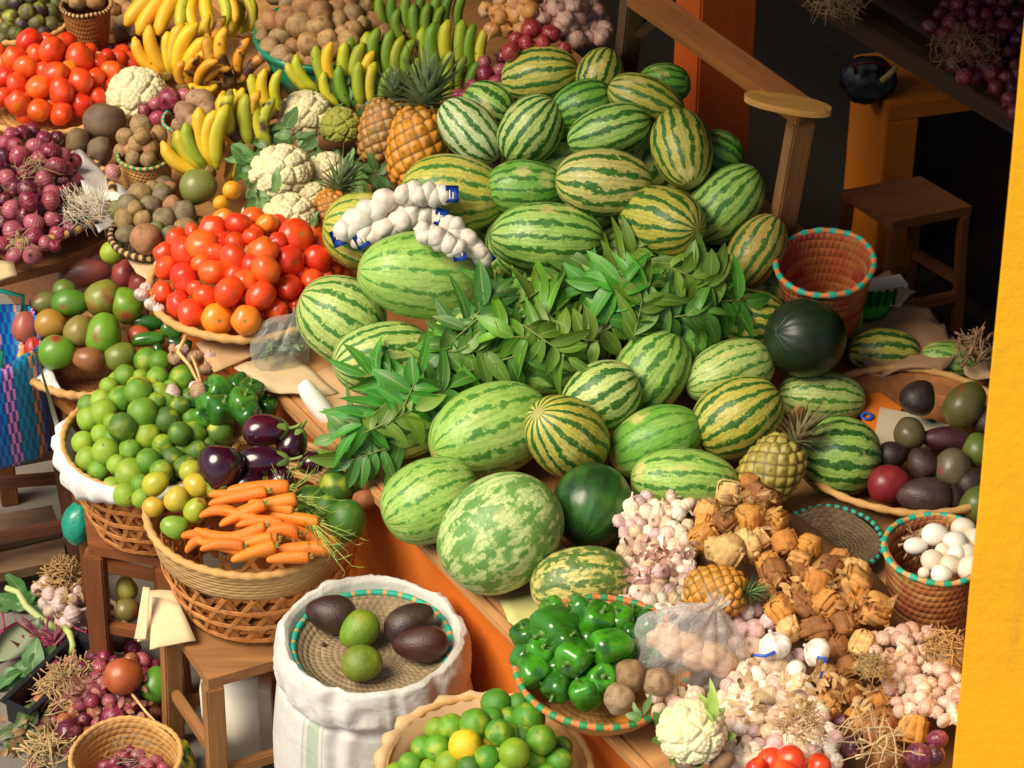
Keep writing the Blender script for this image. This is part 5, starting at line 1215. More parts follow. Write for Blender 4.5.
for i, (x, y, w, l, a, c, lab) in enumerate(((565, 505, 60, 2.2, 176, (.03, .12, .02), 'dark green cucumber right of the mangoes, uppermost of the cucumbers'), (570, 575, 56, 2.3, 6, (.06, .20, .02), 'green cucumber below the uppermost one'), (660, 538, 66, 1.3, 150, (.08, .23, .02), 'short green cucumber under the tomato tray'), (690, 588, 50, 1.9, 170, (.02, .06, .02), 'blackish green cucumber beside the garlic stalk'), (618, 630, 46, 1.9, 120, (.025, .09, .02), 'dark cucumber end above the limes'))):
    X, Y = T('A2', x, y); one('cucumber', 'cucumber', 'cucumber', lab, X, Y, w / 3.84, l, a, 0, c, flatz(.74), 'cucumbers between mangoes and limes', 0, 0, .02)
GAR = [('', (.72, .60, .50)), ('', (.68, .48, .42))]
heap(TT('A2', (545, 402, 54), (580, 440, 50), (560, 375, 44), (610, 455, 40)), flatz(.86), 'garlic', 'garlic_bulb', 'garlic bulb', 'the tomato tray left lip', 'garlic bulbs at the left lip of the tomato tray', [('pale pink garlic bulb', (.68, .54, .46))])
heap(TT('A2', (675, 640, 56), (700, 615, 50), (750, 640, 56), (790, 690, 50), (805, 640, 44), (665, 610, 40), (760, 770, 60)) + TT('A3', (665, 52, 62), (755, 35, 60)), flatz(.80), 'garlic', 'garlic_bulb', 'garlic bulb', 'the loose braid above the limes', 'garlic bulbs of the loose braid above the limes', [('brownish garlic bulb', (.42, .24, .13)), ('pink white garlic bulb', (.68, .50, .44))])
bm = bmesh.new(); z = .84; add_tube(bm, [P(186, 336, .87), P(178, 352, .86), P(190, 366, .85), P(196, 378, .84), P(206, 392, .83)], .006, 8, .003); add_tube(bm, [P(192, 356, .87), P(198, 372, .86), P(202, 386, .84)], .004, 8, .003)
o = link('garlic_stalk', mesh('garlic_stalk', bm, True, [M['straw']])); o.color = (*hx(206, 170, 110)[:3], 1); tag(o, 'twisted tan garlic stalks hanging below the tomato tray', 'garlic stalk')
# ---- limes basket
Zb = .72
c_ = P(150, 438, Zb); Rb = 88 * mpp(c_)
def kagome(name, label, cat, c, R, h, rb, nst, band, seed=0, loose=0, color=None, rimmats=TAN, wm=w_tan):
    """open hexagonal weave below a closely woven band"""
    e = empty(name, c - V((0, 0, h)), label, cat); th = .004; r0 = random.Random(seed)
    def rad(s): return R * (rb + (1 - rb) * (s ** .65))
    prof = [(R - .02, -.004)] + [(rad((h - band + band * i / 6) / h) + .003, -band + band * i / 6) for i in range(6, -1, -1)][::1] + [(rad((h - band) / h) - .006, -band), (R - .02, -.004)]
    part('woven_band', lathe('woven_band', [(R - .012, 0), (R, .004)] + [(rad(1 - band / h * i / 6) + .002, -band * i / 6) for i in range(7)] + [(rad(1 - band / h) - .008, -band)], 96, [wm]), e, Matrix.Translation(c))
    part('rim', rim_mesh(R - .002, .010, 44, rimmats, wob=.006), e, Matrix.Translation(c + V((0, 0, .004))))
    H = h - band; p = 2 * pi * R * .9 / nst; slope = 2 * H / (p * sqrt(3) / 2 * 2) # horizontal steps climbed
    turns = (H / math.tan(radians(60))) / (R * .9)
    def strip(bm, pts_s, w_, off):
        rows_ = []
        for (a, s) in pts_s:
            r = rad(s) + off; cpt = V((r * cos(a), r * sin(a), -h + h * s)); rows_.append(cpt)
        pv = None
        for i, q in enumerate(rows_):
            t = (rows_[min(i + 1, len(rows_) - 1)] - rows_[max(i - 1, 0)]).normalized(); nrm = V((q.x, q.y, 0)).normalized(); sd = t.cross(nrm).normalized() * w_ * .5
            n2 = nrm * .0022; ring = [bm.verts.new(q + sd), bm.verts.new(q + sd * .8 + n2), bm.verts.new(q - sd * .8 + n2), bm.verts.new(q - sd)]
            ring.append(bm.verts.new(q - sd * .8 - n2 * .5)); ring.append(bm.verts.new(q + sd * .8 - n2 * .5))
            if pv:
                for k in range(6): bm.faces.new((pv[k], pv[(k + 1) % 6], ring[(k + 1) % 6], ring[k]))
            pv = ring
    smax = 1 - band / h
    for sgn, nm in ((1, 'right'), (-1, 'left')):
        bm = bmesh.new()
        for i in range(nst):
            a0 = 2 * pi * i / nst + loose * r0.uniform(-.1, .1)
            strip(bm, [(a0 + sgn * turns * u + loose * .05 * sin(u * 5 + i), .02 + u * (smax + .01 - .02)) for u in [k / 14 for k in range(15)]], .0125 * r0.uniform(.85, 1.1), .002 * sgn + .001 * sin(i))
        bmesh.ops.recalc_face_normals(bm, faces=bm.faces); part('slanting_splints', mesh('splints', bm, False, [m_strip]), e, Matrix.Translation(c))
    bm = bmesh.new(); dh = p * .866; m = 0; hh = dh * .45
    while hh < H:
        s = hh / h; strip(bm, [(2 * pi * k / 72, s + loose * .01 * sin(k)) for k in range(73)], .012, .0045); hh += dh
    part('hoops', mesh('hoops', bm, False, [m_strip]), e, Matrix.Translation(c))
    bm = bmesh.new()
    for k in range(3):
        for j in range(6):
            a = pi * k / 3; off = (j - 2.5) * R * rb * .33; L_ = sqrt(max(.0001, (R * rb) ** 2 - off ** 2)); d = V((cos(a), sin(a), 0)); s_ = V((-sin(a), cos(a), 0)); add_box(bm, s_ * off + V((0, 0, -h + .004 + .003 * k)), L_ * 2, .012, .0025, Matrix.Rotation(a, 3, 'Z'))
    part('base', mesh('base', bm, False, [m_strip]), e, Matrix.Translation(c))
    return e
kagome('openwork_basket', 'shaded openwork basket of limes lined with white cloth', 'basket', c_, Rb, .26, .62, 20, .04, 2, loose=1)
c2_ = P(255, 507, .72); R2 = 109 * mpp(c2_)
kagome('openwork_basket', 'large tan basket with hexagonal openwork holding carrots and aubergines', 'basket', c2_, R2, .275, .66, 22, .085, 1, wm=weave_mat('cream_tan_weave', hx(226, 186, 122), hx(200, 150, 86), 46, 10, bump=.004))
def liner(name, label, c, R, depth, drop, col=M['cloth'], a0=0, a1=360, seed=0, n=110):
    """cloth lying over the rim and hanging down outside"""
    bm = bmesh.new(); r0 = random.Random(seed); rows_ = []
    N_ = int(n * (a1 - a0) / 360)
    for i in range(N_ + 1):
        a = radians(a0 + (a1 - a0) * i / N_); dr = drop * (.55 + .5 * noise.noise(V((cos(a) * 1.6 + seed, sin(a) * 1.6, 0))) + .35 * sin(a * 3 + seed)); row = []
        fold = lambda k: .012 * noise.noise(V((a * 9, k * .6, seed))) + .006 * sin(a * 26)
        for k, (rr, zz) in enumerate(((R * .80, -depth), (R * .9, -depth * .4), (R * .97, .006), (R + .006, .017), (R + .018, .006), (R + .022, -dr * .4), (R + .016, -dr * .75), (R + .012, -dr))):
            f = fold(k) * (0 if k < 3 else min(1, (k - 2) * .4)); rr2 = rr + f; row.append(bm.verts.new((rr2 * cos(a), rr2 * sin(a), zz + (f * .4))))
        rows_.append(row)
    for A, B in zip(rows_, rows_[1:]):
        for k in range(7): bm.faces.new((A[k], A[k + 1], B[k + 1], B[k]))
    if a1 - a0 >= 360: bmesh.ops.remove_doubles(bm, verts=bm.verts, dist=.0005)
    bmesh.ops.recalc_face_normals(bm, faces=bm.faces); bmesh.ops.solidify(bm, geom=bm.faces[:], thickness=.002)
    o = link(name, mesh(name, bm, True, [col])); setm(o, Matrix.Translation(c)); return tag(o, label, 'cloth')
liner('white_cloth', 'white cloth draped over the rim of the lime basket', c_, Rb, .05, .085, a0=165, a1=300, seed=3)
# limes
l1 = TT('A2', (480, 715, 82), (540, 720, 60), (605, 720, 78), (565, 655, 92), (615, 660, 80), (530, 760, 84), (700, 725, 96), (420, 755, 64), (655, 760, 60)) + TT('A3', *[(x, y, w) for x, y, w in ((415, 25, 64), (450, 0, 64), (530, 45, 97), (612, 48, 74), (390, 80, 82), (465, 75, 97), (345, 150, 92), (400, 125, 96), (548, 125, 107), (470, 180, 102), (642, 155, 97), (565, 215, 97), (690, 205, 84), (742, 210, 92), (840, 200, 102), (390, 210, 78), (320, 240, 82), (405, 275, 97), (500, 270, 84), (340, 305, 92), (625, 250, 78), (570, 312, 92), (450, 325, 74), (500, 358, 107), (660, 305, 88), (700, 265, 64), (757, 275, 84), (715, 338, 90), (430, 408, 68), (480, 442, 84), (545, 455, 72), (620, 350, 82), (660, 380, 64), (690, 100, 70), (800, 250, 60), (600, 80, 60), (430, 160, 60), (600, 290, 60), (540, 400, 70))])
cc = [2, 1, 2, 0, 0, 4, 0, 1, 2]
l1 = [(x, y, w, {'c': cc[i] if i < 9 else (1 if x < 118 else (3 if x > 170 and i % 2 else rng.choice((0, 2, 2, 1, 3))))}) for i, (x, y, w) in enumerate(l1)]
ZL = dome(160, 425, .70, 95, .09)
l1 = [(q[0], q[1], q[2], dict(q[3], c=q[3].get('c', (0, 2, 3)[k % 3]))) for k, q in enumerate(infill(l1, (150, 432, 72, 56), 20, 5))]
heap(l1, ZL, 'citrus', 'lime', 'lime', 'the basket lined with white cloth', 'limes in the cloth lined basket', LIM, maxm=.08)
for i, (x, y, w, l, a, c, lab) in enumerate(((600, 400, 92, 1.2, 40, (.46, .44, .03), 'long yellow mango leftmost of the small yellow mangoes'), (735, 350, 84, 1.15, 20, (.42, .44, .04), 'greenish yellow small mango nearest the aubergines'), (752, 405, 98, 1.08, 150, (.55, .42, .03), 'yellow small mango with orange blush below the dull one'), (675, 455, 94, 1.12, 60, (.55, .42, .04), 'yellow small mango in the middle with green freckles'), (590, 485, 80, 1.05, 0, (.60, .36, .03), 'orange yellow small mango at the basket rim'), (752, 500, 88, 1.2, 60, (.36, .42, .03), 'green and yellow small mango touching the carrots'), (670, 560, 90, 1.25, 170, (.22, .38, .03), 'green small mango lowest, inside the carrot basket rim'), (822, 415, 80, 1.1, 20, (.30, .30, .03), 'olive small mango tucked under the aubergine'), (540, 350 + 100, 60, 1, 0, (.3, .36, .03), 'tiny green mango beside the rim'))[:8]):
    X, Y = T('A3', x, y); one('mango', 'small_mango', 'mango', lab, X, Y, w / 3.84, l, a, 10, c, dome(200, 480, .735, 90, .06), 'small yellow mangoes between limes and carrots', 60 * i, i % 2, .03)
# ---- green peppers, aubergines, dark limes in the carrot basket
STM = ('stem', 'pepper_stem', (.10, .22, .03)); ZC = dome(260, 470, .73, 120, .07)
pp = TT('A3', *[(x, y, w, {'a': a, 'tw': 30, 'c': c}) for x, y, w, a, c in ((735, 100, 84, 100, 0), (772, 148, 78, 40, 1), (850, 120, 100, 70, 0), (840, 40, 96, 150, 1), (925, 90, 96, 60, 1), (905, 25, 90, 10, 0), (955, 140, 90, 120, 0), (960, 50, 90, 80, 0), (800, 90, 80, 0, 1))]) + TT('C3', (10, 60, 90, {'a': 30, 'tw': 20, 'c': 0}), (60, 110, 80, {'a': 80, 'tw': 20, 'c': 0}))
heap(pp, dome(230, 400, .72, 90, .07), 'pepper', 'green_pepper', 'green pepper', 'the group above the aubergines', 'green peppers above the aubergines', [('dark green pepper', (.03, .14, .015)), ('green pepper', (.07, .24, .02))], stem=STM)
for i, (x, y, w, l, a, lab) in enumerate(((60, 195, 112, 1.35, 6, 'glossy aubergine with its calyx spread, uppermost in the carrot basket'), (50, 312, 104, 1.6, 4, 'long glossy aubergine with a green stem in the middle'), (165, 245, 100, 1.15, 60, 'dark aubergine in shade behind the long one'), (235, 320, 76, 1.15, 200, 'small round aubergine at the right beside the dark limes'), (115, 392, 90, 1.1, 200, 'aubergine just above the carrot tops'), (-115, 345, 156, 1.05, 260, 'large round aubergine with a pale scar nearest the limes'), (-20, 405, 100, 1.3, 170, 'reddish purple aubergine directly above the carrots'))):
    X, Y = T('C3', x, y); one('aubergine', 'aubergine', 'aubergine', lab, X, Y, w * 1.16 / 3.84, l, a, 8, (.035, .004, .014), dome(260, 455, .73, 120, .06), 'glossy aubergines in the carrot basket', 40 * i, 0, .045 if i in (0, 1, 5) else .015, stem=('calyx', 'calyx', (.20, .30, .06)))
heap(TT('C3', (230, 468, 118), (330, 415, 122), (370, 538, 138), (300, 490, 90)), dome(330, 470, .735, 80, .03), 'citrus', 'dark_lime', 'dark green lime', 'the right side of the carrot basket', 'dark green limes in the carrot basket', [('glossy dark green lime', (.055, .15, .015))], size=(1.02, 1.1))
one('potato', 'sweet_potato', 'sweet potato', 'reddish sweet potato in shade below the leafy bunch', *T('C3', 440, 460), 22, 1.2, 10, 0, (.30, .09, .03), flatz(.74), None)
# carrots
CAR = [((810, 475), (1015, 430), 46, 0), ((770, 525), (900, 512), 44, 1), ((850, 555), (1010, 478), 46, 0), ((755, 575), (925, 605), 48, 2), ((765, 620), (965, 665), 46, 0), ((715, 660), (800, 610), 42, 1), ((895, 690), (1050, 640), 50, 0), ((700, 598), (800, 590), 40, 0), ((915, 560), (1080, 560), 46, 1), ((925, 615), (1060, 612), 50, 0), ((805, 440), (900, 445), 40, 0), ((880, 425), (1100, 415), 60, 0), ((900, 510), (1130, 458), 52, 0), ((1005, 515), (1215, 545), 46, 0), ((1075, 535), (1280, 625), 50, 2), ((1020, 590), (1140, 590), 52, 1), ((1000, 665), (1260, 645), 58, 0), ((1030, 690), (1180, 680), 48, 0), ((860, 500), (990, 540), 42, 0), ((775, 650), (930, 640), 44, 1), ((870, 650), (1040, 605), 44, 0), ((850, 600), (1010, 560), 44, 2), ((960, 470), (1120, 500), 44, 0)]
rec = []
for i, (A_, B_, w, v) in enumerate(CAR):
    k = 3.8385; a = (A_[0] / k, 380 + A_[1] / k); b = (B_[0] / k, 380 + B_[1] / k); mx, my = (a[0] + b[0]) / 2, (a[1] + b[1]) / 2
    rec.append(dict(px=mx, py=my, w=w / k, a=math.degrees(atan2(-(b[1] - a[1]), b[0] - a[0])), L=sqrt((a[0] - b[0]) ** 2 + (a[1] - b[1]) ** 2), v=v, i=i))
rows(rec, 'the carrot heap'); CE = {}
for q in rec:
    p = solve(q['px'], q['py'], .015, dome(250, 520, .755, 70, .06)) - ray(q['px'], q['py']) * (.004 * (q['i'] % 4)); mp = mpp(p); Rr = q['w'] * .55 * mp; q['L'] *= 1.1
    Mx = TRS(p, frame(q['a'], rng.uniform(-6, 8), rng.uniform(-30, 30)), (q['L'] * .5 * mp, Rr, Rr)); e = CE[q['i']] = empty('carrot', p, ('long ' if q['L'] > 46 else 'short ') + 'orange carrot, ' + q['auto'], 'carrot', 'orange carrots in the openwork basket')
    part('root', ME['carrot'][q['v']], e, Mx, (rng.uniform(.80, .9), rng.uniform(.19, .26), .016))
    bm = bmesh.new()
    for k in range(3): add_tube(bm, [V((.97, .1 * k - .1, 0)), V((1.08, .2 * k - .2, .1)), V((1.16, .4 * k - .3, .2))], .09, 5, .05)
    for vv in bm.verts: vv.co.x = .97 + (vv.co.x - .97) * 1
    part('stub', mesh('stub', bm, True, [M['stem']]), e, TRS(p, frame(q['a'], 4), (q['L'] * .5 * mp, Rr, Rr)), (.22, .30, .05))
def greens(name, label, cat, base, tips, r, col, z, z1=None, b=.05):
    bm = bmesh.new(); p0 = P(base[0], base[1], z); o0 = p0.copy(); r0 = random.Random(3)
    for (x, y) in tips:
        p1 = P(x, y, z1 or z) - ray(x, y) * r0.uniform(0, .04); m_ = (p0 + p1) / 2 - Fv * .02 + V((r0.uniform(-.01, .01), 0, .01)); pts = [p0.lerp(m_, t).lerp(m_.lerp(p1, t), t) - o0 for t in [k / 6 for k in range(7)]]
        add_tube(bm, pts, r, 5, r * .4)
        for k in range(6):
            q0 = pts[3 + k % 4]; d = (pts[6] - pts[0]).normalized() + V((r0.uniform(-.9, .9), r0.uniform(-.9, .9), r0.uniform(-.2, .9))); add_tube(bm, [q0, q0 + d * .012, q0 + d * .022 + V((0, 0, .003))], r * .4, 4, r * .2)
    return part(name, mesh(name, bm, True, [M['stem']]), CE[cat], Matrix.Translation(o0), col)
greens('carrot_tops', '', 8, (283, 497), [(288, 472), (297, 468), (303, 482), (280, 476), (322, 470), (338, 500), (330, 512), (326, 508)], .0022, (.38, .45, .08), .80, .81)
greens('carrot_tops', '', 14, (310, 520), [(356, 545), (352, 566), (338, 560), (348, 552), (330, 556), (360, 538), (322, 552), (345, 572)], .0020, (.36, .42, .08), .80, .76)
greens('carrot_tops', '', 11, (300, 505), [(330, 520), (335, 535), (318, 545), (325, 530), (308, 548), (315, 538), (326, 522)], .0018, (.20, .30, .05), .79, .77)
ZF = flatz(0)
leafy('wilted_leaves', 'wilted dark green leaves at the lower left corner of the floor', 'leaves', 20, 735, ZF, 14, 26, 12, (.10, .14, .04), 91, .02, spread=18, curl=(.2, 1))
leafy('dry_husks', 'dry brown husks strewn below the black crate', 'dry husks', 36, 742, ZF, 40, 12, 6, (.34, .18, .08), 92, .01, spread=34, curl=(-.6, 1))
leafy('dry_husks', 'dry reddish husks over the floor onions beside the small basket', 'dry husks', 110, 705, flatz(.07), 44, 11, 6, (.40, .14, .10), 93, .03, spread=46, curl=(-.6, 1))
leafy('dry_husks', 'dry tan husks around the garlic bunch on the floor', 'dry husks', 84, 620, flatz(.04), 40, 12, 5, (.42, .26, .12), 94, .02, spread=34, curl=(-.6, 1))
ZF_ = 0
# ---- papers folded beside the stool
for i, (pts, z, zs) in enumerate(([[(137, 640), (146, 588), (176, 592), (190, 640)], .46, [.42, .50, .50, .45]], [[(150, 652), (152, 596), (180, 604), (196, 640)], .47, [.44, .50, .51, .46]], [[(134, 636), (143, 588), (150, 590), (146, 640)], .47, [.44, .54, .54, .45]])):
    o = slab('folded_paper', pts, z, .003, M['card'], hx(222, 196, 150), wob=.012, sub=4, zs=zs); tag(o, ('lowest', 'middle', 'narrow upright')[i] + ' sheet of folded cream paper beside the carrot basket stool', 'paper')
# ---- blue woven shopping bag
def bagmat():
    N = NT('woven_plastic_strips'); uv = N.coord('UV'); sp = N.n('SeparateXYZ', {0: uv}).outputs
    m = N.n('Mapping', {'Vector': uv, 'Scale': (110, 26, 1), 'Rotation': (0, 0, 0)}).outputs[0]; ch = N.n('TexChecker', {'Vector': m, 'Scale': 1.0, 'Color1': (1, 1, 1, 1), 'Color2': (0, 0, 0, 1)}).outputs[1]
    f = N.math('FRACT', N.math('ADD', N.math('MULTIPLY', sp['X'], 7.0), N.math('MULTIPLY', sp['Y'], -.0)))
    blue = N.mix(ch, hx(0, 130, 190), hx(20, 70, 170)); pink = N.mix(ch, hx(226, 140, 180), hx(70, 70, 160)); tealc = N.mix(ch, hx(10, 140, 170), hx(8, 100, 150)); orc = N.mix(ch, hx(226, 140, 60), hx(40, 110, 150))
    c = N.mix(N.math('GREATER_THAN', f, .30), blue, pink); c = N.mix(N.math('GREATER_THAN', f, .52), c, tealc); c = N.mix(N.math('GREATER_THAN', f, .85), c, orc)
    N.base(c); N.rough(.4); N.bump(ch, .002, .6); return N.m
c = P(0, 440, .445); e = empty('woven_bag', c, 'blue woven plastic shopping bag with pink strips on the dark stool', 'bag')
def wb(a, r, z, u):
    k = (abs(cos(a)) ** 4 + abs(sin(a)) ** 4) ** -.25; return r * k * .93 * (1 + .03 * sin(3 * a)), z + .01 * sin(5 * a) * (u > .4)
part('bag_body', lathe('bag_body', [(.01, .004), (.13, .004), (.145, .03), (.145, .30), (.142, .335), (.136, .335), (.138, .03), (.01, .012)], 80, [bagmat()], wb), e, Matrix.Translation(c) @ Matrix.Rotation(.35, 4, 'Z'))
for k, (xa, xb) in enumerate(((-.06, .05), (-.05, .07))):
    bm = bmesh.new(); yy = -.12 + .24 * k; add_tube(bm, [V((xa, yy, .30)), V((xa - .01, yy, .37)), V(((xa + xb) / 2, yy * .8, .41)), V((xb + .01, yy, .37)), V((xb, yy, .30))], .006, 8); part('handle', mesh('handle', bm, True, [M['teal']]), e, Matrix.Translation(c))
# teal cloth bundle below the lime basket
c = P(78, 523, .36); o = link('teal_bundle', crumple('teal_bundle', M['teal'], 5, .06, .9)); setm(o, TRS(c, frame(80, 0), (.055, .040, .045))); tag(o, 'small teal plastic bundle between the blue bag stool and the lime basket', 'bundle')
# jerrycan behind the stool
c = P(240, 776, .0); e = empty('jerrycan', V((c.x, c.y + .05, 0)), 'whitish plastic jerrycan with a green cap behind the carrot stool', 'jerrycan')
bm = bmesh.new(); add_box(bm, V((0, 0, .15)), .17, .12, .30, None, .03); c = V((c.x, c.y + .05, 0)); part('body', mesh('body', bm, True, [M['egg']]), e, Matrix.Translation(c), (.62, .58, .46))
part('cap', lathe('cap', [(.001, .035), (.018, .035), (.02, .0), (.001, .0)], 24, [M['bowl']]), e, Matrix.Translation(c + V((.045, 0, .301))))
bm = bmesh.new(); add_tube(bm, [V((-.06, 0, .295)), V((-.055, 0, .33)), V((0, 0, .335)), V((.01, 0, .297))], .010, 8); part('handle', mesh('handle', bm, True, [M['egg']]), e, Matrix.Translation(c), (.62, .58, .46))
# ================================================================== FLOOR, BOTTOM LEFT
bm = bmesh.new()
c = P(55, 682, .05); L_ = (P(92, 655, .05) - P(22, 720, .05)); X = L_.normalized(); Y = V((0, 0, 1)).cross(X); BX = Matrix((X, Y, V((0, 0, 1)))).transposed()
e = empty('plastic_crate', c, 'shallow black plastic crate lying on the floor among the onions', 'crate')
for (cx_, cy_, sx, sy, sz, zz) in ((0, 0, L_.length, .07, .006, -.04), (0, .035, L_.length, .008, .07, -.003), (0, -.035, L_.length, .008, .07, -.003), (L_.length / 2, 0, .008, .078, .0695, -.003), (-L_.length / 2, 0, .008, .078, .0695, -.003), (0, .041, L_.length + .03, .016, .006, .035), (0, -.041, L_.length + .03, .016, .006, .035), (L_.length / 2 + .008, 0, .016, .066, .0055, .035), (-L_.length / 2 - .008, 0, .016, .066, .0055, .035)):
    bm2 = bmesh.new(); add_box(bm2, V((cx_, cy_, zz)), sx, sy, sz, None, .0015); part('panel' if sz > .01 and sx > .01 else 'panel', mesh('panel', bm2, False, [M['tray_black']]), e, Matrix.Translation(c) @ BX.to_4x4())
ZF = flatz(0)
def fdome(cx, cy, r, H): return dome(cx, cy, .0, r, H)
strands('dry_onion_tops', 'heap of dry tan onion tops behind the floor onions', 'dry stalks', 74, 692, .06, 240, 30, 34, (.46, .30, .13), 21, .0024, .08)
strands('dry_onion_tops', 'dry tan stalks in the lower left below the floor onions', 'dry stalks', 52, 752, .04, 90, 30, 26, (.50, .35, .16), 22, .0022, .04)
strands('dry_garlic_tops', 'brown clump of dried garlic tops on the floor', 'dry stalks', 66, 582, .08, 200, 20, 24, (.38, .22, .08), 23, .0026, .07)
fo = TT('A4', *[(x, y, w) for x, y, w in ((150, 612, 84), (210, 590, 58), (265, 632, 104), (215, 650, 70), (245, 582, 52), (322, 582, 52), (345, 640, 70), (300, 665, 60), (190, 680, 66), (435, 575, 100), (495, 520, 76), (555, 590, 78), (597, 545, 70), (650, 575, 70), (490, 595, 54), (640, 625, 58), (555, 520, 60), (420, 510, 56), (460, 500, 60), (380, 600, 60), (520, 560, 60), (480, 280, 46), (510, 312, 64), (545, 355, 66), (475, 300, 44), (590, 370, 50), (130, 755, 60), (160, 690, 50), (400, 640, 60))])
fo = infill(fo, (105, 705, 78, 50), 16, 12, dz=-.01)
heap(fo, fdome(105, 700, 75, .10), 'onion', 'onion', 'red onion', 'the floor heap', 'red onions lying in the floor heap', ONI + [('orange brown onion', (.45, .15, .06))], kk=.8)
one('mango', 'mango', 'mango', 'large red and orange mango on top of the floor heap', *T('A4', 475, 412), 37, 1.08, 10, 0, (.42, .10, .025), flatz(.09), None, 120, 0, .05)
one('mango', 'mango', 'mango', 'green mango beside the red one on the floor heap', *T('A4', 605, 448), 34, 1.1, 80, 0, (.10, .26, .02), flatz(.06), None, 60, 1, .03)
one('mango', 'mango', 'mango', 'brownish green mango in shade behind the folded paper', *T('A4', 490, 168), 26, 1.05, 30, 0, (.20, .16, .04), flatz(.05), None)
one('avocado', 'pear', 'pear', 'yellow green pear in the shade under the lime basket', *T('A4', 485, 78), 22, 1.25, 100, 0, (.36, .34, .05), flatz(.06), None)
one('potato', 'beetroot', 'beetroot', 'round dark brown beetroot on the floor behind the red mango', *T('A4', 462, 272), 26, 1.05, 60, 0, (.14, .07, .05), flatz(.05), None)
one('potato', 'beetroot', 'beetroot', 'smaller dark beetroot beside the corner of the black crate', *T('A4', 395, 350), 22, 1.05, 20, 0, (.12, .07, .05), flatz(.04), None)
gpoly = [(32, 590), (50, 582), (92, 590), (108, 606), (100, 628), (70, 636), (46, 618)]
heap(fill(gpoly, 12.5, .25, 1.2, 5), fdome(70, 606, 45, .08), 'garlic', 'garlic_bulb', 'garlic bulb', '', 'garlic bulbs of the bunch on the floor', [('', (.52, .38, .32)), ('', (.60, .44, .40))], share='small pinkish garlic bulb of the bunch lying on the floor by the dried tops', size=(1, 1.2))
leafy('beet_leaves', 'magenta beet stalks and dark leaves on the floor by the crate', 'beet greens', 48, 650, ZF, 26, 30, 7, (.16, .012, .04), 31, .03, spread=26, stemr=.003, scol=(.30, .02, .08))
leafy('beet_leaves', 'magenta beet stalks at the left edge of the floor', 'beet greens', 6, 640, ZF, 12, 26, 9, (.20, .015, .05), 32, .02, spread=12, stemr=.003, scol=(.34, .02, .08))
leafy('beet_leaves', 'magenta beet stalks beside the upper corner of the crate', 'beet greens', 90, 644, ZF, 12, 20, 5, (.26, .02, .07), 33, .04, spread=12, stemr=.003, scol=(.36, .02, .1))
leafy('green_leaves', 'crinkled green leaves on the floor left of the crate', 'leaves', 30, 676, ZF, 12, 26, 20, (.09, .21, .06), 34, .02, spread=18, curl=(.2, .8))
leafy('green_leaves', 'green leaves behind the bent white leek', 'leaves', 24, 598, ZF, 9, 34, 16, (.08, .22, .05), 35, .02, spread=12)
leafy('green_leaves', 'bluish green leaf by the stool leg beside the onions', 'leaves', 172, 692, flatz(.04), 4, 26, 16, (.16, .24, .14), 36, .02, spread=5, ang=(200, 260))
bm = bmesh.new(); o0 = P(30, 600, .07); add_tube(bm, [P(6, 588, .10) - o0, P(18, 592, .10) - o0, P(26, 606, .08) - o0, P(42, 620, .06) - o0, P(58, 630, .05) - o0], .008, 10, .010)
o = link('leek', mesh('leek', bm, True, [M['stem']])); setm(o, Matrix.Translation(o0)); o.color = (.46, .52, .20, 1); tag(o, 'bent pale green leek stalk across the floor garlic', 'leek')
bm = bmesh.new(); o0 = P(68, 630, .07); add_tube(bm, [P(64, 627, .08) - o0, P(70, 634, .09) - o0, P(73, 646, .08) - o0, P(71, 654, .06) - o0], .009, 10, .008)
o = link('leek', mesh('leek', bm, True, [M['stem']])); setm(o, Matrix.Translation(o0)); o.color = (.44, .52, .14, 1); tag(o, 'short curved pale green leek piece above the crate', 'leek')
bm = bmesh.new(); o0 = P(-4, 664, .05); d = P(42, 625, .05) - o0; add_leaf(bm, V((0, 0, 0)), d, V((0, 0, 1)), d.length, .10, -.15, .3, 8); bmesh.ops.solidify(bm, geom=bm.faces[:], thickness=.003)
o = link('cabbage_leaf', mesh('cabbage_leaf', bm, True, [M['stem']])); setm(o, Matrix.Translation(o0)); o.color = (.50, .55, .34, 1); tag(o, 'whitish green cabbage leaf lying across the beet stalks', 'leaf')
bm = bmesh.new(); o0 = P(134, 700, .14); add_tube(bm, [P(132, 694, .14) - o0, P(146, 712, .15) - o0, P(158, 724, .14) - o0, P(172, 738, .12) - o0], .004, 7, .002); add_tube(bm, [P(134, 682, .16) - o0, P(124, 686, .17) - o0, P(112, 690, .15) - o0], .003, 7, .002)
o = link('dry_stalk', mesh('dry_stalk', bm, True, [M['straw']])); setm(o, Matrix.Translation(o0)); o.color = (*hx(214, 180, 120)[:3], 1); tag(o, 'long curved dry stalk lying over the floor onions', 'dry stalk')
basket('woven_basket', 'small round tan basket of little onions at the bottom edge', 'basket', 126, 757, .20, 55, .14, .8, w_tan, TAN, rr=.006, seed=9)
heap(TT('A4', (440, 748, 60), (500, 755, 64), (530, 722, 60), (560, 760, 60), (600, 745, 56), (400, 765, 56), (470, 725, 50), (625, 770, 50), (540, 790, 60), (450, 790, 60), (500, 700, 40)), dome(130, 765, .13, 50, .03), 'onion', 'onion', 'red onion', 'the small bottom basket', 'small red onions in the bottom basket', ONI)
strands('dry_onion_tops', 'thin dry stalks inside the small bottom basket', 'dry stalks', 130, 752, .19, 40, 22, 24, (.40, .30, .16), 25, .0010, .02)
one('cucumber', 'yellow_squash', 'squash', 'long yellow squash end at the stool foot beside the bottom basket', *T('A4', 715, 720), 16, 2.0, 110, 0, (.74, .52, .03), flatz(.02), None)
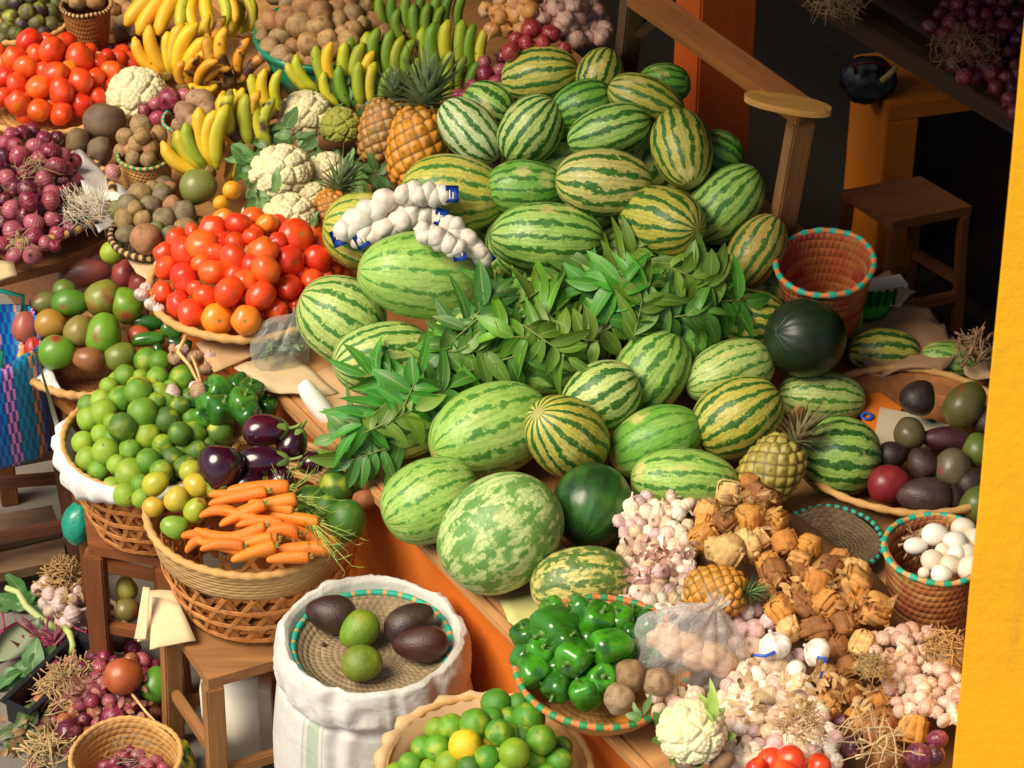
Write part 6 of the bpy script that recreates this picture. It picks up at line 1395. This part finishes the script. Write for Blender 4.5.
# ================================================================== SACK
c = P(372, 645, .66); RS = 80 * mpp(c); R0 = RS * 1.21
e = empty('white_sack', V((c.x, c.y, 0)), 'full white woven sack with a rolled rim and green stripe', 'sack')
def wsack(a, r, z, u):
    f = noise.noise(V((cos(a) * 2.2, sin(a) * 2.2, z * 3))) * .007 + noise.noise(V((cos(a) * 7, sin(a) * 7, z * 2.0))) * .005 + abs(noise.noise(V((cos(a) * 12, sin(a) * 12, z * 1.5)))) * .006
    cr = 0
    for (q_, w_) in ((6, .010), (11, .006)): cr += w_ * (.35 - 2 * abs(noise.noise(V((cos(a) * q_ * .6, sin(a) * q_ * .6, z * (14 if z > -.1 else 3))))) * 2.2)
    f += cr * (.32 if z > -.09 else .10)
    k = 0 if r < RS * 1.02 else min(1, (r - RS) / .03); d = .014 * noise.noise(V((cos(a) * 3, sin(a) * 3, u * 4))) * k
    pinch = .014 * math.exp(-((a - 5.5) / .10) ** 2) + .012 * math.exp(-((a - 4.35) / .08) ** 2) + .010 * math.exp(-((a - .4) / .1) ** 2)
    return r + (f - pinch) * k, z + d
pr = [(RS * .7, -.03), (RS * .98, -.02), (RS * 1.0, .008), (RS * 1.04, .028), (RS * 1.10, .036), (RS * 1.17, .030), (R0, .006), (R0 + .006, -.03), (R0 + .004, -.06), (R0 - .006, -.075), (R0 - .010, -.078), (R0 - .004, -.10), (R0 + .004, -.16), (R0 + .012, -.26), (R0 + .016, -.36), (R0 + .012, -.48), (R0, -.58), (R0 - .02, -.64), (R0 - .05, -.655), (.01, -.657)]
pr2 = []
for (a_, b_) in zip(pr, pr[1:]):
    for k in range(4): pr2.append((a_[0] + (b_[0] - a_[0]) * k / 4, a_[1] + (b_[1] - a_[1]) * k / 4))
N = NT('woven_sack'); uv = N.coord('UV'); sp = N.n('SeparateXYZ', {0: uv}).outputs
ch = N.n('TexChecker', {'Vector': N.n('Mapping', {'Vector': uv, 'Scale': (420, 260, 1)}).outputs[0], 'Scale': 1.0}).outputs[1]
nn = N.noise(N.coord(), 8, 4)
cloth = N.mix(N.mr(nn, .4, .75, 0, .5), (.70, .67, .60, 1), (.58, .53, .44, 1))
g1 = N.math('MULTIPLY', N.math('COMPARE', sp['X'], .648, .012), N.mr(sp['Y'], .235, .245)); g2 = N.math('MULTIPLY', N.math('COMPARE', sp['X'], .668, .002), N.mr(sp['Y'], .235, .245)); g3 = N.math('MULTIPLY', N.math('COMPARE', sp['X'], .628, .002), N.mr(sp['Y'], .235, .245))
g = N.math('MAXIMUM', N.math('MAXIMUM', g1, g2), g3); N.base(N.mix(N.math('MULTIPLY', g, .55), cloth, (.30, .46, .25, 1))); N.rough(.6)
wr = N.noise(N.n('Mapping', {'Vector': N.coord(), 'Scale': (5, 5, 3), 'Rotation': (.2, .3, 0)}).outputs[0], 3, 4, .6)
cr_ = N.math('ABSOLUTE', N.math('SUBTRACT', N.noise(N.coord(), 9, 3, .6, dist=1.0), .5)); N.bump(N.math('ADD', N.math('MULTIPLY', ch, .05), N.math('MULTIPLY', cr_, -1.0)), .010, .8)
part('sack_cloth', lathe('sack_cloth', pr2, 160, [N.m], wsack), e, Matrix.Translation(c))
e, c_, R_ = basket('woven_tray', 'flat coiled tray with teal binding set in the mouth of the white sack', 'tray', 372, 645, .672, 79, .03, .80, w_tray, [m_teal_rim, m_tan_rim], rr=.007, n=30, wobble=.0, seed=2, duty=.62)
GV = 'avocados on the tray of the white sack'
for (x, y, w, l, a, k, col, lab, v) in ((312, 176, 150, 1.34, -8, 'avocado', (.040, .016, .014), 'dark purple avocado leftmost on the sack tray', 0), (612, 210, 145, 1.45, 32, 'avocado', (.040, .018, .018), 'dark purple avocado at the back right of the sack tray', 1), (655, 292, 138, 1.6, 4, 'avocado', (.060, .016, .012), 'reddish brown avocado at the right front of the sack tray', 0), (420, 238, 140, 1.22, 48, 'green_avocado', (.17, .30, .02), 'bright green avocado in the middle of the sack tray', 0), (430, 365, 142, 1.13, 10, 'green_avocado', (.16, .22, .02), 'yellowish green avocado at the front of the sack tray', 1)):
    X, Y = T('C4', x, y); one(k, 'avocado', 'avocado', lab, X, Y, w / 3.84, l, a + (0 if v else 180), 0, col, flatz(.655), GV, 30, v)
for (x, y, lab) in ((205, 276, 'tiny red bean on the left of the sack tray'), (282, 292, 'tiny dark bean next to the left avocado')):
    X, Y = T('C4', x, y); one('potato', 'bean', 'bean', lab, X, Y, 4.5, 1.2, 20, 0, (.12, .03, .02), flatz(.652), None)
# ================================================================== LIMES AT THE BOTTOM
basket('woven_basket', 'basket of limes at the bottom edge beside the white sack', 'basket', 487, 770, .70, 104, .12, .8, w_tan, TAN, rr=.008, seed=5)
o = liner('brown_paper', 'creased brown paper lining the bottom basket of limes', P(487, 770, .70), 104 * mpp(P(487, 770, .70)), .04, .05, M['card'], 60, 250, 4); o.color = hx(214, 178, 128); o['category'] = 'paper'
ll = [(x, y, w, {'c': c}) for (x, y, w, c) in [(*T('C4', a, b), w / 3.84, c) for a, b, w, c in ((945, 520, 107, 0), (865, 600, 112, 2), (775, 612, 96, 2), (955, 632, 97, 0), (665, 690, 88, 2), (720, 692, 96, 2), (910, 730, 92, 0), (975, 705, 80, 1), (762, 752, 92, 1), (615, 755, 86, 2), (690, 768, 70, 1), (840, 762, 80, 3), (560, 790, 80, 1))]]
ll += [(x, y, w, {'c': c}) for (x, y, w, c) in [(*T('E4', a, b), w / 3.84, c) for a, b, w, c in ((70, 520, 76, 0), (110, 577, 116, 0), (25, 640, 90, 2), (157, 660, 107, 2), (55, 712, 110, 1), (225, 742, 97, 0), (125, 742, 104, 1), (235, 690, 80, 3), (185, 715, 70, 0), (20, 790, 90, 1), (90, 800, 90, 1), (180, 800, 90, 2))]]
ll.append((*T('C4', 826, 682), 30.5, {'c': 4, 'lab': 'single bright yellow lemon among the limes beside the white sack', 'dz': .0}))
ll = infill(ll, (490, 752, 74, 36), 22, 11)
heap(ll, dome(495, 752, .69, 108, .11), 'citrus', 'lime', 'lime', 'the bottom basket', 'limes in the bottom basket', [('green lime', (.07, .25, .015)), ('yellow green lime', (.24, .42, .02)), ('mid green lime', (.13, .34, .02)), ('dark green lime', (.05, .16, .015)), ('lemon', (.86, .55, .02))])
# ================================================================== PEPPER BASKET
basket('woven_basket', 'shallow basket with green and orange binding full of green peppers', 'basket', 602, 662, .905, 87, .09, .7, w_tan, [m_green_rim, m_orange_rim], rr=.0075, n=34, seed=8, tilt=(6, 0))
pl = [(*T('E4', a, b), w / 3.84, {'a': an, 'tw': tw, 'c': c}) for a, b, w, an, tw, c in ((212, 232, 150, 200, 40, 0), (100, 262, 96, 110, 30, 0), (155, 322, 100, 60, 60, 1), (130, 392, 108, 300, 30, 1), (290, 345, 122, 210, 55, 1), (425, 302, 122, 190, 20, 1), (370, 205, 116, 60, 40, 1), (455, 205, 106, 100, 40, 1), (315, 165, 92, 150, 10, 0), (560, 218, 92, 30, 20, 0), (225, 450, 100, 240, 30, 0), (390, 425, 104, 60, 75, 1), (330, 482, 102, 120, 30, 1), (210, 168, 90, 130, 20, 1), (505, 262, 92, 160, 30, 0), (478, 300, 80, 340, 30, 1), (250, 285, 90, 50, 40, 0), (90, 340, 80, 250, 10, 0), (510, 190, 80, 90, 30, 0), (265, 400, 70, 0, 30, 0))]
pl = infill(pl, (592, 650, 62, 34), 22, 10, gap=.7)
heap(pl, dome(600, 640, .89, 92, .07), 'pepper', 'green_pepper', 'green pepper', 'the front pepper basket', 'green peppers in the front basket', [('dark green pepper', (.035, .17, .012)), ('bright green pepper', (.06, .29, .012))], stem=STM, kk=.8, size=(1.0, 1.15))
heap([(*T('E4', a, b), w / 3.84, {'dz': .02}) for a, b, w in ((502, 412, 112), (455, 502, 112), (602, 440, 108), (548, 425, 80))], dome(620, 680, .88, 80, .03), 'potato', 'potato', 'potato', 'the pepper basket right side', 'potatoes beside the green peppers', [('light brown potato', (.36, .24, .13)), ('brown potato', (.27, .16, .07))], size=(1, 1.15))
# ================================================================== GARLIC, BUNDLES
def rz(p): return .80
GZ = lambda p: .86 + .10 * max(0, min(1, (fnd(p)[0] - .05) / .5))
GC = [('', (.84, .71, .54)), ('', (.76, .56, .44)), ('', (.86, .78, .64)), ('', (.68, .46, .44)), ('', (.66, .50, .32))]
g1 = [(618, 540), (612, 520), (632, 498), (668, 496), (694, 506), (690, 540), (700, 580), (694, 605), (668, 618), (640, 614), (618, 602), (622, 570)]
heap(fill(g1, 11.5, .26, 1.2, 6), lambda p: .86 + .12 * max(0, min(1, (p.y + .75) / .45)), 'garlic', 'garlic_bulb', 'garlic bulb', '', 'pinkish garlic bulbs behind the pepper basket', GC, share='small pinkish garlic bulb in the bunch between peppers and wrapped bundles', kk=.7, size=(.9, 1.35))
g2 = [(735, 612), (765, 602), (775, 640), (800, 652), (815, 700), (835, 735), (850, 770), (740, 775), (700, 760), (722, 690), (735, 650)]
ex = [(647, 690), (690, 684), (702, 700), (690, 712), (650, 712)]
def go(r0): return {}
heap(fill(g2, 13.2, .28, 1.22, 7), GZ, 'garlic', 'garlic_bulb', 'garlic bulb', '', 'cream garlic bulbs in front of the wrapped bundles', GC, share='small cream garlic bulb in the heap below the wrapped bundles', kk=.7, size=(.9, 1.5))
heap(fill(ex, 14, .24, 1.2, 8), lambda p: .90, 'garlic', 'garlic_bulb', 'garlic bulb', '', 'garlic bulbs between the potatoes and the cauliflower', GC, share='small cream garlic bulb beside the potatoes, behind the front cauliflower')
g3 = [(872, 640), (905, 622), (930, 628), (955, 655), (966, 700), (960, 735), (930, 715), (900, 712), (880, 690)]
heap(fill(g3, 12, .28, 1.2, 9), GZ, 'garlic', 'garlic_bulb', 'garlic bulb', '', 'pink garlic bulbs beside the yellow pillar', [('', (.66, .44, .32)), ('', (.74, .58, .44)), ('', (.58, .34, .26))], share='small pink garlic bulb in the heap beside the yellow pillar', kk=.7, size=(.9, 1.4))
g4 = [(725, 700), (700, 690), (690, 720), (735, 770), (700, 775), (760, 775)]
# two large white bulbs tied with blue string
for (x, y, w, lab) in ((775, 646, 31, 'large white garlic bulb with a blue tie, left of the pair'), (817, 652, 28, 'large white garlic bulb with a blue tie, nearest the bundles')):
    p = solve(x, y, .03, GZ) - ray(x, y) * .05; R = w * .5 * mpp(p); e = empty('large_garlic', p - V((0, 0, R)), lab, 'garlic', 'large white tied garlic'); part('bulb', ME['garlic'][1], e, TRS(p, frame(110 if x < 800 else 150, 30), (R, R, R)), (.84, .80, .72))
    bm = bmesh.new(); s = -1 if x < 800 else 1; add_tube(bm, [V((0, 0, 0)), Rv * (.02 * s) + Uv * (-.008 if s < 0 else .0), Rv * ((.045 if s < 0 else .006) * s) + Uv * (-.006 if s < 0 else -.045)], .004, 6, .003)
    part('blue_tie', mesh('tie', bm, True, [M['blue_tag']]), e, Matrix.Translation(p - ray(x, y) * (R * 1.02) + Rv * (.0 * s) - Uv * R * .4))
F4b = [(115, 150, 110), (90, 25, 116), (180, 30, 90), (200, 140, 104), (250, 50, 116), (292, 140, 124), (385, 60, 134), (405, 120, 100), (470, 155, 124), (350, 215, 112), (245, 232, 116), (150, 232, 96), (420, 290, 116), (335, 300, 88), (360, 380, 98), (285, 400, 92), (370, 468, 106), (280, 520, 104), (385, 575, 104), (490, 592, 134), (605, 602, 126), (510, 702, 126), (490, 490, 104), (325, 10, 100), (50, 85, 90), (440, 380, 70), (420, 530, 80)]
F3b = [(45, 440, 114), (95, 530, 106), (25, 520, 94), (125, 612, 104), (30, 600, 94), (220, 622, 96), (70, 690, 106), (185, 692, 96), (285, 715, 116), (390, 715, 106), (335, 670, 80)]
E3b = [(875, 440, 104), (960, 400, 80), (795, 505, 100), (860, 550, 106), (960, 525, 110), (785, 600, 104), (880, 655, 134), (830, 650, 100), (950, 640, 120), (790, 560, 80)]
bl = [(*T(t, x, y), w / (3.737 if t[0] == 'F' else 3.84)) for t, L_ in (('F4', F4b), ('F3', F3b), ('E3', E3b)) for x, y, w in L_]
bl = [(x, y, w * .95, {}) for x, y, w in bl]
def BZ(p): return .86 + .13 * max(0, min(1, (p.y + 1.25) / .7))
heap(bl, BZ, 'bundle', 'wrapped_bundle', 'wrapped bundle', 'the tan bundle heap', 'squarish bundles wrapped in dried leaf', [('golden tan wrapped bundle', (.66, .34, .09)), ('pale tan wrapped bundle', (.72, .44, .17)), ('orange brown wrapped bundle', (.50, .20, .04)), ('dark brown wrapped bundle', (.30, .12, .03)), ('ochre wrapped bundle', (.60, .27, .05))], kk=.72)
heap([(*T('F4', x, y), w / 3.737, {}) for x, y, w in ((385, 668, 90), (630, 705, 100), (690, 700, 80), (700, 640, 76), (345, 575, 60), (330, 205, 60))], GZ, 'onion', 'onion', 'onion', 'the dark spots among the bundles', 'onions between the bundles at lower right', [('dark purple onion', (.07, .012, .02)), ('purple onion', (.22, .03, .07))], kk=.7)
strands('dry_garlic_tops', 'brown dried fibrous tops against the base of the egg basket', 'dry stalks', 946, 652, .99, 160, 22, 20, (.48, .28, .10), 41, .0015, .05, b=.03)
strands('dry_garlic_tops', 'thin dried tops between the bundles and the pink garlic', 'dry stalks', 872, 670, .99, 110, 20, 15, (.42, .28, .11), 42, .0013, .04, b=.05)
strands('dry_garlic_tops', 'thin dried tops over the cream garlic heap near the bottom', 'dry stalks', 800, 726, 1.0, 110, 26, 22, (.55, .36, .16), 43, .0013, .04, b=.05)
strands('dry_garlic_tops', 'long dried stalks beside the dark onions at the bottom right', 'dry stalks', 870, 742, 1.0, 50, 46, 34, (.55, .38, .18), 44, .0018, .04, b=.04)
def husks(label, px, py, n, spread, seed, b=.05, z=None, col=(.50, .28, .09)):
    leafy('dry_husks', label, 'dry husks', px, py, BZ, n, 13, 5.5, col, seed, b, spread=spread, curl=(-.8, 1.0), up=1.0)
husks('papery dry husks over the upper wrapped bundles', 748, 512, 46, 30, 81)
husks('papery dry husks over the middle wrapped bundles', 812, 590, 60, 38, 82)
husks('papery dry husks over the right wrapped bundles by the egg basket', 868, 608, 36, 22, 83, col=(.42, .20, .06))
husks('papery dry husks over the lowest wrapped bundles', 852, 690, 60, 40, 84, col=(.58, .36, .14))
husks('papery dry husks scattered over the cream garlic', 780, 700, 46, 42, 85, col=(.62, .44, .22))
husks('papery dry husks scattered over the pink garlic', 920, 668, 46, 34, 86, col=(.52, .32, .15))
husks('papery purple husks over the pinkish garlic behind the peppers', 660, 560, 40, 34, 87, col=(.48, .26, .20))
# filler mound under the garlic heaps so that nothing floats
def mound(name, label, cat, poly, z0, zf, mat, color, kind=None):
    bm = bmesh.new(); n = len(poly); top = []; bot = []
    cx, cy = sum(p[0] for p in poly) / n, sum(p[1] for p in poly) / n; rings = []
    for u in (1.0, .97, .85, .6, .3):
        ring = []
        for (x, y) in poly:
            p = solve(cx + (x - cx) * u, cy + (y - cy) * u, 0, zf); z = p.z
            if u == 1.0: p = V((p.x, p.y, z0))
            ring.append(bm.verts.new(p - V((0, 0, .0 if u == 1 else .035))))
        rings.append(ring)
    for A, B in zip(rings, rings[1:]):
        for j in range(n): bm.faces.new((A[j], A[(j + 1) % n], B[(j + 1) % n], B[j]))
    bm.faces.new(rings[-1]); bmesh.ops.recalc_face_normals(bm, faces=bm.faces)
    o = link(name, mesh(name, bm, True, [mat])); o.color = color; return tag(o, label, cat, None, kind)
mound('garlic_sacking', 'brown sacking spread under the garlic and the wrapped bundles', 'sacking', [(620, 600), (625, 500), (700, 470), (800, 500), (880, 560), (960, 650), (1000, 760), (900, 800), (720, 800), (640, 700)], .80, lambda p: min(GZ(p), BZ(p)) - .045, M['card'], hx(120, 80, 44))
# ================================================================== FRONT CAULIFLOWER, BAG, PINEAPPLES
cauliflower('cream cauliflower with a curling green leaf beside the plastic bag', 692, 732, 66, flatz(.86), 7, 95, 55, b=.06, col=(.78, .72, .42), lcol=(.20, .34, .07), ll=.5, group=None)
leafy('cauliflower_leaf', 'pale green leaf curling over the front cauliflower', 'leaf', 716, 722, flatz(.94), 3, 34, 11, (.34, .48, .10), 51, .12, spread=3, ang=(85, 120), up=.5, curl=(.3, .6))
leafy('cauliflower_leaf', 'green leaf between the pepper basket and the front cauliflower', 'leaf', 648, 716, flatz(.90), 6, 22, 10, (.14, .28, .08), 52, .05, spread=8)
one('potato', 'taro_root', 'taro root', 'dark lumpy root at the foot of the front cauliflower', 688, 764, 22, 1.3, 10, 0, (.17, .10, .06), flatz(.86), None, 0, 1, .05)
one('potato', 'taro_root', 'taro root', 'brown lumpy root between the cauliflower and the bottom tomatoes', 722, 762, 22, 1.3, 30, 0, (.24, .14, .07), flatz(.86), None, 0, 2, .05)
c = solve(690, 648, .05, GZ) - ray(690, 648) * .03; e = empty('plastic_bag', c - V((0, 0, .05)), 'crumpled clear plastic bag between the peppers and garlic', 'plastic bag')
part('film', pouch('film', M['bag_clear'], 2), e, TRS(c, frame(62, 25, 20), (.12, .125, .125))); cm_ = ME['net'][1].copy(); cm_.materials[0] = M['garlic']; part('contents', cm_, e, TRS(c - V((0, -.005, .01)), frame(-20, 10), (.085, .085, .075)), (.74, .46, .26))
pineapple('orange pineapple lying under the wrapped bundles', 716, 592, 54, 1.15, 0, 20, lambda p: .90, (.72, .28, .03), .62, b=.03, cang=10, ccol=(.14, .24, .09))
pineapple('greenish pineapple with dry crown right of the long green watermelon', 770, 472, 60, 1.3, 52, 8, lambda p: .82, (.46, .36, .07), .95, b=.06, v=1, cang=50, ccol=(.26, .22, .10))
heap([(*T('F4', 75, 722), 25, {'c': 0}), (*T('F4', 150, 722), 28, {'c': 0}), (*T('F4', 255, 745), 25, {'c': 0}), (*T('F4', 25, 745), 20, {'c': 1}), (785, 772, 24, {'c': 0})], lambda p: .93, 'tomato', 'tomato', 'tomato', 'the bottom edge', 'tomatoes at the bottom edge', [('bright red tomato', (.80, .06, .015)), ('deep red tomato', (.65, .03, .012))])
# crates / papers under the front edge
e = empty('yellow_paper', P(622, 735, .80), 'torn yellow paper hanging over the counter edge below the peppers', 'paper'); o = slab('sheet', [(596, 716), (632, 712), (634, 768), (618, 758)], .79, .003, M['card'], hx(236, 160, 40), e, wob=.03, sub=4, zs=[.82, .84, .72, .74])
o = slab('banana_leaf_mat', [(500, 598), (540, 588), (560, 620), (535, 640), (508, 622)], .806, .004, M['card'], hx(196, 190, 120), wob=.01, sub=3); tag(o, 'pale dried leaf mat at the counter edge under the huge watermelon', 'leaf mat')
beam_o = beam('edge_board', fp(-.008, -.1, .779), fp(-.008, 2.2, .779), .022, .030, M['wood'], bpy.data.objects['market_counter'], LWOOD)
# ================================================================== RIGHT TRAY OF AVOCADOS
basket('woven_tray', 'large brown shallow basket of dark avocados beside the yellow pillar', 'tray', 908, 440, .87, 118, .07, .7, w_brown, [m_tan_rim, m_tan_rim], rr=.009, seed=6)
ZA = dome(905, 440, .81, 120, .07)
for i, (x, y, w, l, a, k, col, lab) in enumerate(((630, 65, 132, 1.05, 60, 'avocado', (.035, .02, .02), 'blackish avocado at the back of the right basket'), (805, 95, 146, 1.3, 55, 'mango', (.13, .12, .03), 'large green brown avocado-like mango at the back right'), (595, 200, 120, 1.08, 100, 'mango', (.12, .10, .04), 'olive brown round fruit left in the middle of the right basket'), (735, 222, 100, 2.1, 176, 'avocado', (.07, .015, .025), 'long purple avocado across the middle of the right basket'), (535, 280, 104, 1.1, 10, 'avocado', (.035, .02, .02), 'dark avocado with a bright yellow patch'), (642, 312, 118, 1.1, 120, 'avocado', (.055, .025, .02), 'dark avocado in the centre, left of the tan one'), (760, 327, 140, 1.06, 80, 'mango', (.15, .12, .06), 'tan and olive round fruit in the centre right'), (520, 392, 140, 1.15, 20, 'mango', (.24, .02, .025), 'shiny deep red mango at the front left of the right basket'), (648, 435, 146, 1.45, 176, 'avocado', (.07, .035, .035), 'large purple brown avocado at the front of the right basket'), (850, 262, 120, 1.1, 90, 'mango', (.13, .17, .03), 'green fruit by the yellow pillar'), (848, 460, 130, 1.1, 60, 'mango', (.12, .15, .03), 'green fruit at the front beside the yellow pillar'), (826, 385, 110, 1.1, 20, 'avocado', (.05, .035, .03), 'dark avocado between the two green fruits by the pillar'), (885, 150, 100, 1.1, 80, 'avocado', (.05, .03, .03), 'dark avocado at the back next to the pillar'), (760, 440, 90, 1.1, 80, 'avocado', (.04, .02, .02), 'dark avocado in the shade behind the egg basket'), (440, 180 + 120, 40, 1.1, 80, 'avocado', (.04, .02, .02), 'x'))[:14]):
    X, Y = T('F3', x, y); one(k, 'avocado' if k == 'avocado' else 'mango', 'avocado' if k == 'avocado' else 'mango', lab, X, Y, w / 3.737, l, a, 5, col, ZA, 'dark fruit in the right basket', 50 * i, i % 2, .015)
X, Y = T('F3', 530, 288); p = solve(X, Y, .02, ZA) - ray(X, Y) * .047; bm = bmesh.new(); bmesh.ops.create_icosphere(bm, subdivisions=3, radius=1)
for v in bm.verts: v.co *= 1 + .3 * noise.noise(v.co * 1.5)
par = [o for o in COL.objects if o.get('label', '') == 'dark avocado with a bright yellow patch'][0]
part('yellow_patch', mesh('patch', bm, True, [M['egg']]), par, TRS(p, frame(10, 0), (.019, .012, .006)), (.62, .48, .02))
# printed box flaps in that basket
e = empty('printed_carton', P(880, 420, .84), 'flattened orange and white printed carton in the right avocado basket', 'carton')
slab('orange_panel', [(862, 396), (880, 392), (902, 408), (880, 440), (862, 420)], .842, .003, M['card'], hx(224, 120, 20), e)
slab('white_panel', [(880, 407), (905, 412), (950, 425), (930, 450), (872, 448)], .847, .003, M['card'], hx(206, 190, 160), e)
bm = bmesh.new()
for (r0_, r1_, mi) in ((.0, .0, 0),): pass
q = P(867, 416, .8475)
part('ring_mark', lathe('ring_mark', [(.008, .0), (.008, .001), (.016, .001), (.016, 0)], 28, [M['blue_tag']]), e, Matrix.Translation(q))
part('green_leaf_mark', lathe('green_leaf_mark', [(.001, .001), (.010, .001), (.010, 0)], 6, [M['bowl']]), e, Matrix.Translation(P(932, 421, .8475)))
# grey wicker lid under the bundles
tray('wicker_lid', 'weathered grey round wicker lid between the bundles and the right basket', 830, 540, .845, 52, .03, w_grey, [m_dark_rim, m_teal_rim], rr=.006, cat='lid', seed=3)
# ================================================================== EGG BASKET
e, c, R = basket('woven_basket', 'red and tan striped basket of eggs with teal binding', 'basket', 937, 549, 1.02, 53, .20, .78, w_redtan, [m_teal_rim, m_tan_rim], rr=.0065, n=20, seed=4, duty=.5)
strands('nest_leaves', 'dry brown leaves under the eggs in the striped basket', 'dry leaves', 932, 545, 1.0, 70, 20, 26, (.40, .24, .12), 61, .003, .015)
eg = [(*T('F3', x, y), w / 3.737, {'a': a, 'l': l}) for x, y, w, a, l in ((690, 577, 82, 10, 1.16), (797, 553, 74, 0, 1.2), (765, 607, 84, 160, 1.04), (620, 620, 62, 0, 1.4), (680, 672, 76, 30, 1.06), (838, 595, 72, 90, 1.1), (750, 692, 78, 0, 1.04), (822, 702, 88, 60, 1.1), (716, 728, 74, 0, 1.03), (722, 640, 60, 0, 1), (815, 648, 74, 20, 1.0), (650, 722, 44, 0, 1), (870, 640, 80, 0, 1), (880, 720, 80, 0, 1), (770, 650, 60, 40, 1.1))]
heap(eg, dome(937, 549, .985, 56, .03), 'egg', 'egg', 'egg', 'the striped basket', 'eggs in the striped basket', [('white egg', (.82, .77, .66)), ('cream egg', (.82, .68, .52))], kk=.8)
# ================================================================== RED BASKET and what lies round it
basket('woven_basket', 'empty orange red basket with teal binding behind the black green watermelon', 'basket', 825, 263, 1.10, 49, .20, .66, w_red, [m_teal_rim, m_orange_rim], rr=.0075, n=20, seed=7, duty=.5, tilt=(8, -4))
bm = bmesh.new(); bmesh.ops.create_cone(bm, segments=16, radius1=.012, radius2=.002, depth=.04); o = link('paper_twist', mesh('paper_twist', bm, True, [M['cloth']])); q = P(829, 278, .955); setm(o, Matrix.Translation(q)); tag(o, 'small white paper twist inside the red basket', 'paper twist')
for (pts, z, c_, lab) in (([(846, 330), (880, 300), (915, 296), (940, 318), (962, 352), (940, 372), (870, 372)], .875, hx(176, 136, 98), 'large sagging brown cardboard sheet right of the red basket'), ([(870, 275), (890, 270), (916, 290), (900, 305), (874, 300)], .90, hx(190, 160, 120), 'small cardboard flap behind the printed box by the red basket'), ([(950, 330), (990, 348), (995, 380), (965, 372)], .86, hx(184, 150, 110), 'torn cardboard edge beside the yellow pillar')):
    o = slab('cardboard_sheet', pts, z, .004, M['card'], c_, wob=.03, sub=4); tag(o, lab, 'cardboard')
e = empty('printed_box', P(880, 296, .86), 'flat box with a green and white print between red basket and cardboard', 'box')
slab('side', [(860, 312), (866, 290), (906, 284), (884, 308)], .905, .03, M['card'], hx(40, 130, 30), e, wob=.003, sub=2); slab('white_band', [(862, 291), (864, 280), (900, 274), (908, 284)], .911, .03, M['card'], hx(200, 196, 180), e)
for k in range(4): slab('printed_stripe', [(868 + 8 * k, 308 - k), (870 + 8 * k, 292 - k), (873 + 8 * k, 291 - k), (871 + 8 * k, 307 - k)], .912, .002, M['card'], hx(20, 70, 20), e)
strands('dry_leaves', 'dry brown leaves behind the cardboard by the yellow pillar', 'dry leaves', 975, 352, .90, 60, 24, 20, (.36, .20, .09), 62, .003, .05)
# ================================================================== DARK INTERIOR
op = [(925, 40), (935, 10), (960, -10), (1040, -10), (1040, 110), (1000, 118), (985, 90), (950, 70)]
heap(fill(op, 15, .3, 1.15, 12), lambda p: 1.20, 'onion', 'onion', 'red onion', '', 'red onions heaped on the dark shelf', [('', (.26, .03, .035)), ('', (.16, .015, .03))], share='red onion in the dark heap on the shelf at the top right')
strands('dry_onion_tops', 'dry brown tops over the onions on the dark shelf', 'dry stalks', 965, 50, 1.28, 120, 26, 34, (.26, .13, .05), 71, .0014, .04)
strands('straw_tuft', 'tuft of straw hanging at the top of the dark shelf', 'straw', 838, 6, 1.22, 110, 26, 24, (.44, .28, .13), 72, .0013, .03)
q = P(868, 80, .66); e = empty('handbag', q - V((0, 0, .04)), 'black handbag with a dark red strap on the masonry bench', 'bag')
part('bag_body', crumple('bag_body', M['tray_black'], 9, .12, .8), e, TRS(q, frame(0, 20), (.085, .07, .045))); bm = bmesh.new(); add_tube(bm, [V((-.04, 0, 0)), V((-.05, 0, .03)), V((0, -.01, .045)), V((.05, 0, .03)), V((.05, 0, 0))], .006, 8)
part('strap', mesh('strap', bm, True, [plain('dark_red_strap', (.16, .01, .015, 1), .5)]), e, Matrix.Translation(q + V((0, -.03, .04))))
bm = bmesh.new(); q = P(889, 75, .70); add_tube(bm, [V((-.02, 0, -.02)), V((0, 0, 0)), V((.022, .01, .025))], .009, 12); o = link('bamboo_piece', mesh('bamboo_piece', bm, True, [M['straw']])); setm(o, Matrix.Translation(q)); o.color = hx(214, 180, 90); tag(o, 'short yellow piece of bamboo beside the black handbag', 'bamboo')
